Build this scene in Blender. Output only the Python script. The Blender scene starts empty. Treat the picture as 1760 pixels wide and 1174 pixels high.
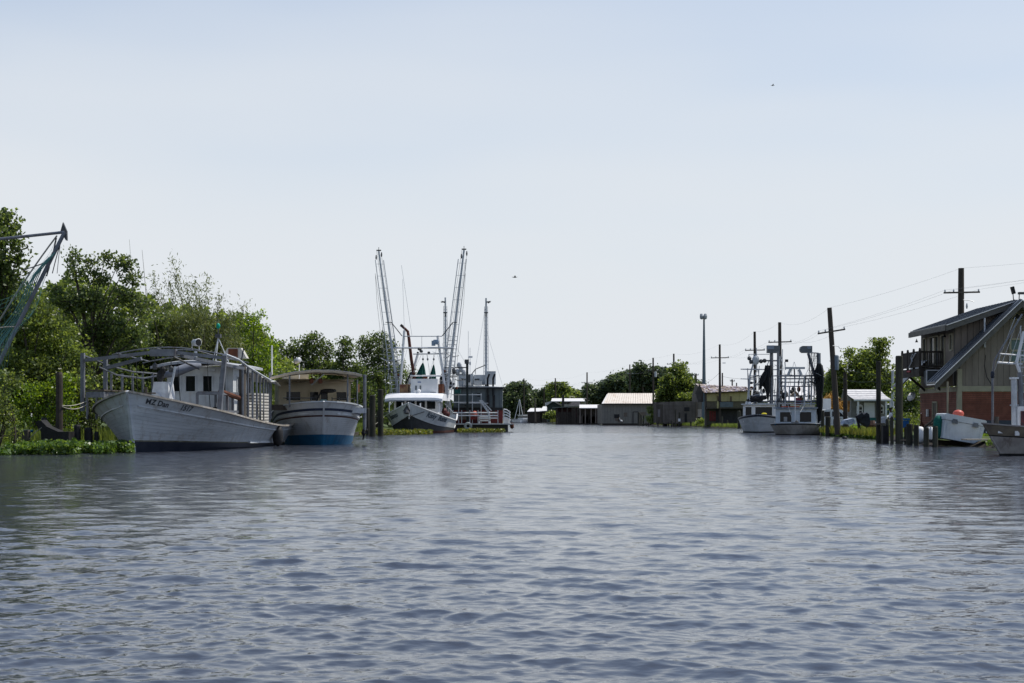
import bpy, math, random
import numpy as np
from mathutils import Matrix, Vector, noise
SC = bpy.context.scene
COL = SC.collection
R = math.radians
random.seed(7)
RNG = np.random.default_rng(7)

# ------------------------------------------------------------------ camera, sky, sun, exposure
EYE = 1.7            # eye height above the water, metres
FPX = 2444.4         # 50 mm lens on a 36 mm sensor, in photograph pixels
HOR = 717.0          # horizon row in the photograph
cd = bpy.data.cameras.new('camera'); cam = bpy.data.objects.new('camera', cd); COL.objects.link(cam)
cam.location = (0, 0, EYE); cam.rotation_euler = (R(90), 0, 0)
cd.lens = 50; cd.sensor_width = 36; cd.shift_y = (HOR - 587) / 1760.0
cd.clip_start = 0.1; cd.clip_end = 9000
cd.dof.use_dof = True; cd.dof.focus_distance = 85; cd.dof.aperture_fstop = 8.0
SC.camera = cam

SUN_EL, SUN_AZ = 58.0, 68.0      # azimuth clockwise from +Y (ahead of the camera, to the right)
w = bpy.data.worlds.new('World'); SC.world = w; w.use_nodes = True
nt = w.node_tree; nt.nodes.clear()
wo = nt.nodes.new('ShaderNodeOutputWorld'); bg = nt.nodes.new('ShaderNodeBackground')
sky = nt.nodes.new('ShaderNodeTexSky'); sky.sky_type = 'NISHITA'; sky.sun_disc = False
sky.sun_elevation = R(SUN_EL); sky.sun_rotation = R(SUN_AZ)
sky.air_density = 1.0; sky.dust_density = 0.8; sky.ozone_density = 2.5; sky.altitude = 0
# thin high veil of cloud over the blue: even grey-white with soft streaks
tc = nt.nodes.new('ShaderNodeTexCoord'); mp = nt.nodes.new('ShaderNodeMapping'); mp.inputs['Scale'].default_value = (1.0, 1.6, 4.5)
nz = nt.nodes.new('ShaderNodeTexNoise'); nz.inputs['Scale'].default_value = 1.4; nz.inputs['Detail'].default_value = 3; nz.inputs['Roughness'].default_value = .45
mr = nt.nodes.new('ShaderNodeMapRange'); mr.inputs['From Min'].default_value = .3; mr.inputs['From Max'].default_value = .7
mr.inputs['To Min'].default_value = .03; mr.inputs['To Max'].default_value = .20
mx = nt.nodes.new('ShaderNodeMix'); mx.data_type = 'RGBA'
mx.inputs['B'].default_value = (6.35, 6.65, 7.0, 1)
# the veil thickens towards the horizon as a real layer does: cover = 1 - exp(-k / sin(elevation))
sx = nt.nodes.new('ShaderNodeSeparateXYZ'); nt.links.new(tc.outputs['Generated'], sx.inputs[0])
def wm(op, a, b=None):
    n = nt.nodes.new('ShaderNodeMath'); n.operation = op
    for i, v in enumerate((a, b)):
        if v is None: continue
        if isinstance(v, (int, float)): n.inputs[i].default_value = v
        else: nt.links.new(v, n.inputs[i])
    return n.outputs[0]
nt.links.new(tc.outputs['Generated'], mp.inputs['Vector']); nt.links.new(mp.outputs[0], nz.inputs['Vector'])
nt.links.new(nz.outputs['Fac'], mr.inputs['Value']); nt.links.new(wm('SUBTRACT', 1.0, wm('EXPONENT', wm('MULTIPLY', -1.0, wm('DIVIDE', mr.outputs[0], wm('POWER', wm('MAXIMUM', sx.outputs['Z'], .03), 1.6))))), mx.inputs['Factor'])
hs_ = nt.nodes.new('ShaderNodeHueSaturation'); hs_.inputs['Saturation'].default_value = 1.25; hs_.inputs['Value'].default_value = 1.18
nt.links.new(sky.outputs[0], hs_.inputs['Color']); nt.links.new(hs_.outputs[0], mx.inputs['A']); nt.links.new(mx.outputs['Result'], bg.inputs['Color'])
bg.inputs['Strength'].default_value = 0.12
nt.links.new(bg.outputs[0], wo.inputs['Surface'])

sl = bpy.data.lights.new('sun', 'SUN'); sl.energy = 5.0; sl.angle = R(0.6); sl.color = (1.0, .95, .87)
so = bpy.data.objects.new('sun', sl); COL.objects.link(so)
_d = Vector((math.sin(R(SUN_AZ)) * math.cos(R(SUN_EL)), math.cos(R(SUN_AZ)) * math.cos(R(SUN_EL)), math.sin(R(SUN_EL))))
so.rotation_euler = _d.to_track_quat('Z', 'Y').to_euler()
SC.view_settings.view_transform = 'Standard'; SC.view_settings.look = 'None'
SC.view_settings.exposure = 0.0; SC.view_settings.gamma = 1.0; SC.view_settings.use_curve_mapping = False
SC.cycles.max_bounces = 8; SC.cycles.transparent_max_bounces = 12; SC.cycles.volume_bounces = 0
SC.cycles.caustics_reflective = False; SC.cycles.caustics_refractive = False
SC.cycles.volume_step_rate = 4

# ------------------------------------------------------------------ helpers
def X(px, D): return (px - 880.0) / FPX * D
def Z(py, D): return EYE - (py - HOR) / FPX * D
def P(px, py, D): return Vector((X(px, D), D, Z(py, D)))
def lerp(a, b, t): return a + (b - a) * t

def rot_to(d):
    return Vector(d).normalized().to_track_quat('Z', 'Y').to_matrix()

class MB:
    """collects shapes in world space (through the optional matrix M) and links them as one mesh"""
    def __init__(s, M=None): s.v = []; s.f = []; s.m = []; s.M = M; s.cur = 0
    def V(s, p):
        p = Vector(p); s.v.append(s.M @ p if s.M else p); return len(s.v) - 1
    def F(s, idx): s.f.append(tuple(idx)); s.m.append(s.cur)
    def face(s, pts): s.F([s.V(p) for p in pts]); return s
    def boxm(s, c, hx, hy, hz, A=None):
        c = Vector(c); ids = []
        for sx, sy, sz in ((-1,-1,-1),(1,-1,-1),(1,1,-1),(-1,1,-1),(-1,-1,1),(1,-1,1),(1,1,1),(-1,1,1)):
            o = Vector((sx*hx, sy*hy, sz*hz)); ids.append(s.V(c + (A @ o if A else o)))
        for q in ((0,3,2,1),(4,5,6,7),(0,1,5,4),(1,2,6,5),(2,3,7,6),(3,0,4,7)): s.F([ids[i] for i in q])
        return s
    def box(s, c, size, rz=0, rx=0, ry=0):
        A = Matrix.Rotation(rz,3,'Z') @ Matrix.Rotation(ry,3,'Y') @ Matrix.Rotation(rx,3,'X') if (rz or rx or ry) else None
        return s.boxm(c, size[0]/2, size[1]/2, size[2]/2, A)
    def bar(s, a, b, w, h=None, up=(0,0,1)):
        a, b = Vector(a), Vector(b); d = b - a; L = d.length
        if L < 1e-6: return s
        z = d / L; u = Vector(up)
        if abs(z.dot(u)) > .99: u = Vector((0,1,0))
        x = z.cross(u).normalized(); y = x.cross(z).normalized()
        A = Matrix((x, y, z)).transposed()
        return s.boxm((a+b)/2, w/2, (h or w)/2, L/2, A)
    def tube(s, a, b, r, r2=None, n=8, cap=True):
        a, b = Vector(a), Vector(b); A = rot_to(b - a); r2 = r if r2 is None else r2
        i0 = [s.V(a + A @ Vector((r*math.cos(2*math.pi*k/n), r*math.sin(2*math.pi*k/n), 0))) for k in range(n)]
        i1 = [s.V(b + A @ Vector((r2*math.cos(2*math.pi*k/n), r2*math.sin(2*math.pi*k/n), 0))) for k in range(n)]
        for k in range(n): s.F((i0[k], i0[(k+1)%n], i1[(k+1)%n], i1[k]))
        if cap: s.F(i0[::-1]); s.F(i1)
        return s
    def path(s, pts, r, n=5):
        pts = [Vector(p) for p in pts]; rings = []
        for i, p in enumerate(pts):
            d = (pts[min(i+1, len(pts)-1)] - pts[max(i-1, 0)]); A = rot_to(d); rr = r[i] if isinstance(r, (list, tuple)) else r
            rings.append([s.V(p + A @ Vector((rr*math.cos(2*math.pi*k/n), rr*math.sin(2*math.pi*k/n), 0))) for k in range(n)])
        for a, b in zip(rings, rings[1:]):
            for k in range(n): s.F((a[k], a[(k+1)%n], b[(k+1)%n], b[k]))
        s.F(rings[0][::-1]); s.F(rings[-1]); return s
    def sweep(s, pts, w, h, up=(0,0,1)):
        pts = [Vector(p) for p in pts]; rings = []
        for i, p in enumerate(pts):
            d = (pts[min(i+1, len(pts)-1)] - pts[max(i-1, 0)]).normalized(); x = d.cross(Vector(up)).normalized(); y = x.cross(d)
            rings.append([s.V(p + x*sx*w/2 + y*sy*h/2) for sx, sy in ((-1,-1),(1,-1),(1,1),(-1,1))])
        for a, b in zip(rings, rings[1:]):
            for k in range(4): s.F((a[k], a[(k+1)%4], b[(k+1)%4], b[k]))
        s.F(rings[0][::-1]); s.F(rings[-1]); return s
    def lathe(s, c, prof, n=12, A=None):
        c = Vector(c); rings = []
        for r, z in prof:
            rings.append([s.V(c + ((A @ Vector((r*math.cos(2*math.pi*k/n), r*math.sin(2*math.pi*k/n), z))) if A else Vector((r*math.cos(2*math.pi*k/n), r*math.sin(2*math.pi*k/n), z)))) for k in range(n)])
        for a, b in zip(rings, rings[1:]):
            for k in range(n): s.F((a[k], a[(k+1)%n], b[(k+1)%n], b[k]))
        s.F(rings[0][::-1]); s.F(rings[-1]); return s
    def ball(s, c, r, n=12, sc=(1,1,1), A=None):
        m = max(5, n//2); prof = []
        c = Vector(c); rings = []
        for i in range(m+1):
            a = -math.pi/2 + math.pi*i/m; rr = max(1e-3, math.cos(a)); ring = []
            for k in range(n):
                o = Vector((r*sc[0]*rr*math.cos(2*math.pi*k/n), r*sc[1]*rr*math.sin(2*math.pi*k/n), r*sc[2]*math.sin(a)))
                ring.append(s.V(c + (A @ o if A else o)))
            rings.append(ring)
        for a, b in zip(rings, rings[1:]):
            for k in range(n): s.F((a[k], a[(k+1)%n], b[(k+1)%n], b[k]))
        return s
    def prism(s, poly, a, b):
        """poly: list of points; extruded by the vector b-a"""
        d = Vector(b) - Vector(a); i0 = [s.V(Vector(p)) for p in poly]; i1 = [s.V(Vector(p) + d) for p in poly]; n = len(poly)
        s.F(i0[::-1]); s.F(i1)
        for k in range(n): s.F((i0[k], i0[(k+1)%n], i1[(k+1)%n], i1[k]))
        return s
    def grid(s, rows, two=False):
        ids = [[s.V(p) for p in r] for r in rows]
        for a, b in zip(ids, ids[1:]):
            for k in range(len(a)-1): s.F((a[k], a[k+1], b[k+1], b[k]))
        return s
    def build(s, name, mat, parent=None, label=None, cat=None, group=None, kind=None, smooth=False):
        mats = mat if isinstance(mat, (list, tuple)) else [mat]
        me = bpy.data.meshes.new(name)
        if parent is not None:
            r = parent
            while r.parent: r = r.parent
            inv = ROOTM[r.name].inverted() if r.name in ROOTM else Matrix.Identity(4); loc = Vector((0,0,0))
            vs = [inv @ v for v in s.v]
        else:
            n = max(1, len(s.v)); mn = min((v.z for v in s.v), default=0)
            xs = [v.x for v in s.v]; ys = [v.y for v in s.v]
            loc = Vector(((min(xs)+max(xs))/2, (min(ys)+max(ys))/2, mn)); vs = [v - loc for v in s.v]
        me.from_pydata([tuple(v) for v in vs], [], s.f)
        for m in mats: me.materials.append(m)
        if len(mats) > 1: me.polygons.foreach_set('material_index', s.m)
        if smooth: me.polygons.foreach_set('use_smooth', [True]*len(s.f))
        me.update()
        o = bpy.data.objects.new(name, me); COL.objects.link(o); o.location = loc
        if parent is not None: o.parent = parent
        else: ROOTM[o.name] = Matrix.Translation(loc)
        tag(o, label, cat, group, kind); return o
ROOTM = {}
def tag(o, label=None, cat=None, group=None, kind=None):
    if label: o['label'] = label
    if cat: o['category'] = cat
    if group: o['group'] = group
    if kind: o['kind'] = kind
def thing(name, label, cat, loc=(0,0,0), rz=0, group=None):
    o = bpy.data.objects.new(name, None); COL.objects.link(o); o.location = loc; o.rotation_euler = (0,0,rz)
    ROOTM[o.name] = Matrix.Translation(Vector(loc)) @ Matrix.Rotation(rz, 4, 'Z')
    tag(o, label, cat, group); return o
def npmesh(name, V, Fq, mat, parent=None, label=None, cat=None, group=None, kind=None, smooth=False, loc=None):
    """V (n,3) world, Fq (m,4) quads"""
    V = np.asarray(V, dtype=np.float32); Fq = np.asarray(Fq, dtype=np.int32)
    if parent is not None:
        r = parent
        while r.parent: r = r.parent
        inv = np.array(ROOTM[r.name].inverted()); V = V @ inv[:3,:3].T + inv[:3,3]; loc = (0,0,0)
    elif loc is None: loc = (0,0,0)
    else: V = V - np.array(loc)
    me = bpy.data.meshes.new(name); k = Fq.shape[1]
    me.vertices.add(len(V)); me.vertices.foreach_set('co', V.astype(np.float32).ravel())
    me.loops.add(Fq.size); me.loops.foreach_set('vertex_index', Fq.ravel())
    me.polygons.add(len(Fq)); me.polygons.foreach_set('loop_start', np.arange(0, Fq.size, k, dtype=np.int32))
    me.polygons.foreach_set('loop_total', np.full(len(Fq), k, dtype=np.int32))
    if smooth: me.polygons.foreach_set('use_smooth', np.ones(len(Fq), dtype=bool))
    me.materials.append(mat); me.update(calc_edges=True)
    o = bpy.data.objects.new(name, me); COL.objects.link(o); o.location = loc
    if parent is not None: o.parent = parent
    else: ROOTM[o.name] = Matrix.Translation(Vector(loc))
    tag(o, label, cat, group, kind); return o
def dup(o, dloc, label=None, rz=None, scale=None):
    c = o.copy(); COL.objects.link(c); c.location = Vector(dloc)
    if rz is not None: c.rotation_euler.z = rz
    if scale: c.scale = (scale,)*3
    if label: c['label'] = label
    for ch in o.children:
        d = ch.copy(); COL.objects.link(d); d.parent = c
        for g in ch.children:
            e = g.copy(); COL.objects.link(e); e.parent = d
    return c

# ------------------------------------------------------------------ materials
def N(nt, t, **k):
    n = nt.nodes.new('ShaderNode' + t)
    for a, b in k.items(): n.inputs[a.replace('_', ' ')].default_value = b
    return n
MC = {}
def mat(name, col, col2=None, rough=.6, scale=2.0, metal=0.0, bump=0.0, bscale=None, stretch=(1,1,1), spec=.22, streak=None, rnd=0.0, lo=.35, hi=.65):
    """two-colour weathered paint or wood: noise mixes col and col2; streak = (colour, amount, scale) adds runs or rust"""
    if name in MC: return MC[name]
    m = bpy.data.materials.new(name); m.use_nodes = True; t = m.node_tree; L = t.links; b = t.nodes['Principled BSDF']
    b.inputs['Roughness'].default_value = rough; b.inputs['Metallic'].default_value = metal; b.inputs['Specular IOR Level'].default_value = spec
    col2 = col2 or tuple(c*.78 for c in col)
    g = N(t, 'NewGeometry'); mp = N(t, 'Mapping'); mp.inputs['Scale'].default_value = stretch; L.new(g.outputs['Position'], mp.inputs['Vector'])
    n = N(t, 'TexNoise', Scale=scale, Detail=6.0, Roughness=.62); L.new(mp.outputs[0], n.inputs['Vector'])
    r = N(t, 'MapRange'); r.inputs['From Min'].default_value = lo; r.inputs['From Max'].default_value = hi; L.new(n.outputs['Fac'], r.inputs['Value'])
    x = N(t, 'Mix'); x.data_type = 'RGBA'; x.inputs['A'].default_value = (*col, 1); x.inputs['B'].default_value = (*col2, 1); L.new(r.outputs[0], x.inputs['Factor'])
    out = x.outputs['Result']
    if streak:
        sc, am, ss = streak
        mp2 = N(t, 'Mapping'); mp2.inputs['Scale'].default_value = (ss, ss, ss*.13); L.new(g.outputs['Position'], mp2.inputs['Vector'])
        n2 = N(t, 'TexNoise', Scale=1.0, Detail=5.0, Roughness=.7); L.new(mp2.outputs[0], n2.inputs['Vector'])
        r2 = N(t, 'MapRange'); r2.inputs['From Min'].default_value = .52; r2.inputs['From Max'].default_value = .72; r2.inputs['To Max'].default_value = am; L.new(n2.outputs['Fac'], r2.inputs['Value'])
        x2 = N(t, 'Mix'); x2.data_type = 'RGBA'; x2.inputs['B'].default_value = (*sc, 1); L.new(out, x2.inputs['A']); L.new(r2.outputs[0], x2.inputs['Factor']); out = x2.outputs['Result']
    if rnd:
        oi = N(t, 'ObjectInfo'); r3 = N(t, 'MapRange'); r3.inputs['To Min'].default_value = 1-rnd; r3.inputs['To Max'].default_value = 1+rnd
        L.new(oi.outputs['Random'], r3.inputs['Value']); hs = N(t, 'HueSaturation'); L.new(r3.outputs[0], hs.inputs['Value']); L.new(out, hs.inputs['Color']); out = hs.outputs[0]
    L.new(out, b.inputs['Base Color'])
    rr = N(t, 'MapRange'); rr.inputs['To Min'].default_value = max(.02, rough-.12); rr.inputs['To Max'].default_value = min(1, rough+.12); L.new(n.outputs['Fac'], rr.inputs['Value']); L.new(rr.outputs[0], b.inputs['Roughness'])
    if bump:
        n3 = N(t, 'TexNoise', Scale=bscale or scale*4, Detail=5.0); L.new(mp.outputs[0], n3.inputs['Vector'])
        bp = N(t, 'Bump', Strength=.6, Distance=bump); L.new(n3.outputs['Fac'], bp.inputs['Height']); L.new(bp.outputs[0], b.inputs['Normal'])
    MC[name] = m; return m
def leafmat(name, cols, trans=.35, rough=.5):
    if name in MC: return MC[name]
    m = bpy.data.materials.new(name); m.use_nodes = True; t = m.node_tree; L = t.links; b = t.nodes['Principled BSDF']
    g = N(t, 'NewGeometry'); cr = N(t, 'ValToRGB'); L.new(g.outputs['Random Per Island'], cr.inputs['Fac'])
    e = cr.color_ramp.elements
    while len(e) < len(cols): e.new(.5)
    for i, c in enumerate(cols): e[i].position = i/(len(cols)-1); e[i].color = (*c, 1)
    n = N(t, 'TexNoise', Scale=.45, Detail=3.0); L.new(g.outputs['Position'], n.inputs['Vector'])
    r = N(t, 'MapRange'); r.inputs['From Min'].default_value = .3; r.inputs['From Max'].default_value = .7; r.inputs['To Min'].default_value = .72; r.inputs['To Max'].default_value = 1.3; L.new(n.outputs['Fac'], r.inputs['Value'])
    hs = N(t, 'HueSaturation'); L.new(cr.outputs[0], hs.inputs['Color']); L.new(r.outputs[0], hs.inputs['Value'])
    L.new(hs.outputs[0], b.inputs['Base Color']); b.inputs['Roughness'].default_value = rough-.08; b.inputs['Specular IOR Level'].default_value = .5
    tr = N(t, 'BsdfTranslucent'); h2 = N(t, 'HueSaturation', Hue=.482, Saturation=1.1, Value=2.1); L.new(hs.outputs[0], h2.inputs['Color']); L.new(h2.outputs[0], tr.inputs['Color'])
    ms = N(t, 'MixShader'); ms.inputs[0].default_value = trans; L.new(b.outputs[0], ms.inputs[1]); L.new(tr.outputs[0], ms.inputs[2])
    L.new(ms.outputs[0], t.nodes['Material Output'].inputs['Surface']); MC[name] = m; return m
def glassmat(name, col=(.015,.02,.025), rough=.06):
    if name in MC: return MC[name]
    m = mat(name, col, tuple(c*1.6 for c in col), rough=rough, scale=1.5, spec=.2); return m

white = mat('white_paint', (.62,.63,.63), (.45,.46,.46), rough=.5, scale=1.2, bump=.004, streak=((.28,.22,.16), .35, 2.2))
hullwhite = mat('hull_white', (.50,.53,.55), (.38,.41,.43), rough=.5, scale=.7, bump=.006, bscale=3, stretch=(1,1,4), streak=((.25,.22,.18), .4, 1.6))
cleanwhite = mat('clean_white', (.78,.78,.78), (.66,.67,.68), rough=.45, scale=1.0, streak=((.4,.38,.34), .25, 2))
cream = mat('cream_paint', (.56,.50,.38), (.45,.39,.28), rough=.6, scale=1.2, streak=((.25,.17,.10), .4, 2))
navy = mat('navy_paint', (.015,.02,.035), (.03,.035,.05), rough=.5, scale=2)
bluep = mat('blue_paint', (.015,.10,.20), (.02,.14,.27), rough=.45, scale=1.5, streak=((.02,.05,.08), .5, 2))
maroon = mat('maroon_paint', (.055,.025,.022), (.08,.04,.03), rough=.55)
pipe = mat('weathered_pipe', (.19,.205,.23), (.12,.13,.15), rough=.42, scale=3, metal=.2, streak=((.12,.06,.03), .5, 4))
pipedark = mat('dark_pipe', (.06,.065,.07), (.09,.09,.09), rough=.5, scale=3, metal=.3)
galv = mat('galvanised', (.52,.54,.56), (.38,.40,.42), rough=.45, scale=4, metal=.1)
rust = mat('rust', (.13,.045,.022), (.07,.03,.02), rough=.8, scale=5)
rope = mat('rope', (.35,.33,.29), (.25,.24,.2), rough=.9)
black = mat('black_rubber', (.012,.012,.013), (.025,.025,.026), rough=.6)
oldwood = mat('old_wood', (.10,.085,.068), (.055,.047,.04), rough=.85, scale=3, stretch=(1,1,.25), bump=.01, rnd=.25)
pilewood = mat('piling_wood', (.062,.060,.044), (.026,.026,.019), rough=.85, scale=2.5, stretch=(1,1,.2), bump=.02, rnd=.25, streak=((.02,.018,.014), .7, 5))
polewood = mat('pole_wood', (.075,.062,.05), (.045,.038,.032), rough=.85, scale=3, stretch=(1,1,.1), rnd=.2)
darkwood = mat('dark_wood', (.050,.041,.033), (.028,.023,.019), rough=.8, scale=3, rnd=.25)
bark = mat('bark', (.10,.085,.065), (.05,.042,.033), rough=.9, scale=5, stretch=(1,1,.3), bump=.02)
glass = glassmat('dark_glass', (.006,.008,.010))
glass2 = glassmat('blue_glass', (.018,.028,.04))
soil = mat('bank_soil', (.045,.037,.027), (.025,.021,.016), rough=.95, scale=3, bump=.05)
grassg = mat('grass_ground', (.065,.095,.022), (.04,.055,.018), rough=.95, scale=.6, bump=.05, bscale=6)
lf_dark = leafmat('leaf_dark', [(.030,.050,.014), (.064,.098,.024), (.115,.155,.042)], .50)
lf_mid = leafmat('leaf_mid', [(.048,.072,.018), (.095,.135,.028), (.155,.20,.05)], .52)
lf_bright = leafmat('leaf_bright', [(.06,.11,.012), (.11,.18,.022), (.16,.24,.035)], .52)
lf_bamboo = leafmat('leaf_bamboo', [(.05,.068,.02), (.09,.115,.032), (.13,.155,.048)], .40)
lf_far_haze = leafmat('leaf_far_haze', [(.032,.050,.024), (.055,.082,.036), (.085,.115,.048)], .4)  # greyer, lighter leaves: distance haze is put into the colour
lf_water = leafmat('leaf_hyacinth', [(.035,.075,.012), (.07,.13,.022), (.13,.20,.04)], .35, rough=.5)
lf_yel = leafmat('leaf_yellowgreen', [(.06,.085,.012), (.10,.12,.02), (.15,.15,.035)], .4)

# ------------------------------------------------------------------ water
def make_water():
    m = bpy.data.materials.new('bayou_water'); m.use_nodes = True; t = m.node_tree; L = t.links; b = t.nodes['Principled BSDF']
    b.inputs['Base Color'].default_value = (.035,.040,.053, 1); b.inputs['Roughness'].default_value = .03; b.inputs['IOR'].default_value = 1.50  # blue in the body colour stands in for reflected upper sky
    g = N(t, 'NewGeometry')
    def nz(scale, st, det, rot=0):
        mp = N(t, 'Mapping'); mp.inputs['Scale'].default_value = st; mp.inputs['Rotation'].default_value = (0,0,rot); L.new(g.outputs['Position'], mp.inputs['Vector'])
        n = N(t, 'TexNoise', Scale=scale, Detail=det, Roughness=.55); L.new(mp.outputs[0], n.inputs['Vector']); return n.outputs['Fac']
    h1 = nz(1.5, (.55,1,1), 3, .12); h2 = nz(5.0, (.6,1,1), 3, -.25)
    bp = N(t, 'Bump', Strength=1.0, Distance=.010); L.new(h1, bp.inputs['Height'])
    bq = N(t, 'Bump', Strength=1.0, Distance=.016); L.new(h2, bq.inputs['Height']); L.new(bp.outputs[0], bq.inputs['Normal'])
    # waves finer than the sheet's own cells, which widen with distance
    ln = N(t, 'VectorMath'); ln.operation = 'LENGTH'; L.new(g.outputs['Position'], ln.inputs[0])
    md = N(t, 'MapRange'); md.inputs['From Min'].default_value = 60; md.inputs['From Max'].default_value = 170; L.new(ln.outputs['Value'], md.inputs['Value'])
    mc = N(t, 'MapRange'); mc.inputs['From Min'].default_value = 14; mc.inputs['From Max'].default_value = 55; L.new(ln.outputs['Value'], mc.inputs['Value'])
    h4 = nz(2.6, (.6,1,1), 3, -.1); b4 = N(t, 'Bump', Distance=.036); L.new(mc.outputs[0], b4.inputs['Strength']); L.new(h4, b4.inputs['Height']); L.new(bq.outputs[0], b4.inputs['Normal']); bq = b4
    h3 = nz(1.1, (.5,1,1), 4, .05); br = N(t, 'Bump', Distance=.13); L.new(md.outputs[0], br.inputs['Strength']); L.new(h3, br.inputs['Height']); L.new(bq.outputs[0], br.inputs['Normal'])
    L.new(br.outputs[0], b.inputs['Normal'])
    # ripples too fine to resolve at a distance act as surface roughness
    rg1 = N(t, 'MapRange'); rg1.inputs['From Min'].default_value = 10; rg1.inputs['From Max'].default_value = 60; rg1.inputs['To Min'].default_value = .05; rg1.inputs['To Max'].default_value = .12
    L.new(ln.outputs['Value'], rg1.inputs['Value']); L.new(rg1.outputs[0], b.inputs['Roughness'])
    # polar sheet round the boat the picture was taken from: fine near, coarse far
    rs = [3.0]
    while rs[-1] < 900:
        r = rs[-1]; rs.append(r + min(.20, max(.036, r*r/2417*.70)) if r < 150 else r*1.035)
    rs = np.array(rs); half = R(22.5)
    th = np.concatenate([np.linspace(-math.pi, -half, 60)[:-1], np.linspace(-half, half, 520), np.linspace(half, math.pi, 60)[1:]])
    RR, TH = np.meshgrid(rs, th, indexing='ij'); x = RR*np.sin(TH); y = RR*np.cos(TH)
    dr = np.gradient(rs)[:, None] * np.ones_like(TH)
    z = np.zeros_like(x); ox = np.zeros_like(x); oy = np.zeros_like(x)
    rg = np.random.default_rng(11); inside = np.clip((R(24)-np.abs(TH))/R(1.5), 0, 1)
    # patchiness of the wind
    patch = .82 + .25*np.sin(x*.11+y*.045+1.0)*np.sin(y*.09-x*.03) + .12*np.sin(x*.31-y*.2)
    patch *= np.clip(1.06 - (y-9)/60*.2, .9, 1.0) * (1 - .1*np.exp(-((y-88+x*.25)/26)**2)) * (1 + .18*np.sin(x*.05+.6)*np.exp(-((y-30)/20)**2)); nw = 110
    for i in range(nw):
        lam = .11 * (1.7/.11) ** (i/(nw-1)) * rg.uniform(.93, 1.07); k = 2*math.pi/lam
        a = rg.normal(0, .62) + .08; kx, ky = math.sin(a), math.cos(a); ph = rg.uniform(0, 6.28)
        amp = .0036 * lam * (1.0 if lam < .30 else (.30/lam)**.50)
        fade = np.clip((lam/(dr*2.0) - .9)/.5, 0, 1) * inside
        q = k*(kx*x + ky*y) + ph; A = amp*fade*patch
        z += A*np.cos(q); s_ = A*np.sin(q)*1.25; ox -= kx*s_; oy -= ky*s_
    V = np.stack([x+ox, y+oy, z], -1).reshape(-1, 3); nr, nc = x.shape
    i = np.arange(nr-1)[:, None]*nc + np.arange(nc-1)[None]; Fq = np.stack([i, i+1, i+nc+1, i+nc], -1).reshape(-1, 4)
    Fq = Fq[:, ::-1]
    # close the little disc under the boat
    n0 = len(V); V = np.vstack([V, [[0,0,0]]]); c = np.arange(nc-1); tri = np.stack([c+1, c, np.full(nc-1, n0), np.full(nc-1, n0)], -1)
    npmesh('water', V, Fq, m, label='rippled bayou water reflecting pale sky, sky blue tinted into its body colour', kind='structure', smooth=True)
make_water()

# ------------------------------------------------------------------ ground: one sheet round the channel
EDGE = [(-40,-60),(-31,20),(-26,52),(-23.6,64),(-23.4,80),(-22,96),(-18.5,118),(-14.2,136),(-12.5,160),(-9,200),(-5,280),(-1,380),(0,455),(9,470),(14,450),
        (11,352),(20,338),(29,300),(31.5,246),(34,208),(33.2,160),(31.0,134),(29.4,119),(27.0,104),(25.6,92),(26.2,80),(28,70),(31,40),(40,-60)]
def make_ground():
    E = []
    for a, b in zip(EDGE, EDGE[1:]):
        n = max(1, int(math.dist(a, b)/4))
        for k in range(n): E.append((lerp(a[0], b[0], k/n), lerp(a[1], b[1], k/n)))
    E.append(EDGE[-1]); n = len(E); rings = []
    nor = []
    for i in range(n):
        a, b = E[max(0, i-1)], E[min(n-1, i+1)]; d = Vector((b[0]-a[0], b[1]-a[1])).normalized(); nor.append(Vector((-d.y, d.x)))
    def ring(off, z, jit=0):
        out = []
        for i, (x, y) in enumerate(E):
            j = jit*noise.noise(Vector((x*.3, y*.3, off))); out.append((x + nor[i].x*(off+j), y + nor[i].y*(off+j), z + .25*j))
        return out
    rings = [ring(-.8, -.9), ring(0, -.05, .5), ring(.7, .28, .5), ring(2.2, .52, .3)]
    out = []
    for i, (x, y) in enumerate(E):
        d = Vector((x - 2, y - 180 if y > 60 else (y-180)))
        d = d.normalized(); out.append((x + d.x*5000 + nor[i].x*900, y + d.y*5000 + nor[i].y*900, .6))
    rings.append(out)
    mb = MB(); ids = [[mb.V(p) for p in r] for r in rings]
    for q, (a, b) in enumerate(zip(ids, ids[1:])):
        mb.cur = 0 if q < 2 else 1
        for k in range(n-1): mb.F((a[k], a[k+1], b[k+1], b[k]))
    mb.build('ground', [soil, grassg], label='low grassy bayou banks and flat land beyond', kind='structure', smooth=True)
make_ground()

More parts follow.
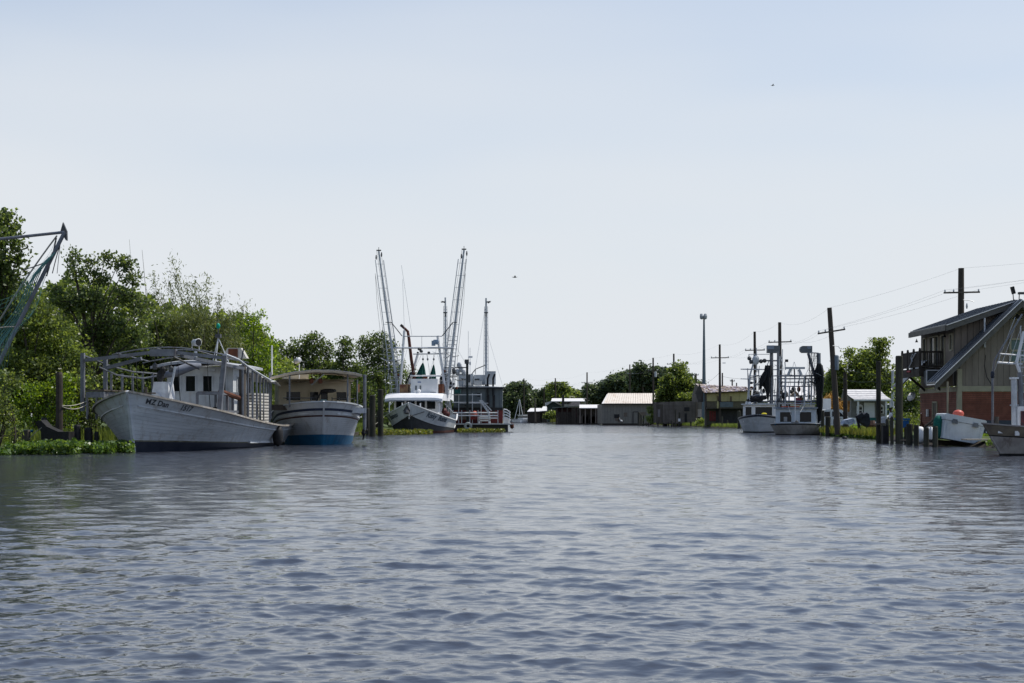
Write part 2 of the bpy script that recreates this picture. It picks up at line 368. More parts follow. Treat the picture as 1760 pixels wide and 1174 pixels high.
# ------------------------------------------------------------------ foliage
def leafquads(C, size, up=.35, aspect=.62, rng=RNG, droop=0):
    n = len(C); nrm = rng.normal(size=(n,3)); nrm[:,2] = nrm[:,2]*(1-up) + up*1.6; nrm /= np.linalg.norm(nrm, axis=1)[:,None]
    t = rng.normal(size=(n,3)); t[:,2] -= droop; t -= nrm*(t*nrm).sum(1)[:,None]; t /= np.linalg.norm(t, axis=1)[:,None]; b = np.cross(nrm, t)
    s = size * rng.uniform(.6, 1.3, size=(n,1)); l = s*.5; w_ = s*.5*aspect
    V = np.stack([C - t*l, C + b*w_ - t*l*.1, C + t*l, C - b*w_ - t*l*.1], 1).reshape(-1, 3)
    return V, np.arange(4*n).reshape(-1, 4)
def clumps(blobs, per_m, clump_r, m, rng=RNG, shell=.55):
    """blobs: (cx,cy,cz,rx,ry,rz). returns leaf centres gathered in clumps set mostly near the outside"""
    out = []; cc = []
    for (cx, cy, cz, rx, ry, rz) in blobs:
        vol = rx*ry*rz*4.2; k = max(5, int(per_m*vol**.72))
        d = rng.normal(size=(k,3)); d /= np.linalg.norm(d, axis=1)[:,None]; rad = rng.uniform(shell, 1.0, size=(k,1))**.8 * rng.uniform(.85, 1.12, size=(k,1))
        c = np.array([cx,cy,cz]) + d*rad*np.array([rx,ry,rz]); cc.append(c)
        q = np.repeat(c, m, 0); sc = clump_r*rng.uniform(.5, 1.35, size=(k,1)).repeat(m, 0)
        out.append(q + np.clip(rng.normal(size=q.shape), -1.35, 1.35)*sc*np.array([1,1,.7]))
        ki = int(k*m*.3)      # inner leaves, so the crown is not hollow
        d = np.clip(rng.normal(size=(ki,3)), -2, 2)*.42; out.append(np.array([cx,cy,cz]) + d*np.array([rx,ry,rz]))
    return np.vstack(out), np.vstack(cc)
def tree(name, label, D, base_px, blobs_px, mt, leaf=.2, per_m=5, clump_r=.35, m=26, trunk_r=.16, base_z=.5, depth=.8, group=None, ntwig=40, aspect=.62, cat='tree', up=.35, cut=None, stems=1):
    """blobs_px: (px, py, rpx[, rpy]) in photograph pixels at distance D; turned into real ellipsoids with their own depth offset"""
    rng = np.random.default_rng(abs(hash((round(D*7), base_px, len(blobs_px)))) % 100000)
    blobs = []; sc = D/FPX
    for b in blobs_px:
        rx = b[2]*sc; rz = (b[3] if len(b) > 3 else b[2])*sc; dy = (b[4] if len(b) > 4 else rng.uniform(-1, 1)*rx*.7)
        blobs.append((X(b[0], D), D+dy, Z(b[1], D), rx, max(rx*depth, .5), rz))
    bx = X(base_px, D); root = thing(name, label, cat, (bx, D, base_z), 0, group)
    C, cc = clumps(blobs, per_m, clump_r, m, rng)
    C = C[C[:,2] > base_z-.1]
    if cut: C = C[cut(C)]
    V, Fq = leafquads(C, leaf, up, aspect, rng)
    npmesh('crown' if cat == 'tree' else 'foliage', V, Fq, mt, root)
    mb = MB(); tops = []
    hc = max(b[2] for b in blobs)
    for s_ in range(stems):
        ox = 0 if stems == 1 else rng.uniform(-.8, .8)
        tgt = blobs[int(rng.integers(len(blobs)))] if stems > 1 else max(blobs, key=lambda b: b[2])
        p0 = Vector((bx+ox, D, base_z-.2)); p3 = Vector((tgt[0], tgt[1], tgt[2])); pts = []
        for k in range(7):
            u = k/6; p = p0.lerp(p3, u); p.x = lerp(p0.x, p3.x, u**1.5) + .15*math.sin(u*5+ox); pts.append(p)
        mb.path(pts, [trunk_r*(1-.8*k/6) for k in range(7)], 7)
        for b in blobs:
            if b is tgt: continue
            u = min(.85, max(.25, (b[2]-base_z)/max(.1, p3.z-base_z)*.65)); a = pts[int(u*6)]
            e = Vector(b[:3]); mid = a.lerp(e, .5) + Vector((0,0,.25*(e-a).length*.4)); r0 = trunk_r*(1-.8*u)*.6
            mb.path([a, mid, e], [r0, r0*.6, r0*.25], 5)
    if ntwig:
        for i in rng.choice(len(cc), min(ntwig, len(cc)), replace=False):
            c = Vector(cc[i]); b = min(blobs, key=lambda q: (Vector(q[:3])-c).length); e = Vector(b[:3])
            mb.path([e, e.lerp(c, .5)+Vector((0,0,.08)), c], [trunk_r*.18, trunk_r*.12, trunk_r*.05], 3)
    mb.build('trunk' if cat == 'tree' else 'stems', bark, root, smooth=True)
    return root
# ---- left bank
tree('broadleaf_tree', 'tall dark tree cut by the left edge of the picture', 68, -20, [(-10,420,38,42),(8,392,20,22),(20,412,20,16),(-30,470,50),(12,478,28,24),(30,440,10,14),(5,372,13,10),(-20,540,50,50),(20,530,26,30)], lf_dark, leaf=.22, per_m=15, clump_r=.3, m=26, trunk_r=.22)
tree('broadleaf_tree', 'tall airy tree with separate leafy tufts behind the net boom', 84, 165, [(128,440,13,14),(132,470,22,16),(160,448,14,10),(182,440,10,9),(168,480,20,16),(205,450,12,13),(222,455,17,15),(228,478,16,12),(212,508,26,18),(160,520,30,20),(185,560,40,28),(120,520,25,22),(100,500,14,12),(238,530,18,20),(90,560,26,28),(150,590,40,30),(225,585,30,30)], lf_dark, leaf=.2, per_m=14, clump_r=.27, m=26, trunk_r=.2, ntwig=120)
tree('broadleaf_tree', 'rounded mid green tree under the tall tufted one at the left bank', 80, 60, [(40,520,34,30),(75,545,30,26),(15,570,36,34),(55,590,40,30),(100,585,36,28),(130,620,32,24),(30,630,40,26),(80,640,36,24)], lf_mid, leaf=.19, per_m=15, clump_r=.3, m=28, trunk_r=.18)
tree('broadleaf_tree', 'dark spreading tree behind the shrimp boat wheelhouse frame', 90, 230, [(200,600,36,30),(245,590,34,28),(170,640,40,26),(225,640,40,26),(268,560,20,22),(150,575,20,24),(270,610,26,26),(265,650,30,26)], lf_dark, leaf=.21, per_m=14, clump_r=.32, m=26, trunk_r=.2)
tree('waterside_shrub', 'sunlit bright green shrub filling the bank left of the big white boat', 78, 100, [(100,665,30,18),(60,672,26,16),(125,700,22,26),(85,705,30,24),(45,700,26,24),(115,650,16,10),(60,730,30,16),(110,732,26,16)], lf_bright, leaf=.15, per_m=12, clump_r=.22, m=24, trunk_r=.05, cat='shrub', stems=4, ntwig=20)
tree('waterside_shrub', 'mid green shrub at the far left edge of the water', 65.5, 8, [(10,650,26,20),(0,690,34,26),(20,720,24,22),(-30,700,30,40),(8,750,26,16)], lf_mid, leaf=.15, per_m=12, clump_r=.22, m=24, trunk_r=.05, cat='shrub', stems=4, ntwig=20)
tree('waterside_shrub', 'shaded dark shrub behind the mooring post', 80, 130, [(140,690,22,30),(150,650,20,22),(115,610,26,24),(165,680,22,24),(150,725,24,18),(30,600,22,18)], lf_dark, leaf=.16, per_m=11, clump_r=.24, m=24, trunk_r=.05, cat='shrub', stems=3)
tree('poplar_tree', 'light green tree with upright sprays between the two white boats', 98, 430, [(400,570,24,26),(430,560,22,22),(455,580,16,24),(440,545,14,12),(385,600,30,28),(420,615,30,26),(460,620,18,26),(470,600,8,12),(405,545,9,10),(365,590,22,24),(350,620,26,24)], lf_bright, leaf=.19, per_m=12, clump_r=.3, m=24, trunk_r=.1, ntwig=80)
tree('poplar_tree', 'small yellow green tree over the cabin of the nearest boat', 93, 330, [(330,600,24,26),(300,615,24,24),(360,625,26,20),(285,590,16,20)], lf_mid, leaf=.16, per_m=9, clump_r=.24, m=22, trunk_r=.12)
G = 'trees beyond the boats on the left bank'
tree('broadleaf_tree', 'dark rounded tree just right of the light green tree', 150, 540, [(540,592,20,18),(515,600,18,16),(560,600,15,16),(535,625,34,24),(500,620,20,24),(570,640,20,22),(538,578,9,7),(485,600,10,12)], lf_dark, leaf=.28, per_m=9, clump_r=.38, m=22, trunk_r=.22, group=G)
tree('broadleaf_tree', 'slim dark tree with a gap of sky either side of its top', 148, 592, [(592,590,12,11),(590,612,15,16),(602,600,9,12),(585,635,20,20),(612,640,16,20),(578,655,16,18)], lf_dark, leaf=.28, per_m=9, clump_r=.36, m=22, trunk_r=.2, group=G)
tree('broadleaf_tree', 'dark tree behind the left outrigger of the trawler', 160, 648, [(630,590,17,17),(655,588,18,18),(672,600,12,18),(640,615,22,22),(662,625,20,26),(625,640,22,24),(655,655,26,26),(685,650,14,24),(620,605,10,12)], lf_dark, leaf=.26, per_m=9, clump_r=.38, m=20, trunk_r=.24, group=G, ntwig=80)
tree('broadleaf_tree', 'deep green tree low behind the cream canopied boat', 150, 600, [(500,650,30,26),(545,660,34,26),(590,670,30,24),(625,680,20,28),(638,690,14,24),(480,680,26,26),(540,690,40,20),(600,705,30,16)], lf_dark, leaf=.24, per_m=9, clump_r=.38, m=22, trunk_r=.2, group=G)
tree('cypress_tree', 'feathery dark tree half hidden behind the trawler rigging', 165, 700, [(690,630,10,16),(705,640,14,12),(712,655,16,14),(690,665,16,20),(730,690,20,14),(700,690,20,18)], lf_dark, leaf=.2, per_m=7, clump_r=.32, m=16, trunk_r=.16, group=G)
def backdrop_wood(name, label, pts, D, mt, leaf=.4, n=9000, thick=8):
    """a far continuous wood: stuff. pts = (px, top py) outline"""
    rng = np.random.default_rng(int(D)); xs = [p[0] for p in pts]; ys = [p[1] for p in pts]
    px = rng.uniform(xs[0], xs[-1], n); top = np.interp(px, xs, ys) + 5*np.sin(px*.21) + 3*np.sin(px*.57+2)
    u = rng.uniform(0, 1, n)**.6; d = D + rng.uniform(-.5, .5, n)*thick; zt = EYE-(top-HOR)/FPX*D; z = .4 + (zt-.4)*u
    C = np.stack([(px-880)/FPX*d, d, z], -1); V, Fq = leafquads(C, leaf, .35, .7, rng)
    npmesh(name, V, Fq, mt, label=label, cat='woodland', kind='stuff')
backdrop_wood('distant_woodland', 'dense dark wood closing the view behind the left bank trees', [(-120,560),(0,560),(120,600),(300,600),(480,640),(640,650),(760,690),(800,705)], 175, lf_dark, .55, 26000, 14)
def bamboo():
    D = 91; root = thing('bamboo_clump', 'tall bamboo clump with feathery plumes rising over the trees', 'bamboo', (X(330,D), D, .5))
    rng = np.random.default_rng(5); leaves = []
    tall = [(292,440,340),(300,470,345),(318,480,335),(340,500,350),(325,520,345),(376,505,362),(345,515,352),(420,520,395),(274,500,300),(262,520,290),(250,490,262),(245,430,262),(219,410,235),(223,450,240),(240,500,258),(280,520,300),(395,530,385),(310,540,325),(355,475,348),(290,480,322),(334,482,342),(405,535,392),(268,470,285)]
    for i, (tx, ty, bx) in enumerate(tall + [(rng.uniform(250,410), rng.uniform(545,590), rng.uniform(280,380)) for _ in range(30)]):
        d = D + rng.uniform(-2, 3); a = Vector((X(bx,d), d, .4)); e = Vector((X(tx,d), d+rng.uniform(-.5,.5), Z(ty,d))); pts = []
        for k in range(9):
            u = k/8; p = a.lerp(e, u); p.x = lerp(a.x, e.x, u**1.8); pts.append(p)
        MB().path(pts, [.045*(1-.8*k/8) for k in range(9)], 4).build('culm', bark if i % 2 else mat('culm_green', (.12,.14,.05), (.2,.19,.08), rough=.5), root)
        bare = i in (10, 11, 12, 13, 14, 15, 9)
        for k in range(60 if bare else 240):
            u = rng.uniform(.45, 1) if not bare else rng.uniform(.3, .75); j = min(7, int(u*8)); p = pts[j].lerp(pts[j+1], u*8-j)
            if not bare and i < 23 and rng.uniform() < .5: p = pts[7].lerp(pts[8], rng.uniform(-.3, 1))
            rad = .16 if (i < 23 and u > .7) else .42
            leaves.append((p.x+rng.normal()*rad, p.y+rng.normal()*rad, p.z+rng.normal()*rad-.1))
    blobs = [(X(px,D), D+dy, Z(py,D), rx*D/FPX, 1.6, rz*D/FPX) for px, py, rx, rz, dy in ((290,570,30,36,0),(330,560,34,36,.6),(370,575,30,34,0),(310,610,44,30,1),(360,620,36,28,.5),(395,600,22,30,1),(265,600,24,34,.5))]
    C, _ = clumps(blobs, 14, .3, 26, rng, .3); C = np.vstack([C, np.array(leaves)])
    V, Fq = leafquads(C, .26, .1, .22, rng, droop=1.6); npmesh('foliage', V, Fq, lf_bamboo, root)
bamboo()

# ---- floating hyacinth and grass
def tufts(name, label, C, h, wdt, mt, lean=.35, kind='stuff', cat='grass'):
    rng = np.random.default_rng(len(C)); n = len(C); a = rng.uniform(0, 2*math.pi, n); H_ = h*rng.uniform(.5, 1.25, n); l = lean*H_*rng.uniform(0, 1, n); b = rng.uniform(0, 2*math.pi, n)
    dx, dy = np.cos(a)*wdt, np.sin(a)*wdt; T = C + np.stack([np.cos(b)*l, np.sin(b)*l, H_], -1); M_ = C + np.stack([np.cos(b)*l*.35, np.sin(b)*l*.35, H_*.55], -1); o = np.stack([dx, dy, 0*dx], -1)
    V = np.stack([C-o*.5, C+o*.5, M_+o*.45, T, M_-o*.45], 1).reshape(-1, 3); i = np.arange(n)[:,None]*5
    Fq = np.vstack([np.hstack([i, i+1, i+2, i+4]), np.hstack([i+4, i+2, i+3, i+3])])
    me_f = [tuple(q) if q[2] != q[3] else tuple(q[:3]) for q in Fq.tolist()]
    me = bpy.data.meshes.new(name); me.from_pydata(V.tolist(), [], me_f); me.materials.append(mt)
    o_ = bpy.data.objects.new(name, me); COL.objects.link(o_); tag(o_, label, cat, None, kind); return o_
def patch_pts(poly, n, rng):
    xs = [p[0] for p in poly]; ys = [p[1] for p in poly]; out = []
    while len(out) < n:
        x, y = rng.uniform(min(xs), max(xs)), rng.uniform(min(ys), max(ys)); c = False; j = len(poly)-1
        for i in range(len(poly)):
            if (poly[i][1] > y) != (poly[j][1] > y) and x < (poly[j][0]-poly[i][0])*(y-poly[i][1])/(poly[j][1]-poly[i][1])+poly[i][0]: c = not c
            j = i
        if c and noise.noise(Vector((x*.9, y*.9, 3))) > -.12: out.append((x, y, 0.02))
    return np.array(out)
def hyacinth(label, poly, n, h=.28, leaf=.17, mt=None):
    rng = np.random.default_rng(n); C = patch_pts(poly, n, rng); C[:,2] = .05 + h*rng.uniform(0, 1, n)*(.55+.5*np.array([noise.noise(Vector((c[0]*1.3, c[1]*1.3, 0)))+.5 for c in C]))
    V, Fq = leafquads(C, leaf, .25, .85, rng); npmesh('water_hyacinth', V, Fq, mt or lf_water, label=label, cat='water plants', kind='stuff')
hyacinth('mat of bright green floating leaves at the bow of the nearest white boat', [(X(15,64.5),64.0),(X(120,64),63.6),(X(225,66),66.2),(X(232,68),68),(X(200,70),70),(X(120,70),70),(X(10,69),69)], 9000, .55)
hyacinth('ragged floating leaves under the left edge shrub', [(X(-60,62),62),(X(14,63),63.3),(X(25,67),67),(X(-60,68),68)], 1500, .25)
hyacinth('yellow green floating weed in front of the trawler bow', [(X(618,133),132.5),(X(660,134),133),(X(740,140),140),(X(745,147),146),(X(700,150),150),(X(625,146),146)], 8000, .42, .2, lf_yel)
hyacinth('thin strip of floating weed under the houseboat', [(X(788,160),158),(X(868,160),160),(X(866,166),166),(X(786,166),166)], 2200, .36, .22, lf_yel)
def bank_grass(label, poly, n, h, mt, z=.4):
    C = patch_pts(poly, n, np.random.default_rng(n)); C[:,2] = z; return tufts('bank_grass', label, C, h, .05, mt)

# undergrowth along the foot of the left bank
U = 'undergrowth bushes at the foot of the left bank trees'
for px_, D_, lab, mt_ in ((60,80,'low dark undergrowth behind the leftmost shrubs',lf_mid),(150,88,'dark undergrowth behind the bow frame of the nearest boat',lf_dark),(260,96,'undergrowth at the foot of the bamboo',lf_mid),(370,100,'undergrowth right of the bamboo foot',lf_mid),(450,106,'undergrowth seen between the two white boats',lf_mid)):
    tree('undergrowth_bush', lab, D_, px_, [(px_-60,665,50,40),(px_,660,55,44),(px_+60,668,50,40),(px_-30,700,50,24),(px_+40,700,50,24)], mt_, leaf=.24, per_m=9, clump_r=.4, m=22, trunk_r=.06, cat='bush', stems=3, ntwig=0, group=U)

backdrop_wood('near_woodland', 'dark leafy mass filling the gaps behind the left bank trees', [(-200,440),(0,450),(40,505),(75,495),(110,485),(160,482),(240,505),(280,525),(330,530),(420,552),(460,575),(480,610),(530,650),(560,700)], 112, lf_mid, .42, 32000, 8)

def bank_wood():
    rng = np.random.default_rng(3); n = 16000; y = rng.uniform(-30, 64, n); e = np.interp(y, [-60,20,52,64], [-40,-31,-26,-23.6]); d = rng.uniform(1.0, 12, n)
    h = (1.8 + 5.5*np.clip(d/9, 0, 1)) * (.8+.25*np.sin(y*.5)+.15*np.sin(y*1.3+2)); z = .3 + h*rng.uniform(0, 1, n)**.7
    sel = ~((y > 53) & (z > 7)); C = np.stack([e-d-2.5, y, z], -1)[sel]; V, Fq = leafquads(C, .6, .35, .7, rng)
    npmesh('bank_woodland', V, Fq, lf_dark, label='dense leafy wood along the near left bank', cat='woodland', kind='stuff')
bank_wood()
# ------------------------------------------------------------------ boats
class Hull:
    """local frame: bow stem head at the origin, x forward, y port, z up from the water"""
    def __init__(s, bow, yaw, L, w, zb, zs, rake=1.2, a=.42, wa=.6, wk=.86, flare=1.4, kd=.62, stern=.86, up=0.0, zpow=1.7, lin=0):
        s.lin = lin
        s.L, s.w, s.zb, s.zs, s.rake, s.a, s.wa, s.wk, s.flare, s.kd, s.stern, s.up, s.zpow = L, w, zb, zs, rake, a, wa, wk, flare, kd, stern, up, zpow
        s.M = Matrix.Translation(Vector((bow[0], bow[1], 0))) @ Matrix.Rotation(yaw, 4, 'Z'); s.bow, s.yaw = bow, yaw
    def zd(s, u):
        if s.lin: return s.zb - (s.zb-s.zs)*((s.yd(u)/s.w)*s.lin + (1-(1-u)**s.zpow)*(1-s.lin)) + s.up*max(0, (u-.75)/.25)**2
        return s.zs + (s.zb - s.zs)*(1-u)**s.zpow + s.up*max(0, (u-.75)/.25)**2
    def yd(s, u): q = min(1, u/s.a); return s.w*(1-(1-q)**2)**s.kd * (1-(1-s.stern)*max(0, (u-.55)/.45)**2)
    def yw(s, u): q = min(1, u/s.wa); return s.wk*s.w*(1-(1-q)**2)**(s.kd+.25) * (1-(1-s.stern)*max(0, (u-.55)/.45)**2)
    def S(s, side, u, z, out=0.0):
        t = z/s.zd(u); tt = max(0, t); y = lerp(s.yw(u), s.yd(u), tt**s.flare) if t <= 1 else s.yd(u)
        if z < 0: y *= 1 + z*.45
        y = max(y, .05); x = -(u*s.L) - s.rake*(1-u)**3*(1-min(1, tt)) - (0 if z >= 0 else -z*.3*(1-u))
        p = Vector((x, side*(y+out), z)); return p
    def root(s, name, label, cat, group=None):
        return thing(name, label, cat, (s.bow[0], s.bow[1], 0), s.yaw, group)
    def stations(s, n=26): return [(i/n)**1.5 for i in range(n+1)]
    def hull(s, root, rows, mats, n=26):
        """rows: list of functions z(u), bottom to top; mats[k] colours the band between rows k and k+1"""
        mb = MB(s.M); U = s.stations(n); top = len(rows)-1
        sub = 4; slot = {}; ml = []
        for side in (1, -1):
            for k in range(top):
                if mats[k] not in slot: slot[mats[k]] = len(ml); ml.append(mats[k])
                mb.cur = slot[mats[k]]
                rr = [[s.S(side, u, lerp(rows[k](u), rows[k+1](u), j/sub)) for u in U] for j in range(sub+1)]
                mb.grid(rr if side < 0 else [r[::-1] for r in rr])
        for k in range(top):
            mb.cur = slot[mats[k]]; mb.grid([[s.S(1, 1, rows[k](1)), s.S(-1, 1, rows[k](1))], [s.S(1, 1, rows[k+1](1)), s.S(-1, 1, rows[k+1](1))]])
            a, b = [[s.S(sd, 0, lerp(rows[k](0), rows[k+1](0), j/sub)) for j in range(sub+1)] for sd in (1, -1)]; mb.grid([a, b])
        return mb.build('hull', ml, root, smooth=False)
    def deck(s, root, m, drop=.35, inner=None):
        mb = MB(s.M); U = [u for u in s.stations() if u > .004]
        f = lambda sd, u, dz: s.S(sd, u, s.zd(u)-dz, -.07)
        mb.grid([[f(1, u, drop) for u in U], [Vector((f(1,u,drop).x, 0, s.zd(u)-drop+.05)) for u in U], [f(-1, u, drop) for u in U]])
        mb.build('deck', m, root)
        mb = MB(s.M)
        for sd in (1, -1): mb.grid([[s.S(sd, u, s.zd(u), -.07) for u in U], [f(sd, u, drop) for u in U]])
        mb.build('bulwark', inner or m, root)
    def cap(s, root, m, w=.16, h=.07, name='gunwale', dz=.03, u0=0, u1=1, out=0):
        for sd in (1, -1):
            U = [u0+(u1-u0)*(i/24)**1.4 for i in range(25)]
            MB(s.M).sweep([s.S(sd, u, s.zd(u)+min(0, dz), out) + Vector((0, 0, max(dz, 0))) for u in U], w, h).build(name, m, root)
    def rail(s, root, m, frac, w=.08, h=.08, name='rub_rail', u0=.01, u1=1, sides=(1,-1)):
        for sd in sides:
            MB(s.M).sweep([s.S(sd, u0+(u1-u0)*i/24, s.zd(u0+(u1-u0)*i/24)*frac(u0+(u1-u0)*i/24), .02) for i in range(25)], w, h).build(name, m, root)
    def seams(s, root, m, n, f0=.24, f1=.76):
        for sd in (1, -1):
            for k in range(n):
                f = lerp(f0, f1, k/(n-1)); MB(s.M).sweep([s.S(sd, .004+.99*(i/20)**1.3, s.zd(.004+.99*(i/20)**1.3)*f, .004) for i in range(21)], .014, .014).build('plank_seam', m, root)
    def text(s, root, body, side, m0, zf, size, m, shear=.2, name='lettering', ys=1.0):
        """lettering laid on the hull skin, m0 metres of skin aft of the stem"""
        me = textmesh(body, shear); xs = [v.co.x for v in me.vertices]; x0, x1 = min(xs), max(xs); Lm = (x1-x0)*size
        U = [i/400 for i in range(401)]; pts = [s.S(side, u, s.zd(u)*zf) for u in U]; A = [0]
        for p, q in zip(pts, pts[1:]): A.append(A[-1] + (q-p).length)
        inv = ROOTM[root.name].inverted()
        for v in me.vertices:
            d = (v.co.x-x0)*size; d = m0 + (d if side > 0 else Lm-d); u = float(np.interp(d, A, U))
            v.co = inv @ (s.M @ s.S(side, u, s.zd(u)*zf + v.co.y*size*ys, .03))
        me.materials.append(m); o = bpy.data.objects.new(name, me); COL.objects.link(o); o.parent = root; return o
    def W(s, x, y, z): return s.M @ Vector((x, y, z))
def textmesh(body, shear=0.0):
    cu = bpy.data.curves.new('lettering', 'FONT'); cu.body = body; cu.shear = shear; cu.size = 1; cu.resolution_u = 3; cu.offset = .022
    o = bpy.data.objects.new('lettering_tmp', cu); COL.objects.link(o); dg = bpy.context.evaluated_depsgraph_get()
    me = bpy.data.meshes.new_from_object(o.evaluated_get(dg)); bpy.data.objects.remove(o, do_unlink=True); bpy.data.curves.remove(cu); return me
def flat_text(body, center, width, m, root, facing='-Y', shear=0, height=None, name='lettering', R3=None):
    me = textmesh(body, shear); xs = [v.co.x for v in me.vertices]; ys = [v.co.y for v in me.vertices]; k = width/(max(xs)-min(xs)); ky = height/(max(ys)-min(ys)) if height else k
    inv = ROOTM[root.name].inverted(); A = R3 or Matrix.Rotation(R(90), 3, 'X')
    for v in me.vertices: v.co = inv @ (Vector(center) + A @ Vector(((v.co.x-(max(xs)+min(xs))/2)*k, (v.co.y-(max(ys)+min(ys))/2)*ky, 0)))
    me.materials.append(m); o = bpy.data.objects.new(name, me); COL.objects.link(o); o.parent = root; return o
def wall_with_windows(M, root, y0, y1, z0, z1, x, wins, m, frame_m, glass_m, facing=-1, th=.08, name='cabin_wall', framed=.07, axis='y', pane_in=.05):
    """wall in the local plane x=const (axis='y': runs along y) or y=const (axis='x': runs along x); wins = (a, b, za, zb)"""
    def pt(a, z, d): return Vector((x + d*facing, a, z)) if axis == 'y' else Vector((a, x + d*facing, z))
    ws = sorted(wins); cuts = [y0] + [c for w_ in ws for c in (w_[0], w_[1])] + [y1]
    mb = MB(M)
    def slab(a0, a1, c0, c1):
        if a1-a0 < 1e-3 or c1-c0 < 1e-3: return
        c = (pt(a0, c0, 0)+pt(a1, c1, 0))/2 - (pt(0, 0, 1)-pt(0, 0, 0))*th/2; e = pt(a1, c1, 0)-pt(a0, c0, 0)
        mb.boxm(c, (th if axis == 'y' else abs(e.x))/2, (abs(e.y) if axis == 'y' else th)/2, abs(e.z)/2)
    for i in range(0, len(cuts)-1, 2): slab(cuts[i], cuts[i+1], z0, z1)
    for (a, b, za, zb) in ws: slab(a, b, z0, za); slab(a, b, zb, z1)
    mb.build(name, m, root)
    for (a, b, za, zb) in ws:
        f = MB(M)
        for p, q in (((a,za),(b,za)), ((a,zb),(b,zb)), ((a,za),(a,zb)), ((b,za),(b,zb))):
            f.bar(pt(p[0], p[1], .02), pt(q[0], q[1], .02), framed, framed)
        fo = f.build('window_frame', frame_m, root)
        MB(M).face([pt(a,za,-pane_in), pt(b,za,-pane_in), pt(b,zb,-pane_in), pt(a,zb,-pane_in)]).build('pane', glass_m, fo)

def ladder(mb, a, b, w_, r=.035, step=.4, side=(1,0,0)):
    a, b, s_ = Vector(a), Vector(b), Vector(side)*w_/2; mb.tube(a-s_, b-s_*.6, r, n=4); mb.tube(a+s_, b+s_*.6, r, n=4)
    n = int((b-a).length/step)
    for i in range(1, n): p = a.lerp(b, i/n); k = lerp(1, .6, i/n); mb.tube(p-s_*k, p+s_*k, r*.7, n=3)
def sag(a, b, d, n=10): a, b = Vector(a), Vector(b); return [a.lerp(b, i/n) - Vector((0,0,4*d*(i/n)*(1-i/n))) for i in range(n+1)]
def block(name, top, root, m=None, drop=.8, r=.1):
    p = Vector(top); mb = MB(); mb.tube(p, p-Vector((0,0,drop)), .02, n=4); mb.lathe(p-Vector((0,0,drop+r*2.4)), [(.01,0),(r*.8,.1*r),(r,r),(r*.9,2*r),(r*.3,2.5*r)], 8); return mb.build(name, m or rust, root)

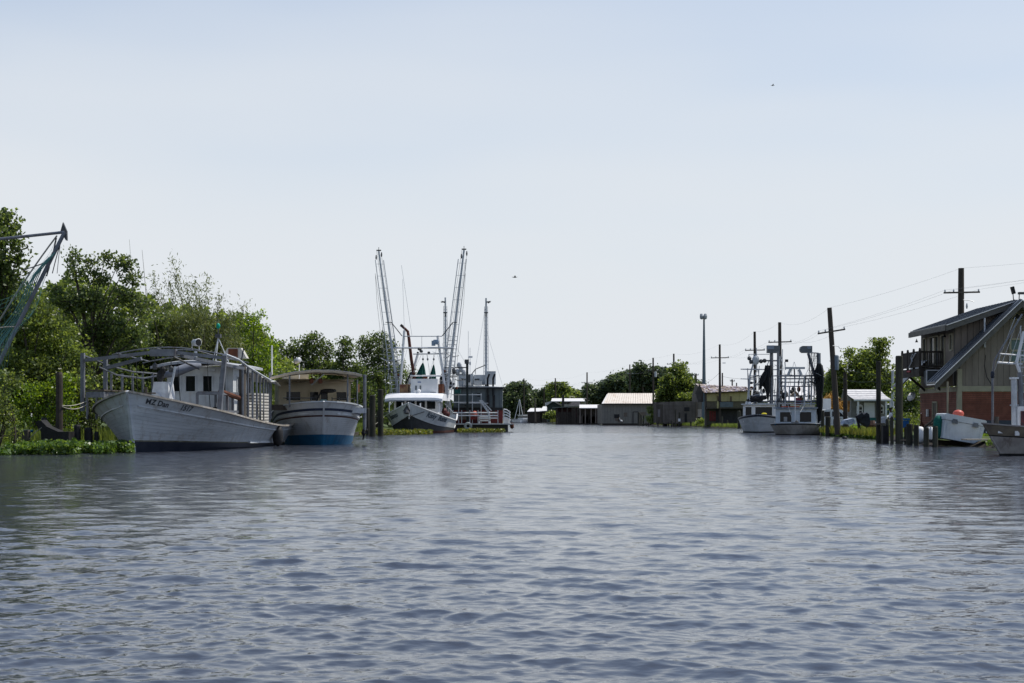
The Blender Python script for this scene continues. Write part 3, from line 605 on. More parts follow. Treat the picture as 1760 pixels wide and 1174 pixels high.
# ===== boat 1: the big white trawler nearest on the left
def boat_one():
    h = Hull((-18.35, 67.9), R(-90-4.5), 20.8, 3.55, 2.9, 1.05, lin=.30, rake=.95, a=.31, wa=.50, wk=.80, kd=.76, stern=.9, up=.18, zpow=1.6, flare=1.25)
    r = h.root('shrimp_boat', 'big weathered white shrimp boat with a bare pipe canopy frame, nearest on the left', 'shrimp boat')
    boot = lambda u: .42*(1-u)**1.2+.10
    top = lambda u: h.zd(u)
    lower = mat('boat_one_hull', (.50,.53,.56), (.38,.41,.44), rough=.5, scale=.6, bump=.006, bscale=2.5, stretch=(.6,.6,5), streak=((.20,.15,.11), .65, 2.6))
    scum = mat('waterline_scum', (.10,.095,.06), (.20,.20,.16), rough=.8, scale=3)
    h.hull(r, [lambda u: -.6, lambda u: boot(u), lambda u: boot(u)+.07, lambda u: h.zd(u)*.80, top], [navy, scum, lower, lower])
    h.seams(r, mat('seam_grey', (.24,.26,.28), (.33,.36,.38), scale=2), 9)  # plank seams in a grey slightly darker than the hull paint
    h.deck(r, mat('deck_grey', (.25,.25,.24), (.16,.16,.155)), .45, white)
    h.cap(r, mat('gunwale_wood', (.34,.31,.27), (.2,.18,.15), rough=.7, streak=((.6,.6,.6), .5, 3)), .22, .09)
    h.rail(r, lower, lambda u: .80, .05, .07)
    MB(h.M).bar((h.S(1,0,0).x-.04, 0, -.3), (.04, 0, 2.95), .12, .2).build('stem', lower, r)
    # half round rubbing strake low at the stern quarter
    for sd in (1, -1): MB(h.M).sweep([h.S(sd, .52+.36*i/10, .33-.1*i/10, .05) for i in range(11)], .12, .13).build('strake', lower, r)
    h.text(r, 'MZ Dan', 1, .75, .86, .36, mat('letter_dark', (.03,.035,.04), (.07,.07,.08), lo=.45, hi=.6), .15)
    h.text(r, '1517', 1, 2.7, .86, .36, MC['letter_dark'], .1)
    W = h.W
    # fender
    fc = h.M @ h.S(1, .76, .62, .30)
    f = MB(); f.lathe(fc-Vector((0,0,.62)), [(.05,0),(.24,.12),(.30,.35),(.31,.62),(.30,.9),(.22,1.1),(.08,1.2),(.07,1.28)], 14); f.build('fender', black, None, smooth=True, label='black oval fender hanging on the nearest white boat', cat='fender')
    MB().path([h.M @ h.S(1,.76,h.zd(.76)+.05,.1), fc+Vector((0,0,.62))], .015, 4).build('fender_rope', rope, r)
    # wheelhouse: local x from -11.6 (front) to -16.2; faceted front
    zd0, zt = .8, 4.75
    hw = 2.0
    wm = mat('wheelhouse_white', (.60,.62,.63), (.47,.49,.50), rough=.5, streak=((.25,.18,.12), .45, 2.5))
    A, B = -11.2, -15.6
    wins = [(-1.55+.78*i, -1.02+.78*i, 2.35, 3.42) for i in range(1, 5)]
    wins = [(-1.45,-.98,3.1,4.02), (-.7,-.1,3.1,4.02), (.28,.84,3.1,4.02), (1.2,1.62,3.15,3.98)]
    wall_with_windows(h.M, r, -hw+.35, hw, zd0, zt-.25, A, wins, wm, wm, glass, facing=1)
    # angled left front panel
    mbw = MB(h.M); mbw.bar((A-.02,-hw+.35,zd0),(A-.02,-hw+.35,zt-.25),.1); mbw.prism([(A,-hw+.35,zd0),(A-.9,-hw,zd0),(A-.9,-hw,3.1),(A,-hw+.35,3.1)],(0,0,0),(.0,.07,0)); mbw.prism([(A,-hw+.35,4.02),(A-.9,-hw,4.02),(A-.9,-hw,zt-.25),(A,-hw+.35,zt-.25)],(0,0,0),(.0,.07,0)); mbw.build('cabin_wall', wm, r)
    wf = MB(h.M); wf.bar((A-.15,-hw+.29,3.1),(A-.15,-hw+.29,4.02),.08); wf.bar((A-.8,-hw+.04,3.1),(A-.8,-hw+.04,4.02),.08); wf.bar((A-.1,-hw+.3,3.12),(A-.85,-hw,3.12),.08); wf.bar((A-.1,-hw+.3,4.0),(A-.85,-hw,4.0),.08); wfo = wf.build('window_frame', wm, r)
    MB(h.M).face([(A-.15,-hw+.34,3.1),(A-.8,-hw+.08,3.1),(A-.8,-hw+.08,4.02),(A-.15,-hw+.34,4.02)]).build('pane', glass, wfo)
    wall_with_windows(h.M, r, B, A-.08, zd0, zt-.25, hw, [(-12.4,-11.9,3.05,4.0),(-13.3,-12.7,1.7,4.0),(-14.9,-14.2,3.05,4.0)], wm, wm, glass2, facing=1, axis='x')
    wall_with_windows(h.M, r, B, A-.9, zd0, zt-.25, -hw, [(-13.6,-13.0,3.05,4.0)], wm, wm, glass2, facing=-1, axis='x')
    MB(h.M).box((B,0,(zd0+zt)/2-.12),(.08,2*hw-.1,zt-zd0-.25)).build('cabin_wall', wm, r)
    # cambered roof with overhang
    rm = mat('roof_grey', (.42,.43,.45), (.30,.31,.33), rough=.5)
    mb = MB(h.M); 
    for dz, hh in ((0, 0),):
        g = [[Vector((xx, y, zt-.22+.32*(1-(y/2.5)**2)+dd)) for y in [-2.4+.4*i for i in range(13)]] for xx, dd in ((A+.9, -.05), (A+.2, .03), (B-.6, .03))]
        mb.grid(g); mb.grid([[p-Vector((0,0,.14)) for p in q][::-1] for q in g]); mb.grid([g[0], [p-Vector((0,0,.14)) for p in g[0]]])
        mb.grid([[q[-1] for q in g], [q[-1]-Vector((0,0,.14)) for q in g]])
    mb.build('cabin_roof', rm, r)
    # visor lamps under the roof edge
    for y in (-.9, .9): MB(h.M).box((A+.25, y, 4.3), (.14,.3,.1)).build('lamp', galv, r)
    # winch housing on the bow
    s_ = MB(h.M); zz = 2.3
    s_.prism([(-4.6,-.55,1.9),(-4.6,.6,1.9),(-4.6,.42,3.5),(-4.6,-.28,3.5)], (0,0,0), (-1.0,0,0)); s_.build('winch_housing', mat('winch_white', (.66,.68,.70), (.45,.46,.48), streak=((.1,.09,.1), .5, 4)), r)
    MB(h.M).tube((-4.55,-.1,2.7),(-4.4,-.1,2.7),.24,n=12).build('winch_drum', galv, r)
    MB(h.M).bar((-4.5,.5,2.4),(-4.9,.75,4.3),.08).build('davit', galv, r)
    MB(h.M).tube((-3.2,-.2,2.0),(-3.2,-.2,3.2),.07,n=6).tube((-3.2,-.6,2.9),(-3.2,.3,2.9),.04,n=6).build('bitt', oldwood, r)
    # --- front arch (skimmer frame)
    xa = -5.0
    pL, pR = (xa, -4.15), (xa, 3.2)
    mb = MB(h.M); mb.bar((xa,-4.15,2.0),(xa,-4.15,5.0),.19).build('frame_post', pipe, r)
    MB(h.M).bar((xa-.2,2.95,1.95),(xa,3.3,4.85),.22).build('frame_post', pipe, r)
    MB(h.M).bar((xa-1.2,-3.4,1.9),(xa-1.2,-3.4,4.75),.19).build('frame_post', pipe, r)
    MB(h.M).bar((xa,-4.1,4.62),(xa,-.5,5.02),.17).build('frame_beam', pipe, r)
    MB(h.M).bar((xa,.75,5.02),(xa,3.25,4.72),.17).build('frame_beam', pipe, r)
    MB(h.M).box((xa+.05,.12,5.0),(.3,1.35,.36)).build('frame_block', pipe, r)
    MB(h.M).bar((xa-1.2,-3.4,4.25),(xa-1.0,-1.4,4.75),.18).build('frame_beam', pipe, r); MB(h.M).bar((xa,1.0,4.85),(xa-3.6,3.3,4.3),.16).build('frame_beam', pipe, r)
    MB(h.M).tube((xa,.5,4.85),(xa-1.2,1.6,4.2),.05,n=6).build('brace', pipedark, r)
    # thick post further aft with rust and winch
    MB(h.M).bar((xa-5.4,2.75,1.2),(xa-5.4,2.75,4.55),.36,.3).build('frame_post', oldwood, r)
    MB(h.M).tube((xa-2.0,2.5,3.05),(xa-5.2,2.6,2.75),.14,n=8).build('winch_shaft', rust, r)
    # top rails: three curved pipes side to side
    for x_, z_, yy in ((xa-.8,5.32,-2.9),(xa-3.2,5.3,-3.0),(xa-5.8,5.1,-3.0)):
        MB(h.M).path([(x_, y, z_-.4*abs(y/3)**1.8) for y in [yy+i*.6 for i in range(11)]], .032, 5).build('canopy_rail', pipe, r)
    for y in (-2.6,-.6,1.4):
        MB(h.M).tube((xa-.6,y,5.33-.4*abs(y/3)**1.8),(xa-5.9,y,5.10-.4*abs(y/3)**1.8),.03,n=5).build('canopy_rail', pipe, r)
    # starboard wing: posts, sagging pipe
    for i in range(6):
        x_ = xa-1.9-1.5*i; MB(h.M).tube((x_,-3.35+.05*i,1.2+.08),(x_,-3.35+.05*i,4.0+.05*i),.065,n=6).build('frame_post', pipe, r)
    MB(h.M).path([(xa-.6,-3.5,4.3),(xa-1.6,-2.9,3.9),(xa-2.4,-1.8,3.75),(xa-3,-.9,3.95)], .05, 5).path([(xa,-4.15,4.9),(xa-2,-3.4,4.4),(xa-5,-3.3,4.2),(xa-9.6,-3.2,4.2)], .05, 5).build('canopy_rail', pipe, r)
    # folded awning bundle
    MB(h.M).path([(xa-3.0,-1.0,3.9),(xa-3.2,-.3,4.1),(xa-3.4,.4,4.4),(xa-3.8,.9,4.5)], [.12,.26,.24,.1], 8).build('awning_bundle', mat('tarp_grey', (.20,.22,.26), (.13,.14,.17), rough=.8), r, smooth=True)
    # starboard plank rack
    for i in range(7): MB(h.M).box((xa+.2-.42*i,-3.35,3.08),(.38,.95,.07)).build('rack_plank', oldwood, r)
    MB(h.M).box((xa-1.0,-3.0,2.85),(3.1,.08,.3)).box((xa+.38,-3.35,2.85),(.08,.95,.3)).build('rack_frame', pipe, r)
    for x_, y_ in ((xa+.3,-3.8),(xa+.3,-2.95),(xa-1,-3.8),(xa-2.5,-3.8)): MB(h.M).tube((x_,y_,1.6),(x_,y_,3.0),.06,n=6).build('rack_leg', pipe, r)
    # port rack in front of the wheelhouse
    fr = MB(h.M); x0, x1, yy = -7.0, -10.4, 2.55
    for x_ in (x0, -8.1, -9.2, x1): fr.bar((x_,yy,1.55),(x_,yy,2.95),.13)
    for x_ in (x0, x1): fr.bar((x_,yy-1.3,1.6),(x_,yy-1.3,2.95),.12)
    fr.bar((x0,yy,2.95),(x1,yy,2.95),.16).bar((x0,yy-1.3,2.95),(x0,yy,2.95),.14).bar((x0,yy,2.0),(x1,yy,2.0),.12).bar((x0,yy-1.3,2.0),(x0,yy,2.0),.1).bar((x0,yy-1.3,2.95),(x1,yy-1.3,2.95),.1)
    fr.build('rack_frame', pipe, r)
    for i in range(8): MB(h.M).box((x0-.25-.42*i,yy-.65,3.03),(.36,1.3,.04)).build('rack_plank', oldwood, r)
    # side posts to the aft awning
    for i in range(9):
        x_ = -9.6-1.12*i; y_ = 2.98-.012*i*i; z0 = h.zd(-x_/20.4); MB(h.M).tube((x_,y_,z0),(x_,y_,4.6-.115*i),.06,n=6).build('awning_post', pipe, r)
    MB(h.M).path([(xa,3.35,4.9),(-8,3.2,4.75),(-10.5,3.05,4.45),(-14,2.9,4.1),(-18.8,2.6,3.7)], .06, 6).build('canopy_rail', galv, r)
    g = [[Vector((x_, y, zz_+.35*(1-(y/2.9)**2)+.05*math.sin(y*4+x_*3))) for y in [-2.8+.35*i for i in range(17)]] for x_, zz_ in ((-13.6,4.12),(-14.6,4.0),(-15.6,3.98),(-16.6,3.82),(-17.8,3.8),(-19,3.62))]
    aw = MB(h.M); aw.grid(g); aw.grid([[p-Vector((0,0,.03)) for p in q][::-1] for q in g]); aw.build('awning', mat('awning_white', (.72,.72,.70), (.55,.55,.53), rough=.8), r, smooth=True)
    # stacked slatted trays on the aft deck (fish baskets)
    tray = mat('tray_plastic', (.55,.53,.48), (.44,.42,.38), rough=.6, rnd=.08)
    for c in range(4):
        st = thing('tray_stack', ('leftmost','second from left','second from right','rightmost')[c]+' of the four columns of slatted white trays on the aft deck', 'tray stack', tuple(W(-12.6-1.12*c, 2.3, 1.05)), h.yaw, 'slatted tray stacks on the nearest boat')
        nrow = (9, 12, 12, 12)[c]
        for k in range(nrow):
            z_ = 1.02+.175*k; mb = MB(h.M)
            cx = -12.6-1.12*c
            for (y_, ax) in ((2.66, 0), (1.96, 0)): mb.box((cx, y_, z_+.07),(1.0,.04,.115))
            for x_ in (cx-.5, cx+.5): mb.box((x_, 2.31, z_+.07),(.04,.70,.115))
            mb.box((cx, 2.31, z_+.02),(.98,.68,.03)); mb.build('tray', tray, st)
    for c in range(4): pass
    MB(h.M).box((-15.2,1.2,1.1),(5.2,2.9,.05)).build('hatch', white, r)
    # roof fittings: searchlight, tripod with green lamp, horn box, aerials
    sl_ = thing('searchlight', 'round white searchlight on a post over the nearest wheelhouse', 'searchlight', tuple(W(A-.6,-.3,4.8)), h.yaw)
    MB(h.M).tube((A-.6,-.3,4.75),(A-.6,-.3,5.5),.09,n=8).bar((A-.6,-.5,5.45),(A-.6,-.5,5.85),.04).bar((A-.6,-.1,5.45),(A-.6,-.1,5.85),.04).bar((A-.6,-.5,5.45),(A-.6,-.1,5.45),.05).build('post', galv, sl_)
    Q = Matrix.Rotation(R(55),3,'Z') @ Matrix.Rotation(R(90),3,'Y')
    MB(h.M).lathe((A-.75,-.5,5.88), [(.05,0),(.17,.06),(.21,.42),(.22,.5)], 14, Q).build('lamp_head', galv, sl_, smooth=True)
    MB(h.M).lathe(Vector((A-.75,-.5,5.88))+Q@Vector((0,0,.5)), [(.2,0),(.18,.02)], 14, Q).build('lens', glass, sl_)
    tp = thing('light_tripod', 'tripod with a green lamp on the roof of the nearest boat', 'lamp tripod', tuple(W(A-1.6,.7,4.85)), h.yaw)
    for dx, dy in ((.5,0),(-.3,.5),(-.3,-.4)): MB(h.M).tube((A-1.6+dx,.7+dy,4.85),(A-1.6,.7,6.2),.03,n=5).build('leg', galv, tp)
    MB(h.M).box((A-1.6,.7,6.3),(.3,.3,.2)).tube((A-1.6,.7,6.35),(A-1.6,.7,6.75),.04,n=6).build('head', pipedark, tp)
    MB(h.M).lathe((A-1.6,.7,6.72), [(.07,0),(.11,.08),(.11,.22),(.04,.3)], 10).build('green_lamp', mat('green_lens', (.0,.20,.13), (.0,.3,.2), rough=.2), tp, smooth=True)
    MB(h.M).tube((A-2,1.9,4.8),(A-2,2.05,5.6),.04,n=5).build('aerial', navy, r)
    hb = MB(h.M); c = Vector((-15.0,1.0,5.35)); hb.prism([c+Vector((0,-.75,-.22)),c+Vector((0,.75,-.22)),c+Vector((0,.4,.38)),c+Vector((0,-.4,.38))],(0,0,0),(-.5,0,0)); hb.build('loudhailer', mat('pale_box', (.5,.48,.43), (.4,.38,.34)), r)
    MB(h.M).box((-14.97,0.95,5.42),(.1,.55,.5)).build('loudhailer_mouth', rust, r)
    for y_ in (.6,1.4): MB(h.M).tube((-15.2,y_,4.5),(-15.2,y_,5.15),.03,n=5).build('strut', galv, r)
    # aerial mast at the stern, hanging blocks
    for y_, dr_ in ((-.35,.35),(.5,.5)): block('pulley_block', W(xa,y_,4.8), r, pipedark, dr_, .13)
    MB(h.M).ball((xa-.2,-.0,4.1),.16,8,(1,1,1.5)).ball((xa-.25,-.15,3.8),.2,8,(1,1,1.6)).build('net_gear', black, r)
    # clutter at the bulwark
    rg_ = random.Random(12)
    for i in range(14):
        x_, y_ = rg_.uniform(-9.5,-5.6), rg_.uniform(-2.2,2.2); z_ = h.zd(-x_/20.8)-.4
        if i % 3 == 0: MB(h.M).box((x_,y_,z_+.4),(rg_.uniform(.3,.8),rg_.uniform(.3,.8),.8),rz=rg_.random()).build('deck_crate', rg_.choice([oldwood, darkwood, pipedark, rust]), r)
        elif i % 3 == 1: MB(h.M).lathe((x_,y_,z_),[(.25,0),(.28,.5),(.2,rg_.uniform(.7,1.0))],9).build('deck_drum', rg_.choice([black, pipedark, rust]), r)
        else: MB(h.M).path([(x_,y_,4.6),(x_+.2,y_+.1,3.6),(x_-.1,y_+.15,z_+.6)], .02, 4).build('hanging_line', black, r)
    for x_, y_, c_, rr_ in ((-7.3,.5,rust,.16),(-8.2,1.2,rust,.13),(-8.8,1.7,black,.17)): MB(h.M).lathe((x_,y_,1.75),[(rr_,0),(rr_*1.1,.35),(rr_*.6,.5)],9).build('deck_bucket', c_, r, smooth=True)
    MB(h.M).path([(-12.4+.0*k,2.9,0) if 0 else (-14.2-.35*math.cos(k*.63),2.86,1.75+.35*math.sin(k*.63)) for k in range(11)], .025, 4).build('rope_coil', black, r)
    for x_ in (-12.6,): MB(h.M).path([(x_,3.0,2.6),(x_+.03,3.05,1.9),(x_-.02,3.05,1.3),(x_,3.08,.75)], .02, 4).build('hanging_line', black, r)
    # mooring ropes to the post
    MB().path(sag(W(xa,-3.8,2.6), P(107,697,69.8), .12), .022, 4).path(sag(W(xa,-3.8,2.45), P(107,699,69.8), .22), .022, 4).build('mooring_rope', rope, None, label='pale mooring ropes from the nearest boat frame to the wooden post', cat='rope')
boat_one()

# ===== boat 2: striped white trawler with a blue bottom and cream canopy
def boat_two():
    D0 = 86.2; h = Hull((X(557,D0), D0), R(-90+12), 15.5, 2.75, 2.62, 1.5, rake=1.4, a=.30, wa=.42, wk=.84, kd=.5, flare=1.1, zpow=1.5)
    r = h.root('shrimp_boat', 'white shrimp boat with blue bottom, dark stripes round the bow and a cream canopy', 'shrimp boat')
    hm = mat('boat_two_hull', (.54,.56,.58), (.42,.44,.46), rough=.5, scale=.8, bump=.004, streak=((.22,.18,.14), .6, 2.6))
    rows = [lambda u: -.6, lambda u: .64-.22*min(1,u*2.2), lambda u: h.zd(u)*.66, lambda u: h.zd(u)*.70, lambda u: h.zd(u)*.80, lambda u: h.zd(u)*.86, lambda u: h.zd(u)]
    h.seams(r, MC['seam_grey'], 7, .34, .62)
    h.hull(r, rows, [bluep, hm, maroon, hm, mat('stripe_navy', (.02,.03,.06), (.03,.04,.07)), hm])
    h.deck(r, mat('deck_grey', (.25,.25,.24)), .4, white); h.cap(r, hullwhite, .2, .08)
    h.rail(r, hm, lambda u: .74, .07, .09, u0=.02)
    MB(h.M).bar((h.S(1,0,.72).x+.03,0,.70),(.05,0,2.66),.10,.12).build('stem', hm, r)
    A = -5.6; hw = 2.15
    wall_with_windows(h.M, r, -hw-.3, hw, 1.2, 4.0, A, [(-2.0,-1.05,2.75,3.35),(-.5,.1,2.75,3.35),(.2,.7,2.75,3.35),(1.2,1.9,2.75,3.35)], cream, cream, glass, facing=1, framed=.06)
    for yy, f_ in ((-hw-.3,-1),(hw,1)): wall_with_windows(h.M, r, -11.5, A-.08, 1.2, 4.0, yy, [(-8,-7,2.7,3.4)], cream, cream, glass, facing=f_, axis='x')
    MB(h.M).box((-8.5,-.1,4.08),(6.3,4.9,.12)).build('cabin_roof', cream, r)
    MB(h.M).box((-7.5,-1.3,4.35),(2.2,1.6,.4)).build('roof_locker', cream, r)
    # canopy: cambered sheet on bows
    can = mat('canopy_cream', (.50,.42,.31), (.38,.31,.22), rough=.8, scale=2, streak=((.16,.10,.06), .5, 1.5))
    ys = [-3.2+.4*i for i in range(15)]
    cz = lambda y, x: 4.55 - .36*abs(y-.0)**2.1/8.5 + .015*math.sin(y*5+x*2) - (.05 if x < -2 else 0)
    g = [[Vector((x, y, cz(y, x)+(.06 if -3.2<x<-1 else .03))) for y in ys] for x in (-.9,-1.8,-2.9,-4.0,-5.0,-5.7)]
    mb = MB(h.M); mb.grid(g); mb.grid([[p-Vector((0,0,.05)) for p in q][::-1] for q in g]); mb.grid([g[0], [p-Vector((0,0,.14)) for p in g[0]]]); mb.build('canopy', can, r, smooth=False)
    g2 = [[Vector((x, y, 3.98 - .3*abs(y)**2/6 + .06*math.sin(y*4+x))) for y in ys[3:-2]] for x in (-3.4,-4.6,-5.7)]
    MB(h.M).grid(g2).build('inner_canopy', can, r)
    for x in (-.95,-2.3,-3.7,-5.2): MB(h.M).path([(x, y, cz(y, x)+.02) for y in ys], .04, 5).build('canopy_rail', pipe, r)
    for y in (-2.0,-.7,.7,2.0): MB(h.M).tube((-.9,y,cz(y,-1)+.02),(-5.6,y,cz(y,-5)),.03,n=4).build('canopy_rail', pipedark, r)
    for (x, y, z0, z1, rr) in ((-1.6,-3.15,1.6,4.45,.13),(-1.3,-2.0,2.3,4.4,.07),(-1.3,1.55,2.3,4.45,.07),(-1.8,2.65,.9,4.35,.14),(-4.6,-3.1,1.6,4.2,.07),(-4.9,2.5,1.6,4.1,.07)):
        MB(h.M).tube((x,y,z0),(x,y,z1),rr*.75,n=8).build('canopy_post', pipe, r)
    # rails, tables, winch
    rl = MB(h.M); rl.tube((-3.2,-2.3,2.9),(-3.2,.0,2.9),.03,n=4)
    for y in (-.55,): rl.tube((-3.2,y,1.6),(-3.2,y,2.9),.035,n=4)
    rl.build('guard_rail', pipe, r)
    rl = MB(h.M); 
    for z_ in (2.15,2.5,2.85): rl.tube((-2.6,.7,z_),(-2.6,2.1,z_),.025,n=4)
    for y in (.7,1.15,1.6,2.1): rl.tube((-2.6,y,1.7),(-2.6,y,2.95),.03,n=4)
    rl.build('guard_rail', pipedark, r)
    MB(h.M).box((-2.6,-2.6,2.3),(1.2,1.6,.35)).box((-2.2,-1.6,1.95),(.12,.12,.7)).box((-2.2,-3.2,1.95),(.12,.12,.7)).build('sorting_table', oldwood, r)
    MB(h.M).box((-2.3,2.0,2.1),(1.2,1.5,.30)).build('sorting_table', galv, r)
    wn = MB(h.M); wn.tube((-2.4,-.3,2.35),(-2.4,.5,2.35),.28,n=10).box((-2.4,-.45,2.2),(.5,.1,1.0)).box((-2.4,.6,2.2),(.5,.1,1.0)).box((-2.5,.1,1.9),(.7,1.1,.3)); wn.build('winch', rust, r)
    MB(h.M).lathe((-2.0,.1,1.9),[(.35,0),(.38,.3),(.3,.7),(.2,.9)],9).build('net_heap', mat('net_teal', (.05,.14,.14), (.2,.22,.2), scale=12), r)
    MB(h.M).ball((-3.0,.5,3.35),.4,8,(1,1.3,.35)).build('boom_gear', black, r)
    MB(h.M).bar((-3.0,.1,3.2),(-3.0,.95,3.4),.14).bar((-3.0,-.3,2.6),(-3,.05,3.3),.1).build('boom', black, r)
    for y in (-.65,-.1): block('pulley_block', W_(h,-1.6,y,4.45), r, rust, .35, .14)
    MB(h.M).tube((-2.2,-.6,3.7),(-1.2,.1,4.35),.04,n=5).build('brace', galv, r)
    MB(h.M).lathe((-2.8,-1.1,2.35),[(.22,0),(.24,.3),(.2,.35)],9).lathe((-2.8,-.75,1.8),[(.35,0),(.38,.6)],9).build('deck_bucket', black, r)
    MB(h.M).box((-1.9,2.3,3.5),(.06,.1,.5)).build('hanging_tag', mat('orange_cloth', (.55,.25,.10), (.4,.2,.1)), r)
    MB(h.M).tube((-1.6,-3.05,4.3),(-1.6,-3.05,6.1),.05,n=6).build('aerial', cleanwhite, r)
    cm = MB(h.M); cm.tube((-6.4,-1.1,4.1),(-6.4,-1.1,5.15),.04,n=6); cm.build('lamp_post', cleanwhite, r)
    MB(h.M).lathe((-6.6,-1.35,5.3),[(.05,0),(.17,.05),(.17,.5),(.15,.52)],10,Matrix.Rotation(R(75),3,'Y')@Matrix.Rotation(R(-30),3,'X')).build('spotlight', galv, r, smooth=True)
    MB(h.M).path([(-1.8,2.65,1.2),(-1.75,2.8,.9),(-1.8,2.6,.55),(-1.9,2.55,.3)], .05, 5).lathe((-1.8,2.6,.5),[(.05,0),(.16,.2),(.1,.45)],7).build('fender_chain', black, r)
    MB(h.M).bar((-1.5,-3.3,1.9),(-1.5,-2.95,2.1),.18,.05).build('step_bracket', galv, r)
def W_(h, x, y, z): return h.W(x, y, z)
boat_two()
def clutter(root, d, x0, x1, y0, y1, n, seed):
    q = random.Random(seed)
    for i in range(n):
        a = (q.uniform(x0,x1), q.uniform(y0,y1)); vert = q.random() < .5; b = (a[0]+q.uniform(-3,3), min(y1+6, a[1]+q.uniform(18,50))) if vert else (a[0]+q.choice((-1,1))*q.uniform(8,26), a[1]+q.uniform(-3,9))
        MB().path(sag(P(*a,d+q.uniform(-.8,1.2)), P(b[0],b[1],d+q.uniform(-.8,1.2)), q.uniform(0,.25), 5), q.choice((.02,.03,.045)), 4).build('rigging_line', q.choice((pipedark, pipe, black, galv)), root)
    for i in range(n//3): MB().ball(P(q.uniform(x0,x1), q.uniform((y0+y1)/2,y1), d+q.uniform(-.5,1)), q.uniform(.12,.26), 7, (1,1,q.uniform(.7,1.6))).build('rigging_block', q.choice((pipedark, black, rust)), root)
HANG = lambda t: .30 + .62*math.sin(math.pi*min(1, t*1.15+.05))**.8 if t < .83 else .55*(1-t)*3+.12
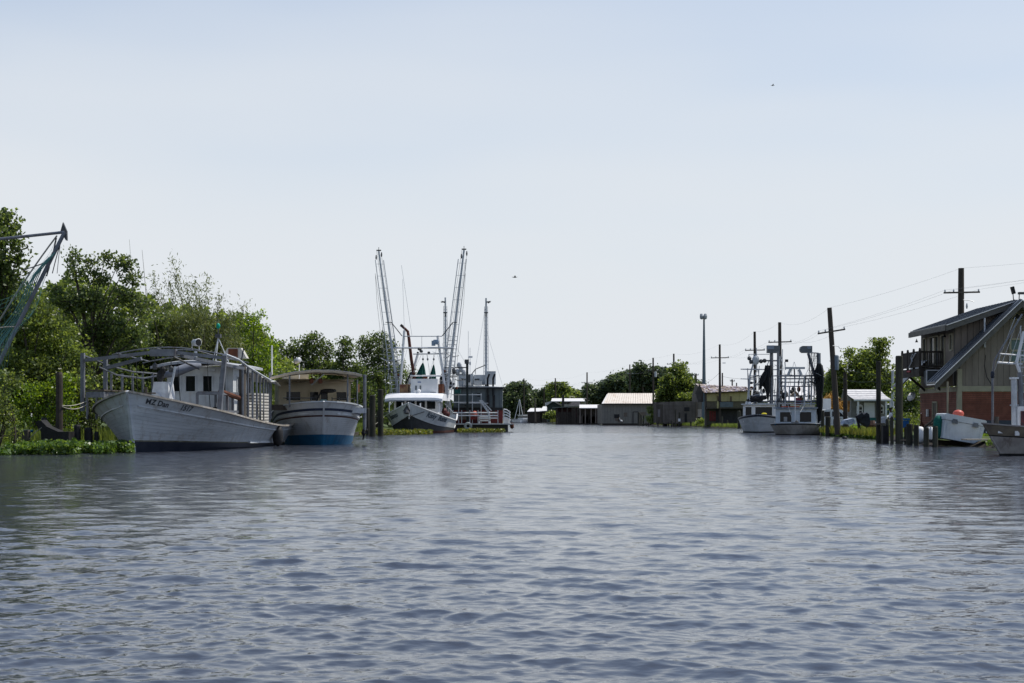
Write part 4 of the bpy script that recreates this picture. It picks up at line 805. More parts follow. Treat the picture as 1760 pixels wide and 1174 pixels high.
# ===== boat 3: trawler with tall outriggers, name on both bows
def net_cone(M, top, base, rx, ry, m, root, name, folds=9, n=36, prof=None, wob=.18):
    top, base = Vector(top), Vector(base); rows = []
    for i in range(9):
        t = i/8; c = top.lerp(base, t); rr = prof(t) if prof else t**.75
        rows.append([Vector((c.x+rx*rr*math.cos(2*math.pi*k/n)*(1+wob*math.sin(folds*2*math.pi*k/n+t)), c.y+ry*rr*math.sin(2*math.pi*k/n)*(1+wob*math.cos(folds*2*math.pi*k/n)), c.z+.03*math.sin(k))) for k in range(n+1)])
    return MB(M).grid(rows).build(name, m, root, smooth=True)
def boat_three():
    D0 = 146.5; h = Hull((X(703,D0), D0), R(-90-5), 17.5, 3.25, 3.15, 1.1, rake=1.0, a=.34, wa=.5, wk=.86, kd=.72, flare=1.1, zpow=1.0, up=.75, lin=.6)
    r = h.root('trawler', 'white and dark grey trawler with two tall raised outriggers and its name on the bow', 'trawler')
    up = mat('trawler_white', (.58,.61,.63), (.47,.50,.52), rough=.45, streak=((.3,.25,.2), .3, 1.5)); low = mat('trawler_grey', (.03,.034,.038), (.05,.055,.06), rough=.5)
    anti = mat('antifouling_red', (.10,.03,.02), (.06,.025,.02))
    rows = [lambda u: -.6, lambda u: .26, lambda u: h.zd(u)*lerp(.585, .30, h.yd(u)/h.w*.6+.4*u), lambda u: h.zd(u)*lerp(.62, .345, h.yd(u)/h.w*.6+.4*u), lambda u: h.zd(u)]
    h.hull(r, rows, [anti, low, black, up], 30)
    h.deck(r, mat('deck_grey', (.25,.25,.24)), .6, white); h.cap(r, cleanwhite, .14, .09)
    h.rail(r, cleanwhite, lambda u: .38, .09, .14, u0=.80)
    lt = mat('letter_blue_black', (.03,.05,.08), (.06,.09,.12))
    h.text(r, 'Risky', 1, 2.1, .72, .74, lt, .25); h.text(r, 'Business', 1, 4.15, .71, .74, lt, .25)
    h.text(r, 'Business', -1, 1.8, .72, .64, lt, .25); h.text(r, 'Risky', -1, 4.4, .70, .64, lt, .25)
    # anchor on the stem with its shaft rising along the port bow
    an = MB(h.M); 
    an.prism([(.16,-.6,2.3),(.16,.2,2.3),(.3,-.15,3.0)],(0,0,0),(.12,0,0)); an.lathe((.25,-.2,2.1),[(.08,-.1),(.34,0),(.32,.12),(.05,.7)],8); an.build('anchor', pipedark, r)
    MB(h.M).path([h.S(-1,.06,1.35,.05), Vector((.18,0,1.75)), h.S(1,.06,2.25,.08)], .045, 5).build('anchor_stock', pipedark, r)
    MB(h.M).tube((.25,0,3.0),(.0,0,1.5),.07,n=6).build('anchor_shank', galv, r)
    # wheelhouse with dark windows and the white visor
    A, hw = -4.6, 2.35
    wall_with_windows(h.M, r, -hw, hw, 1.7, 4.0, A, [(-2.15,-1.2,2.55,3.72),(-1.05,-.1,2.55,3.72),(.05,1.0,2.55,3.72),(1.15,2.1,2.55,3.72)], cleanwhite, cleanwhite, glass, facing=1, framed=.05)
    for f_ in (1,-1): wall_with_windows(h.M, r, -8.5, A-.08, 1.5, 4.0, hw*f_, [(-5.6,-4.95,2.4,3.6),(-6.7,-6.0,1.6,3.6),(-8.0,-7.2,2.4,3.6)], cleanwhite, cleanwhite, glass, facing=f_, axis='x')
    MB(h.M).box((-8.5,0,2.75),(.08,2*hw-.1,2.5)).build('cabin_wall', cleanwhite, r)
    v = MB(h.M); v.prism([(A+1.9,-3.1,3.45),(A+1.9,3.1,3.45),(A+1.9,3.1,3.7),(A+.4,2.7,4.15),(A-4.4,2.7,4.2),(A-4.4,-2.7,4.2),(A+.4,-2.7,4.15),(A+1.9,-3.1,3.7)],(0,0,0),(0,0,.01)) if 0 else None
    g = [[Vector((x_, y, z_ - .05*abs(y/2.6)**6)) for y in [-3.05+.4067*i for i in range(16)]] for x_, z_ in ((A+1.7,3.5),(A+1.65,3.75),(A+1.2,4.1),(A+.4,4.25),(A-4.5,4.28))]
    v.grid(g); v.grid([[p-Vector((0,0,.1)) for p in q][::-1] for q in (g[0],g[3],g[4])])
    for e in (0,-1): v.grid([[q[e] for q in g],[Vector((q[e].x,q[e].y,3.45)) for q in g]])
    v.build('visor', mat('visor_white', (.80,.80,.81), (.70,.71,.73), rough=.4), r)
    for y_ in (-2.6,2.75): MB(h.M).tube((A+1.5,y_,2.2),(A+1.5,y_,3.5),.06,n=6).path([(A+1.5,y_,2.9),(A+1.5,y_*.86,3.3),(A+1.3,y_*.8,3.5)],.04,5).build('visor_post', cleanwhite, r)
    # upper cabin box with logo and reflection plate
    bx = MB(h.M).box((A-1.2,.85,5.0),(1.9,2.9,1.55)).build('upper_cabin', cleanwhite, r)
    MB(h.M).box((A-.24,.33,5.42),(.02,.36,.09)).build('blue_sign', mat('sign_blue', (.03,.12,.35)), r)
    MB(h.M).box((A-.24,-.03,4.82),(.02,.18,.46)).box((A-.24,.45,4.86),(.02,.16,.4)).build('vent_grille', mat('grille', (.14,.16,.17)), r)
    MB(h.M).box((A-.24,1.8,4.35),(.02,.6,.05)).build('nameplate', pipedark, r)
    MB(h.M).ball((A+.3,.35,4.45),.22,8).box((A+.2,-.1,4.4),(.2,.12,.2)).build('horn', cleanwhite, r)
    MB(h.M).box((A-1.4,-1.4,4.75),(1.6,.9,.9)).build('stowage_box', mat('tan_wood', (.32,.2,.1), (.15,.06,.04)), r)
    MB(h.M).box((A-1.4,2.55,4.75),(1.6,.45,.95)).build('stowage_box', rust, r)
    # A frame gallows
    d = D0+6.6
    def T(a, b, rr, name, m=galv, n=6, da=0, db=0): return MB().tube(P(a[0],a[1],d+da), P(b[0],b[1],d+db), rr, n=n).build(name, m, r)
    T((687,681),(695,568),.15,'mast_leg', cleanwhite); T((767,681),(752,577),.15,'mast_leg', cleanwhite)
    T((677,598),(780,598),.10,'crossbar', galv, 6, -.3, -.3); T((694,578),(760,578),.05,'crossbar', galv, 5, -.3, -.3); T((710,608.5),(766,608),.07,'crossbar', galv, 5, .3, .3); T((705,646),(760,646),.10,'crossbar', cleanwhite, 5, .4, .4)
    T((725,578),(725,604),.025,'stay', galv, 4)
    T((697,682),(719,606),.14,'boom', cleanwhite, 6, .6, 1.2); T((697,660),(707,640),.1,'boom', black, 6, .3, .6)
    # radar and lamps
    MB().lathe(P(749,588,d-.2)-Vector((0,0,.25)), [(.3,0),(.32,.25),(.25,.5)], 10).box(P(745,590,d-.3),(.4,.3,.55)).build('radar', mat('radar_blue_grey', (.25,.33,.42), (.2,.27,.35)), r, smooth=False)
    for p_, s_ in (((721,600),.22),((724,604),.2),((737,606),.16),((718,606),.12)): MB().ball(P(*p_, d-.3), s_, 8, (1,1,.8)).build('deck_lamp', pipedark, r)
    # dark red exhaust with a bent top
    MB().path([P(713,655,d+.5),P(707,618,d+.5),P(703,583,d+.5),P(701,570,d+.5),P(697,566,d+.5),P(690,560,d+.5)], [.17,.17,.16,.15,.14,.13], 8).build('exhaust_pipe', mat('exhaust_red', (.10,.03,.022), (.05,.02,.016), rough=.7), r, smooth=True)
    MB().tube(P(692.5,561.5,d+.5),P(688.5,558.5,d+.5),.15,n=8).build('exhaust_tip', black, r)
    # outriggers: leaning ladder trusses
    for (bx_, by_, tx_, ty_, sd) in ((685,682,651,432,-1),(767,684,797.5,430,1)):
        a, b = P(bx_, by_, d), P(tx_, ty_, d+.4); lab = None
        MB().tube(a, b, .17, r2=.10, n=8).build('outrigger_pole', galv, r)
        mb = MB(); off = [Vector((-.55,0,0)), Vector((.42,.1,0))]
        for o_ in off: mb.tube(a+o_*1.15, b.lerp(a, .06)+o_*.9, .045, n=4)
        kk = 34
        for i in range(1, kk):
            p = a.lerp(b.lerp(a, .06), i/kk); s1 = lerp(1.15, .9, i/kk)
            if i < 15 or i % 3 == 0: mb.tube(p+off[0]*s1, p+off[1]*s1,   .036 if i < 15 else .022, n=3)
        mb.build('outrigger_ladder', galv, r)
        mb = MB()
        for j, (ox, oz) in enumerate(((-.22,0),(.16,-1.0),(.3,-.5),(-.38,-2.4))): mb.tube(b+Vector((ox,0,oz)), a+Vector((ox*1.6+(j-1.5)*.22*sd,.2,.5*j)), .018, n=3)
        mb.build('running_rigging', pipedark, r, kind=None)
        MB().box(b+Vector((0,0,.1)),(.5,.2,.12)).lathe(b+Vector((-.28,0,-.9)),[(.05,0),(.09,.2),(.05,.5)],6).lathe(b+Vector((.3,0,-.6)),[(.05,0),(.09,.2),(.05,.5)],6).tube(b,b+Vector((0,0,.45)),.03,n=4).build('head_block', pipedark, r)
        q = a.lerp(b, .42+.0); 
        T((672.5 if sd<0 else 778.5,554),(691 if sd<0 else 760,577.5),.055,'spreader', pipedark, 6)
        T((662.5 if sd<0 else 778.5,554),(672.5 if sd<0 else 786,554),.04,'spreader', pipedark, 5)
        MB().path([P(645 if sd<0 else 800,470,d),P(648 if sd<0 else 797,520,d),P(657 if sd<0 else 788,600,d),P(668 if sd<0 else 780,680,d)], .018, 3).build('stay', pipedark, r)
    for pts in (((690,456),(708,577)),((692,480),(695,568)),((661,570),(672,684)),((664,683),(657,560)),((690,600),(668,684)),((760,590),(784,664)),((726,606),(710,640)),((733,609),(742,655)),((750,600),(735,655)),((752,610),(772,680)),((700,600),(676,683)),((790,500),(770,684))):
        MB().tube(P(*pts[0], d), P(*pts[1], d), .016, n=3).build('stay', galv, r)
    # green nets and blocks
    gm = mat('net_green', (.008,.075,.062), (.004,.035,.030), rough=.9, scale=8)
    net_cone(None, P(727,623,d+.8), P(722,654,d+.8), .62, .5, gm, r, 'net'); net_cone(None, P(745.5,626,d+.8), P(743,654,d+.8), .40, .4, gm, r, 'net')
    net_cone(None, P(712,643,d+1), P(711,660,d+1), .6, .4, mat('net_dark_green', (.01,.04,.035), (.01,.02,.02), rough=.9), r, 'net'); net_cone(None, P(759,642,d+1.2), P(760,664,d+1.2), .45, .4, mat('net_black', (.012,.014,.016), (.02,.022,.024), rough=.9, scale=9), r, 'net')
    for p_ in ((727,610),(735,610),(745.5,610)): block('pulley_block', P(*p_, d+.3), r, pipedark, .35, .10)
    MB().tube(P(727,616,d+.6),P(727,623,d+.8),.02,n=4).tube(P(745.5,616,d+.6),P(745.5,626,d+.8),.02,n=4).tube(P(735,616,d+.6),P(738,645,d+.8),.015,n=4).build('net_line', rope, r)
    MB().box(P(731,650,d+.5),(.5,.3,.35)).tube(P(722,651,d+.5),P(733,651,d+.5),.1,n=6).build('winch_head', rust, r)
    clutter(r, d, 668, 690, 600, 670, 14, 7); clutter(r, d, 755, 785, 600, 670, 20, 8)
    # port side rails, tall stanchions and dark red gear near the stern
    W = h.W
    for x_, z1 in ((-9,4.3),(-10.5,4.2),(-12,3.9),(-13.2,3.6)): MB(h.M).tube((x_,2.9,1.2),(x_+.7,2.6,z1),.05,n=5).build('stanchion', galv, r)
    MB(h.M).tube((-8.6,2.5,3.2),(-13.2,2.9,2.2),.04,n=5).tube((-8.6,2.5,3.9),(-13,2.8,3.6),.04,n=5).build('side_rail', galv, r)
    MB(h.M).ball((-7.8,2.65,2.3),.42,8,(1.2,.7,1)).ball((-8.9,2.75,2.0),.35,8).build('net_heap', mat('net_red', (.10,.02,.02), (.04,.015,.015), scale=12), r)
    MB(h.M).tube((-1.2,-.9,2.85),(-1.2,-.9,3.2),.07,n=6).tube((-1.2,1.0,2.8),(-1.2,1.0,3.15),.07,n=6).build('bollard', cleanwhite, r)
    MB(h.M).path([(-2.5,-2.55,2.3)]+[(-2.5-.25*k,-2.6-.45*k,2.3-.18*k) for k in range(1,6)], .03, 4).build('mooring_rope', rope, r)
    MB().path(sag(W(-3,-2.8,2.1), P(626,737,D0-1), .3), .03, 4).build('mooring_rope', rope, r)
boat_three()

# ===== floating houseboat with grey cabin, ladder masts
def houseboat():
    D = 166.0; k = D/FPX; r = thing('houseboat', 'grey and dark red houseboat with white rails and two ladder masts behind the trawler', 'houseboat', (X(825,D), D+3, 0))
    x = lambda px: X(px, D); z = lambda py: Z(py, D)
    grey = mat('houseboat_grey', (.12,.145,.155), (.095,.115,.125), rough=.6, scale=1, streak=((.2,.21,.21), .2, 2)); red = mat('houseboat_red', (.13,.022,.022), (.09,.018,.018), rough=.6)
    MB().box(((x(776)+x(873))/2, D+3, .38),(x(873)-x(776), 7.4, 1.1)).build('float', mat('float_dark', (.03,.03,.03), (.05,.05,.045)), r)
    MB().box(((x(776)+x(882))/2, D+2.8, z(728.8)),(x(882)-x(776), 7.9, .14)).build('deck', mat('deck_white', (.45,.45,.44)), r)
    w0, w1 = x(779), x(863.5); yw = D+1.0
    MB().box(((w0+w1)/2, yw+2.6, (z(728)+z(705))/2),(w1-w0, 5.2, z(705)-z(728))).build('lower_wall', red, r)
    MB().box(((w0+w1)/2, yw+2.55, (z(705)+z(700.5))/2),(w1-w0+.06, 5.3, z(700.5)-z(705))).build('band', black, r)
    MB().box(((w0+w1)/2, yw+2.6, (z(700.5)+z(667))/2),(w1-w0, 5.2, z(667)-z(700.5))).build('upper_wall', grey, r)
    for px in range(786, 863, 8): MB().box((x(px), yw-.02, (z(700.5)+z(667))/2),(.05,.05,z(667)-z(700.5)-.05)).build('panel_joint', mat('joint_dark', (.09,.11,.12)), r)
    rf = MB(); rf.prism([(w0-.3,yw-.4,z(665.5)),(lerp(w0,w1,.5),yw-.4,z(663)),(w1+.2,yw-.4,z(665)),(w1+.2,yw-.4,z(666.6)),(w0-.3,yw-.4,z(667))],(0,0,0),(0,6.2,0)); rf.build('roof', mat('roof_pale', (.5,.5,.5), (.4,.4,.4)), r)
    MB().box(((w0+w1)/2, yw-.42, z(666.6)),(w1-w0+.5,.06,.14)).build('eave_board', black, r)
    for px, wd in ((838.5,4.6),(848.5,4.2)): MB().box((x(px), yw-.12, (z(728)+z(666))/2),(wd*k,.14,z(667)-z(704))).build('dark_panel', black, r)
    for px in (838,847.5): MB().path([(x(px),yw-.3,z(680)),(x(px),yw-.3,z(650)),(x(px+3),yw-.3,z(642.5))], .13, 6).build('exhaust_stack', black, r)
    MB().box(((x(833)+x(851.5))/2, yw+2, (z(637)+z(660))/2),(x(851.5)-x(833),1.6,z(637)-z(660))).build('roof_tank', mat('tank_grey', (.42,.45,.47), (.34,.37,.39)), r)
    for a, b, ya, yb in ((786,812,641.5,663),(813,833,643,660)): MB().box(((x(a)+x(b))/2, yw+3, (z(ya)+z(yb))/2),(x(b)-x(a),2.4,z(ya)-z(yb))).build('roof_cabin', mat('roof_cabin_grey', (.50,.53,.55), (.42,.45,.47)), r)
    for px in (795,819): MB().box((x(px), yw+1.76, z(651)),(8*k,.06,2.4*k)).build('roof_vent', pipedark, r)
    for px in (802,821): MB().box((x(px), yw+.9, z(658)),(13*k,1.2,8*k)).build('air_conditioner', mat('ac_grey', (.45,.47,.48)), r)
    MB().box((x(822.5),yw-.02,z(677)),(5.5*k,.05,3*k)).box((x(822.5),yw-.03,z(680.5)),(5*k,.05,2.4*k)).build('wall_vent', black, r)
    MB().box((x(800.5),yw-.02,z(697)),(5*k,.05,3.2*k)).build('small_window', glass, r)
    # upper side walkway, stairs, rails
    for py in (678.5,691.5): MB().box(((x(777)+x(828))/2, D-.2, z(py)),(x(828)-x(777),.1,.09)).build('rail', cleanwhite, r)
    for px in (788.5,812,827): MB().tube((x(px),D-.2,z(728)),(x(px),D-.2,z(676)),.05,n=5).build('rail_post', galv, r)
    MB().box(((x(790)+x(839))/2, D+.3, z(693)),(x(839)-x(790),1.0,.08)).build('walkway', galv, r)
    st = MB(); st.bar((x(828),D-.2,z(688)),(x(845),D-.2,z(706)),.12).bar((x(824),D-.3,z(688)),(x(842),D-.3,z(713)),.10)
    for i in range(7): st.bar((x(825+2.4*i),D-.2,z(690+3.2*i)),(x(828+2.4*i),D-.2,z(690+3.2*i)),.08,.3)
    st.build('stairs', galv, r)
    for i, py in enumerate((709.5,714.3,718.6)): MB().tube((x(779+ (0 if i<2 else 44)),D-.9,z(py)),(x(856),D-.9,z(py)),.07,n=5).build('rail', cleanwhite, r)
    for px in (779,794,808,822,840,856): MB().tube((x(px),D-.9,z(728.5)),(x(px),D-.9,z(705)),.05,n=5).build('rail_post', galv, r)
    for i in range(4): MB().path([(x(866),D-.7,z(703.5+4.5*i)),(x(871),D-.7,z(704.5+4.5*i)),(x(876),D-.6,z(708+4.3*i)),(x(876.5),D+1.5,z(709+4.3*i))], .07, 5).build('rail', cleanwhite, r)
    MB().path([(x(876),D-.6,z(707)),(x(876),D-.6,z(728))], .06, 5).tube((x(866),D-.7,z(703)),(x(866),D-.7,z(728)),.06,n=5).build('rail_post', cleanwhite, r)
    MB().box(((x(866)+x(875))/2, D+1, (z(718.5)+z(728))/2),(x(875)-x(866),2.2,z(718.5)-z(728))).build('white_locker', cleanwhite, r)
    for i in range(3): MB().box(((x(823)+x(843))/2, D-.3, z(716+3.4*i)),(20*k,.5,.16)).build('bench_slat', cleanwhite, r)
    MB().box((x(842),D-.3,z(722)),(.15,.5,.8)).box((x(824),D-.3,z(722)),(.15,.5,.8)).build('bench_leg', cleanwhite, r)
    MB().box((x(815),D-.4,z(715)),(12*k,.4,12*k)).build('red_gear_box', mat('gear_red', (.28,.04,.03), (.12,.03,.03), scale=4), r)
    MB().ball((x(816),D-.5,z(711)),.35,8).build('life_ring', mat('gear_orange', (.5,.12,.08)), r)
    MB().box(((x(790)+x(806))/2,D-.1,z(716)),(16*k,.3,10*k)).build('stowed_boards', mat('tan_boards', (.22,.17,.12), (.1,.07,.05), scale=4), r)
    ty = thing('hanging_tyre', 'whitish tyre hung as a fender on the houseboat side', 'tyre', (x(805),D-1.1,z(733)))
    A = Matrix.Rotation(R(90),3,'X'); n = 18; rows = []
    for i in range(n+1):
        a = 2*math.pi*i/n; rows.append([Vector((x(805),D-1.15,z(732.5))) + Vector(((.33+.0+.17*math.cos(b))*math.cos(a)*1.0, .15*math.sin(b), (.33+.17*math.cos(b))*math.sin(a))) for b in [2*math.pi*j/8 for j in range(9)]])
    MB().grid(rows).build('tread', mat('tyre_white', (.42,.44,.43), (.25,.26,.25), scale=5), ty, smooth=True)
    MB().lathe((x(880),D-.6,z(737)),[(.05,0),(.2,.1),(.24,.35),(.16,.6),(.04,.7)],10).build('fender', rust, None, smooth=True, label='dark red teardrop fender on the right corner of the houseboat', cat='fender')
    # masts
    for px, tp, rr in ((763.5,507,.16),(834.5,508,.17)):
        a, b = (x(px), yw+2.5, z(663)), (x(px+ (-.5 if px<800 else 0)), yw+2.5, z(tp))
        mb = MB(); mb.tube(a, b, rr, r2=rr*.6, n=8).build('mast_pole', galv, r)
        mb = MB(); ladder(mb, a, Vector(b)-Vector((0,0,1)), .62, .03, .42, (1,0,0)); mb.build('mast_ladder', galv, r)
        MB().box((b[0],b[1]-.1,z(533.5)),(.5,.12,.12)).box((b[0]+(.25 if px>800 else -.25),b[1],z(515)),(.55,.2,.12)).lathe((b[0],b[1]-.1,z(541)),[(.04,0),(.09,.15),(.05,.45)],6).build('mast_bracket', pipedark, r)
        MB().prism([(b[0]+(.0 if px>800 else 0),b[1],z(514)),(b[0]+(.6 if px>800 else -.45),b[1],z(513)),(b[0]+(.3 if px>800 else -.05),b[1],z(517.5))],(0,0,0),(0,.25,0)).build('mast_lamp', pipedark, r)
    MB().bar((x(804),D-.6,z(728)),(x(803),D-.6,z(619)),.26).build('black_mast', mat('mast_black_green', (.02,.028,.026)), r)
    MB().bar((x(763),D-.6,z(632.5)),(x(802),D-.6,z(632)),.12).build('boom', pipedark, r)
    MB().box((x(802.5),D-.6,z(622)),(.5,.3,.5)).box((x(806.5),D-.6,z(651)),(.3,.3,.9)).build('mast_fitting', pipedark, r)
    MB().tube((x(804.5),D+1,z(650)),(x(804.5),D+1,z(568)),.03,n=4).tube((x(807.5),D+1,z(650)),(x(807.5),D+1,z(597)),.03,n=4).box((x(808.5),D+1,z(613)),(.45,.2,.2)).box((x(807.5),D+1,z(624)),(.2,.2,.35)).build('aerial', cleanwhite, r)
    MB().path([(x(810),D+1,z(643)),(x(817),D+1,z(634)),(x(827),D+1,z(630)),(x(834),D+1,z(627))], .05, 4).tube((x(817),D+1,z(634)),(x(817),D+1,z(643)),.03,n=4).build('stay', pipedark, r)
    for px, py in ((786,640),(792,634),(797,641),(789,628)): MB().ball((x(px),D+.5,z(py)),.3,7,(1,.6,1.4)).tube((x(px),D+.5,z(py)),(x(px),D+.5,z(665)),.03,n=4).build('deck_light', galv, r)
    # dark hoisted net left of the masts
    net_cone(None, (x(768),D+1,z(640)), (x(771),D+1,z(668)), .55, .4, MC['net_black'], r, 'net')
    mb = MB(); ladder(mb, (x(776),D,z(668)), (x(781),D,z(600)), .6, .03, .45); mb.build('side_ladder', galv, r)
    for a, b in (((763,520),(779,640)),((834,520),(815,640)),((763,560),(800,625)),((834,560),(864,664)),((773,596),(788,664))): MB().tube((x(a[0]),yw+2.4,z(a[1])),(x(b[0]),yw+1,z(b[1])),.016,n=3).build('stay', galv, r)
    MB().box((x(786),D-.3,z(673)),(11*k,.9,.5)).build('green_crate', mat('crate_teal', (.01,.09,.08), (.01,.04,.04)), r)
houseboat()

# ===== two trawlers on the right
def boat_four():
    D0 = 152; h = Hull((X(1303,D0), D0), R(-90-12), 12, 2.35, 1.95, 1.1, rake=.9, a=.45, wa=.55, wk=.8, kd=.75, flare=1.0, zpow=1.4)
    r = h.root('trawler', 'small white trawler with black nets hoisted, left one of the pair on the right bank', 'trawler')
    h.hull(r, [lambda u: -.5, lambda u: .16, lambda u: h.zd(u)*.9, lambda u: h.zd(u)], [black, hullwhite, navy])
    h.deck(r, MC['deck_grey'], .3, white); h.cap(r, pipe, .12, .08)
    d = D0+3
    A = -2.6
    wall_with_windows(h.M, r, -1.7, 1.7, 1.1, 3.05, A, [(-1.5,-.75,1.75,2.85),(-.45,1.45,1.75,2.85)], cleanwhite, cleanwhite, glass, facing=1, framed=.1)
    for f_ in (1,-1): wall_with_windows(h.M, r, -5.5, A-.08, 1.1, 3.05, 1.7*f_, [(-4.2,-3.3,1.8,2.8)], cleanwhite, cleanwhite, glass, facing=f_, axis='x')
    MB(h.M).box((-4.0,0,3.1),(3.4,3.8,.12)).build('cabin_roof', galv, r)
    MB(h.M).ball((-.9,.6,2.05),.3,8,(1.4,1,.4)).build('life_jacket', mat('yellow_plastic', (.65,.55,.03)), r)
    MB(h.M).ball((A,-1.0,3.2),.2,8).build('horn', cleanwhite, r)
    def T(a, b, rr, name='frame_tube', m=galv, n=6, da=0, db=0): MB().tube(P(*a,d+da), P(*b,d+db), rr, n=n).build(name, m, r)
    T((1283,720),(1289,645),.12,'frame_leg'); T((1289,645),(1296,620),.10,'frame_leg'); T((1280,724),(1283,690),.10,'frame_leg',cleanwhite); T((1326,725),(1326,604),.2,'frame_leg',pipe); T((1333,722),(1340,612),.12,'frame_leg',galv)
    T((1273,634.5),(1345,635.5),.07,'crossbar'); T((1273,651),(1300,652),.06,'crossbar'); T((1287,646),(1345,646),.08,'crossbar'); T((1285,681),(1345,680),.09,'crossbar', pipe); T((1283,691),(1345,690),.09,'crossbar', pipe); T((1287,609),(1322,609),.04,'crossbar'); T((1294,620),(1340,620),.09,'crossbar', pipe)
    for a,b in (((1299,640),(1292,690)),((1303,636),(1311,690)),((1308,650),(1296,668)),((1315,636),(1303,690)),((1322,620),(1310,646)),((1296,660),(1318,662)),((1290,668),(1310,676)),((1300,598),(1301,640)),((1287,609),(1289,626)),((1292,700),(1300,686))): T(a,b,.05,'frame_tube')
    MB().ball(P(1299,619,d),.42,10,(1,.5,1.3)).build('radar_dome', mat('radome', (.55,.58,.6)), r, smooth=True)
    for p_ in ((1291,622),(1288,616),(1308,621),(1314,620)): MB().ball(P(*p_,d),.24,8).build('floodlight', pipedark, r)
    nb = MC['net_black']
    for (tx,ty,bx,by,rx) in ((1323,628,1314,668,.42),(1318,636,1305,670,.36),(1318,628,1320,690,.34)): net_cone(None, P(tx,ty,d-.4), P(bx,by,d-.4), rx, .4, nb, r, 'net', wob=.3, folds=5, prof=HANG)
    for a in ((1290,688,.4),(1298,685,.5),(1305,688,.35),(1311,684,.4)): MB().ball(P(a[0],a[1],d),a[2],8,(1.2,1,.6)).build('deck_gear', black, r)
    MB().box(P(1312,700,d+.3),(1.2,1,.9)).build('gear_box', galv, r)
    bxm = mat('frame_box_grey', (.10,.11,.12), (.14,.15,.16), rough=.5)
    clutter(r, d, 1284, 1340, 625, 690, 34, 5)
    q = MB(); q.box(P(1329,600.5,d-1),(1.35,.7,.80)); q.build('net_door', bxm, r); MB().box(P(1324.5,597,d-1.4),(.75,.05,.42)).build('door_plate', mat('plate_blue_grey', (.25,.29,.35)), r)
boat_four()
def boat_five():
    D0 = 133.5; h = Hull((X(1366,D0), D0), R(-90-14), 11.5, 2.55, 1.12, .85, rake=.5, a=.38, wa=.5, wk=.82, kd=.55, flare=.9, zpow=1.2)
    r = h.root('trawler', 'low white trawler with two square wheelhouse windows and raised skimmer arms', 'trawler')
    hm = mat('trawler_low_hull', (.38,.37,.35), (.26,.24,.22), rough=.6, streak=((.10,.07,.05), .6, 2))
    h.hull(r, [lambda u: -.5, lambda u: .08, lambda u: h.zd(u)*.86, lambda u: h.zd(u)], [black, hm, mat('gunwale_dark', (.06,.06,.06))])
    h.deck(r, MC['deck_grey'], .15, white); h.cap(r, hullwhite, .14, .05)
    W = h.W; A = -1.7
    wb = mat('wheelhouse_blue_white', (.52,.57,.61), (.40,.45,.50), rough=.5)
    wall_with_windows(h.M, r, -1.85, 1.85, .95, 2.52, A, [(-1.5,-.35,1.2,2.22),(.35,1.5,1.2,2.22)], wb, wb, glass, facing=1, framed=.08)
    for f_ in (1,-1): wall_with_windows(h.M, r, -4.6, A-.08, .95, 2.52, 1.85*f_, [(-2.9,-2.1,1.3,2.25),(-4.2,-3.3,1.3,2.25)], wb, wb, glass, facing=f_, axis='x')
    MB(h.M).box((-3.1,0,2.57),(3.3,4.1,.12)).build('cabin_roof', mat('roof_bluegrey', (.22,.26,.32)), r)
    MB(h.M).box((A+.06,0,1.0),(.12,3.9,.12)).build('blue_sill', bluep, r)
    MB(h.M).box((A+.02,-.95,1.5),(.04,.32,.45)).build('window_box', mat('lettering_grey', (.3,.3,.3)), r)
    MB(h.M).path([(-.3,0,1.15),(-.5,.0,1.9),(-.9,0,3.2),(-1.3,0,3.9)], .04, 5).path([(-.3,.1,1.1),(-.5,.5,2.2),(-1.3,.9,3.0)],.02,4).path([(-.3,-.1,1.1),(-.5,-.5,2.3),(-1.3,-.7,2.9)],.02,4).build('forestay', galv, r)
    MB(h.M).box((-.4,0,1.15),(.4,.7,.18)).ball((-.4,.15,1.25),.16,8).build('bow_cleat', pipedark, r)
    MB(h.M).box((-2.0,-.5,2.7),(.5,1.7,.10)).build('orange_float_board', mat('orange_red', (.50,.10,.05)), r)
    MB(h.M).box((-2.2,1.2,2.72),(.6,1.1,.18)).build('roof_mat', cream, r)
    d = D0+2.2
    def T(a, b, rr, name='frame_tube', m=galv, n=6, da=0, db=0): MB().tube(P(*a,d+da), P(*b,d+db), rr, n=n).build(name, m, r)
    for py, rr, x0, x1, m_ in ((633,.09,1349,1383,galv),(646,.09,1336,1404,pipe),(651,.07,1336,1404,pipe),(657,.06,1336,1402,pipe),(664,.06,1340,1396,pipe),(681,.06,1334,1398,pipedark),(690,.10,1334,1402,pipe),(694,.07,1336,1402,galv)): T((x0,py),(x1,py),rr,'crossbar',m_)
    for px, y0, y1, rr in ((1350,646,704,.10),(1357,664,690,.08),(1383,646,704,.10),(1366,651,664,.05),(1374,646,657,.05),(1340,646,700,.07),(1395,646,700,.09),(1390,651,690,.07),(1400,646,690,.07),(1345,600,646,.04)): T((px,y0),(px-1,y1),rr)
    T((1359,634),(1354,646),.14,'brace'); T((1373,635),(1378,646),.14,'brace'); T((1365,632),(1366,650),.07,'brace',pipedark)
    MB().box(P(1366,632.5,d),(1.9,.3,.18)).build('gallows_top', galv, r)
    T((1350,636),(1349,622),.05,'lamp_post'); MB().box(P(1352,620,d),(.28,.2,.25)).build('floodlight', black, r)
    # left and right skimmer arms with box ends and black nets
    T((1408.5,731),(1407,607),.20,'skimmer_arm', pipe, 8); T((1389,607),(1400,645),.14,'skimmer_arm', pipe); T((1389,606),(1407,607),.06,'skimmer_arm', pipe); T((1400,645),(1407,690),.1,'skimmer_arm', pipe)
    bxm = MC['frame_box_grey']
    m_ = MB(); pts = []
    c = P(1385,600.5,d); 
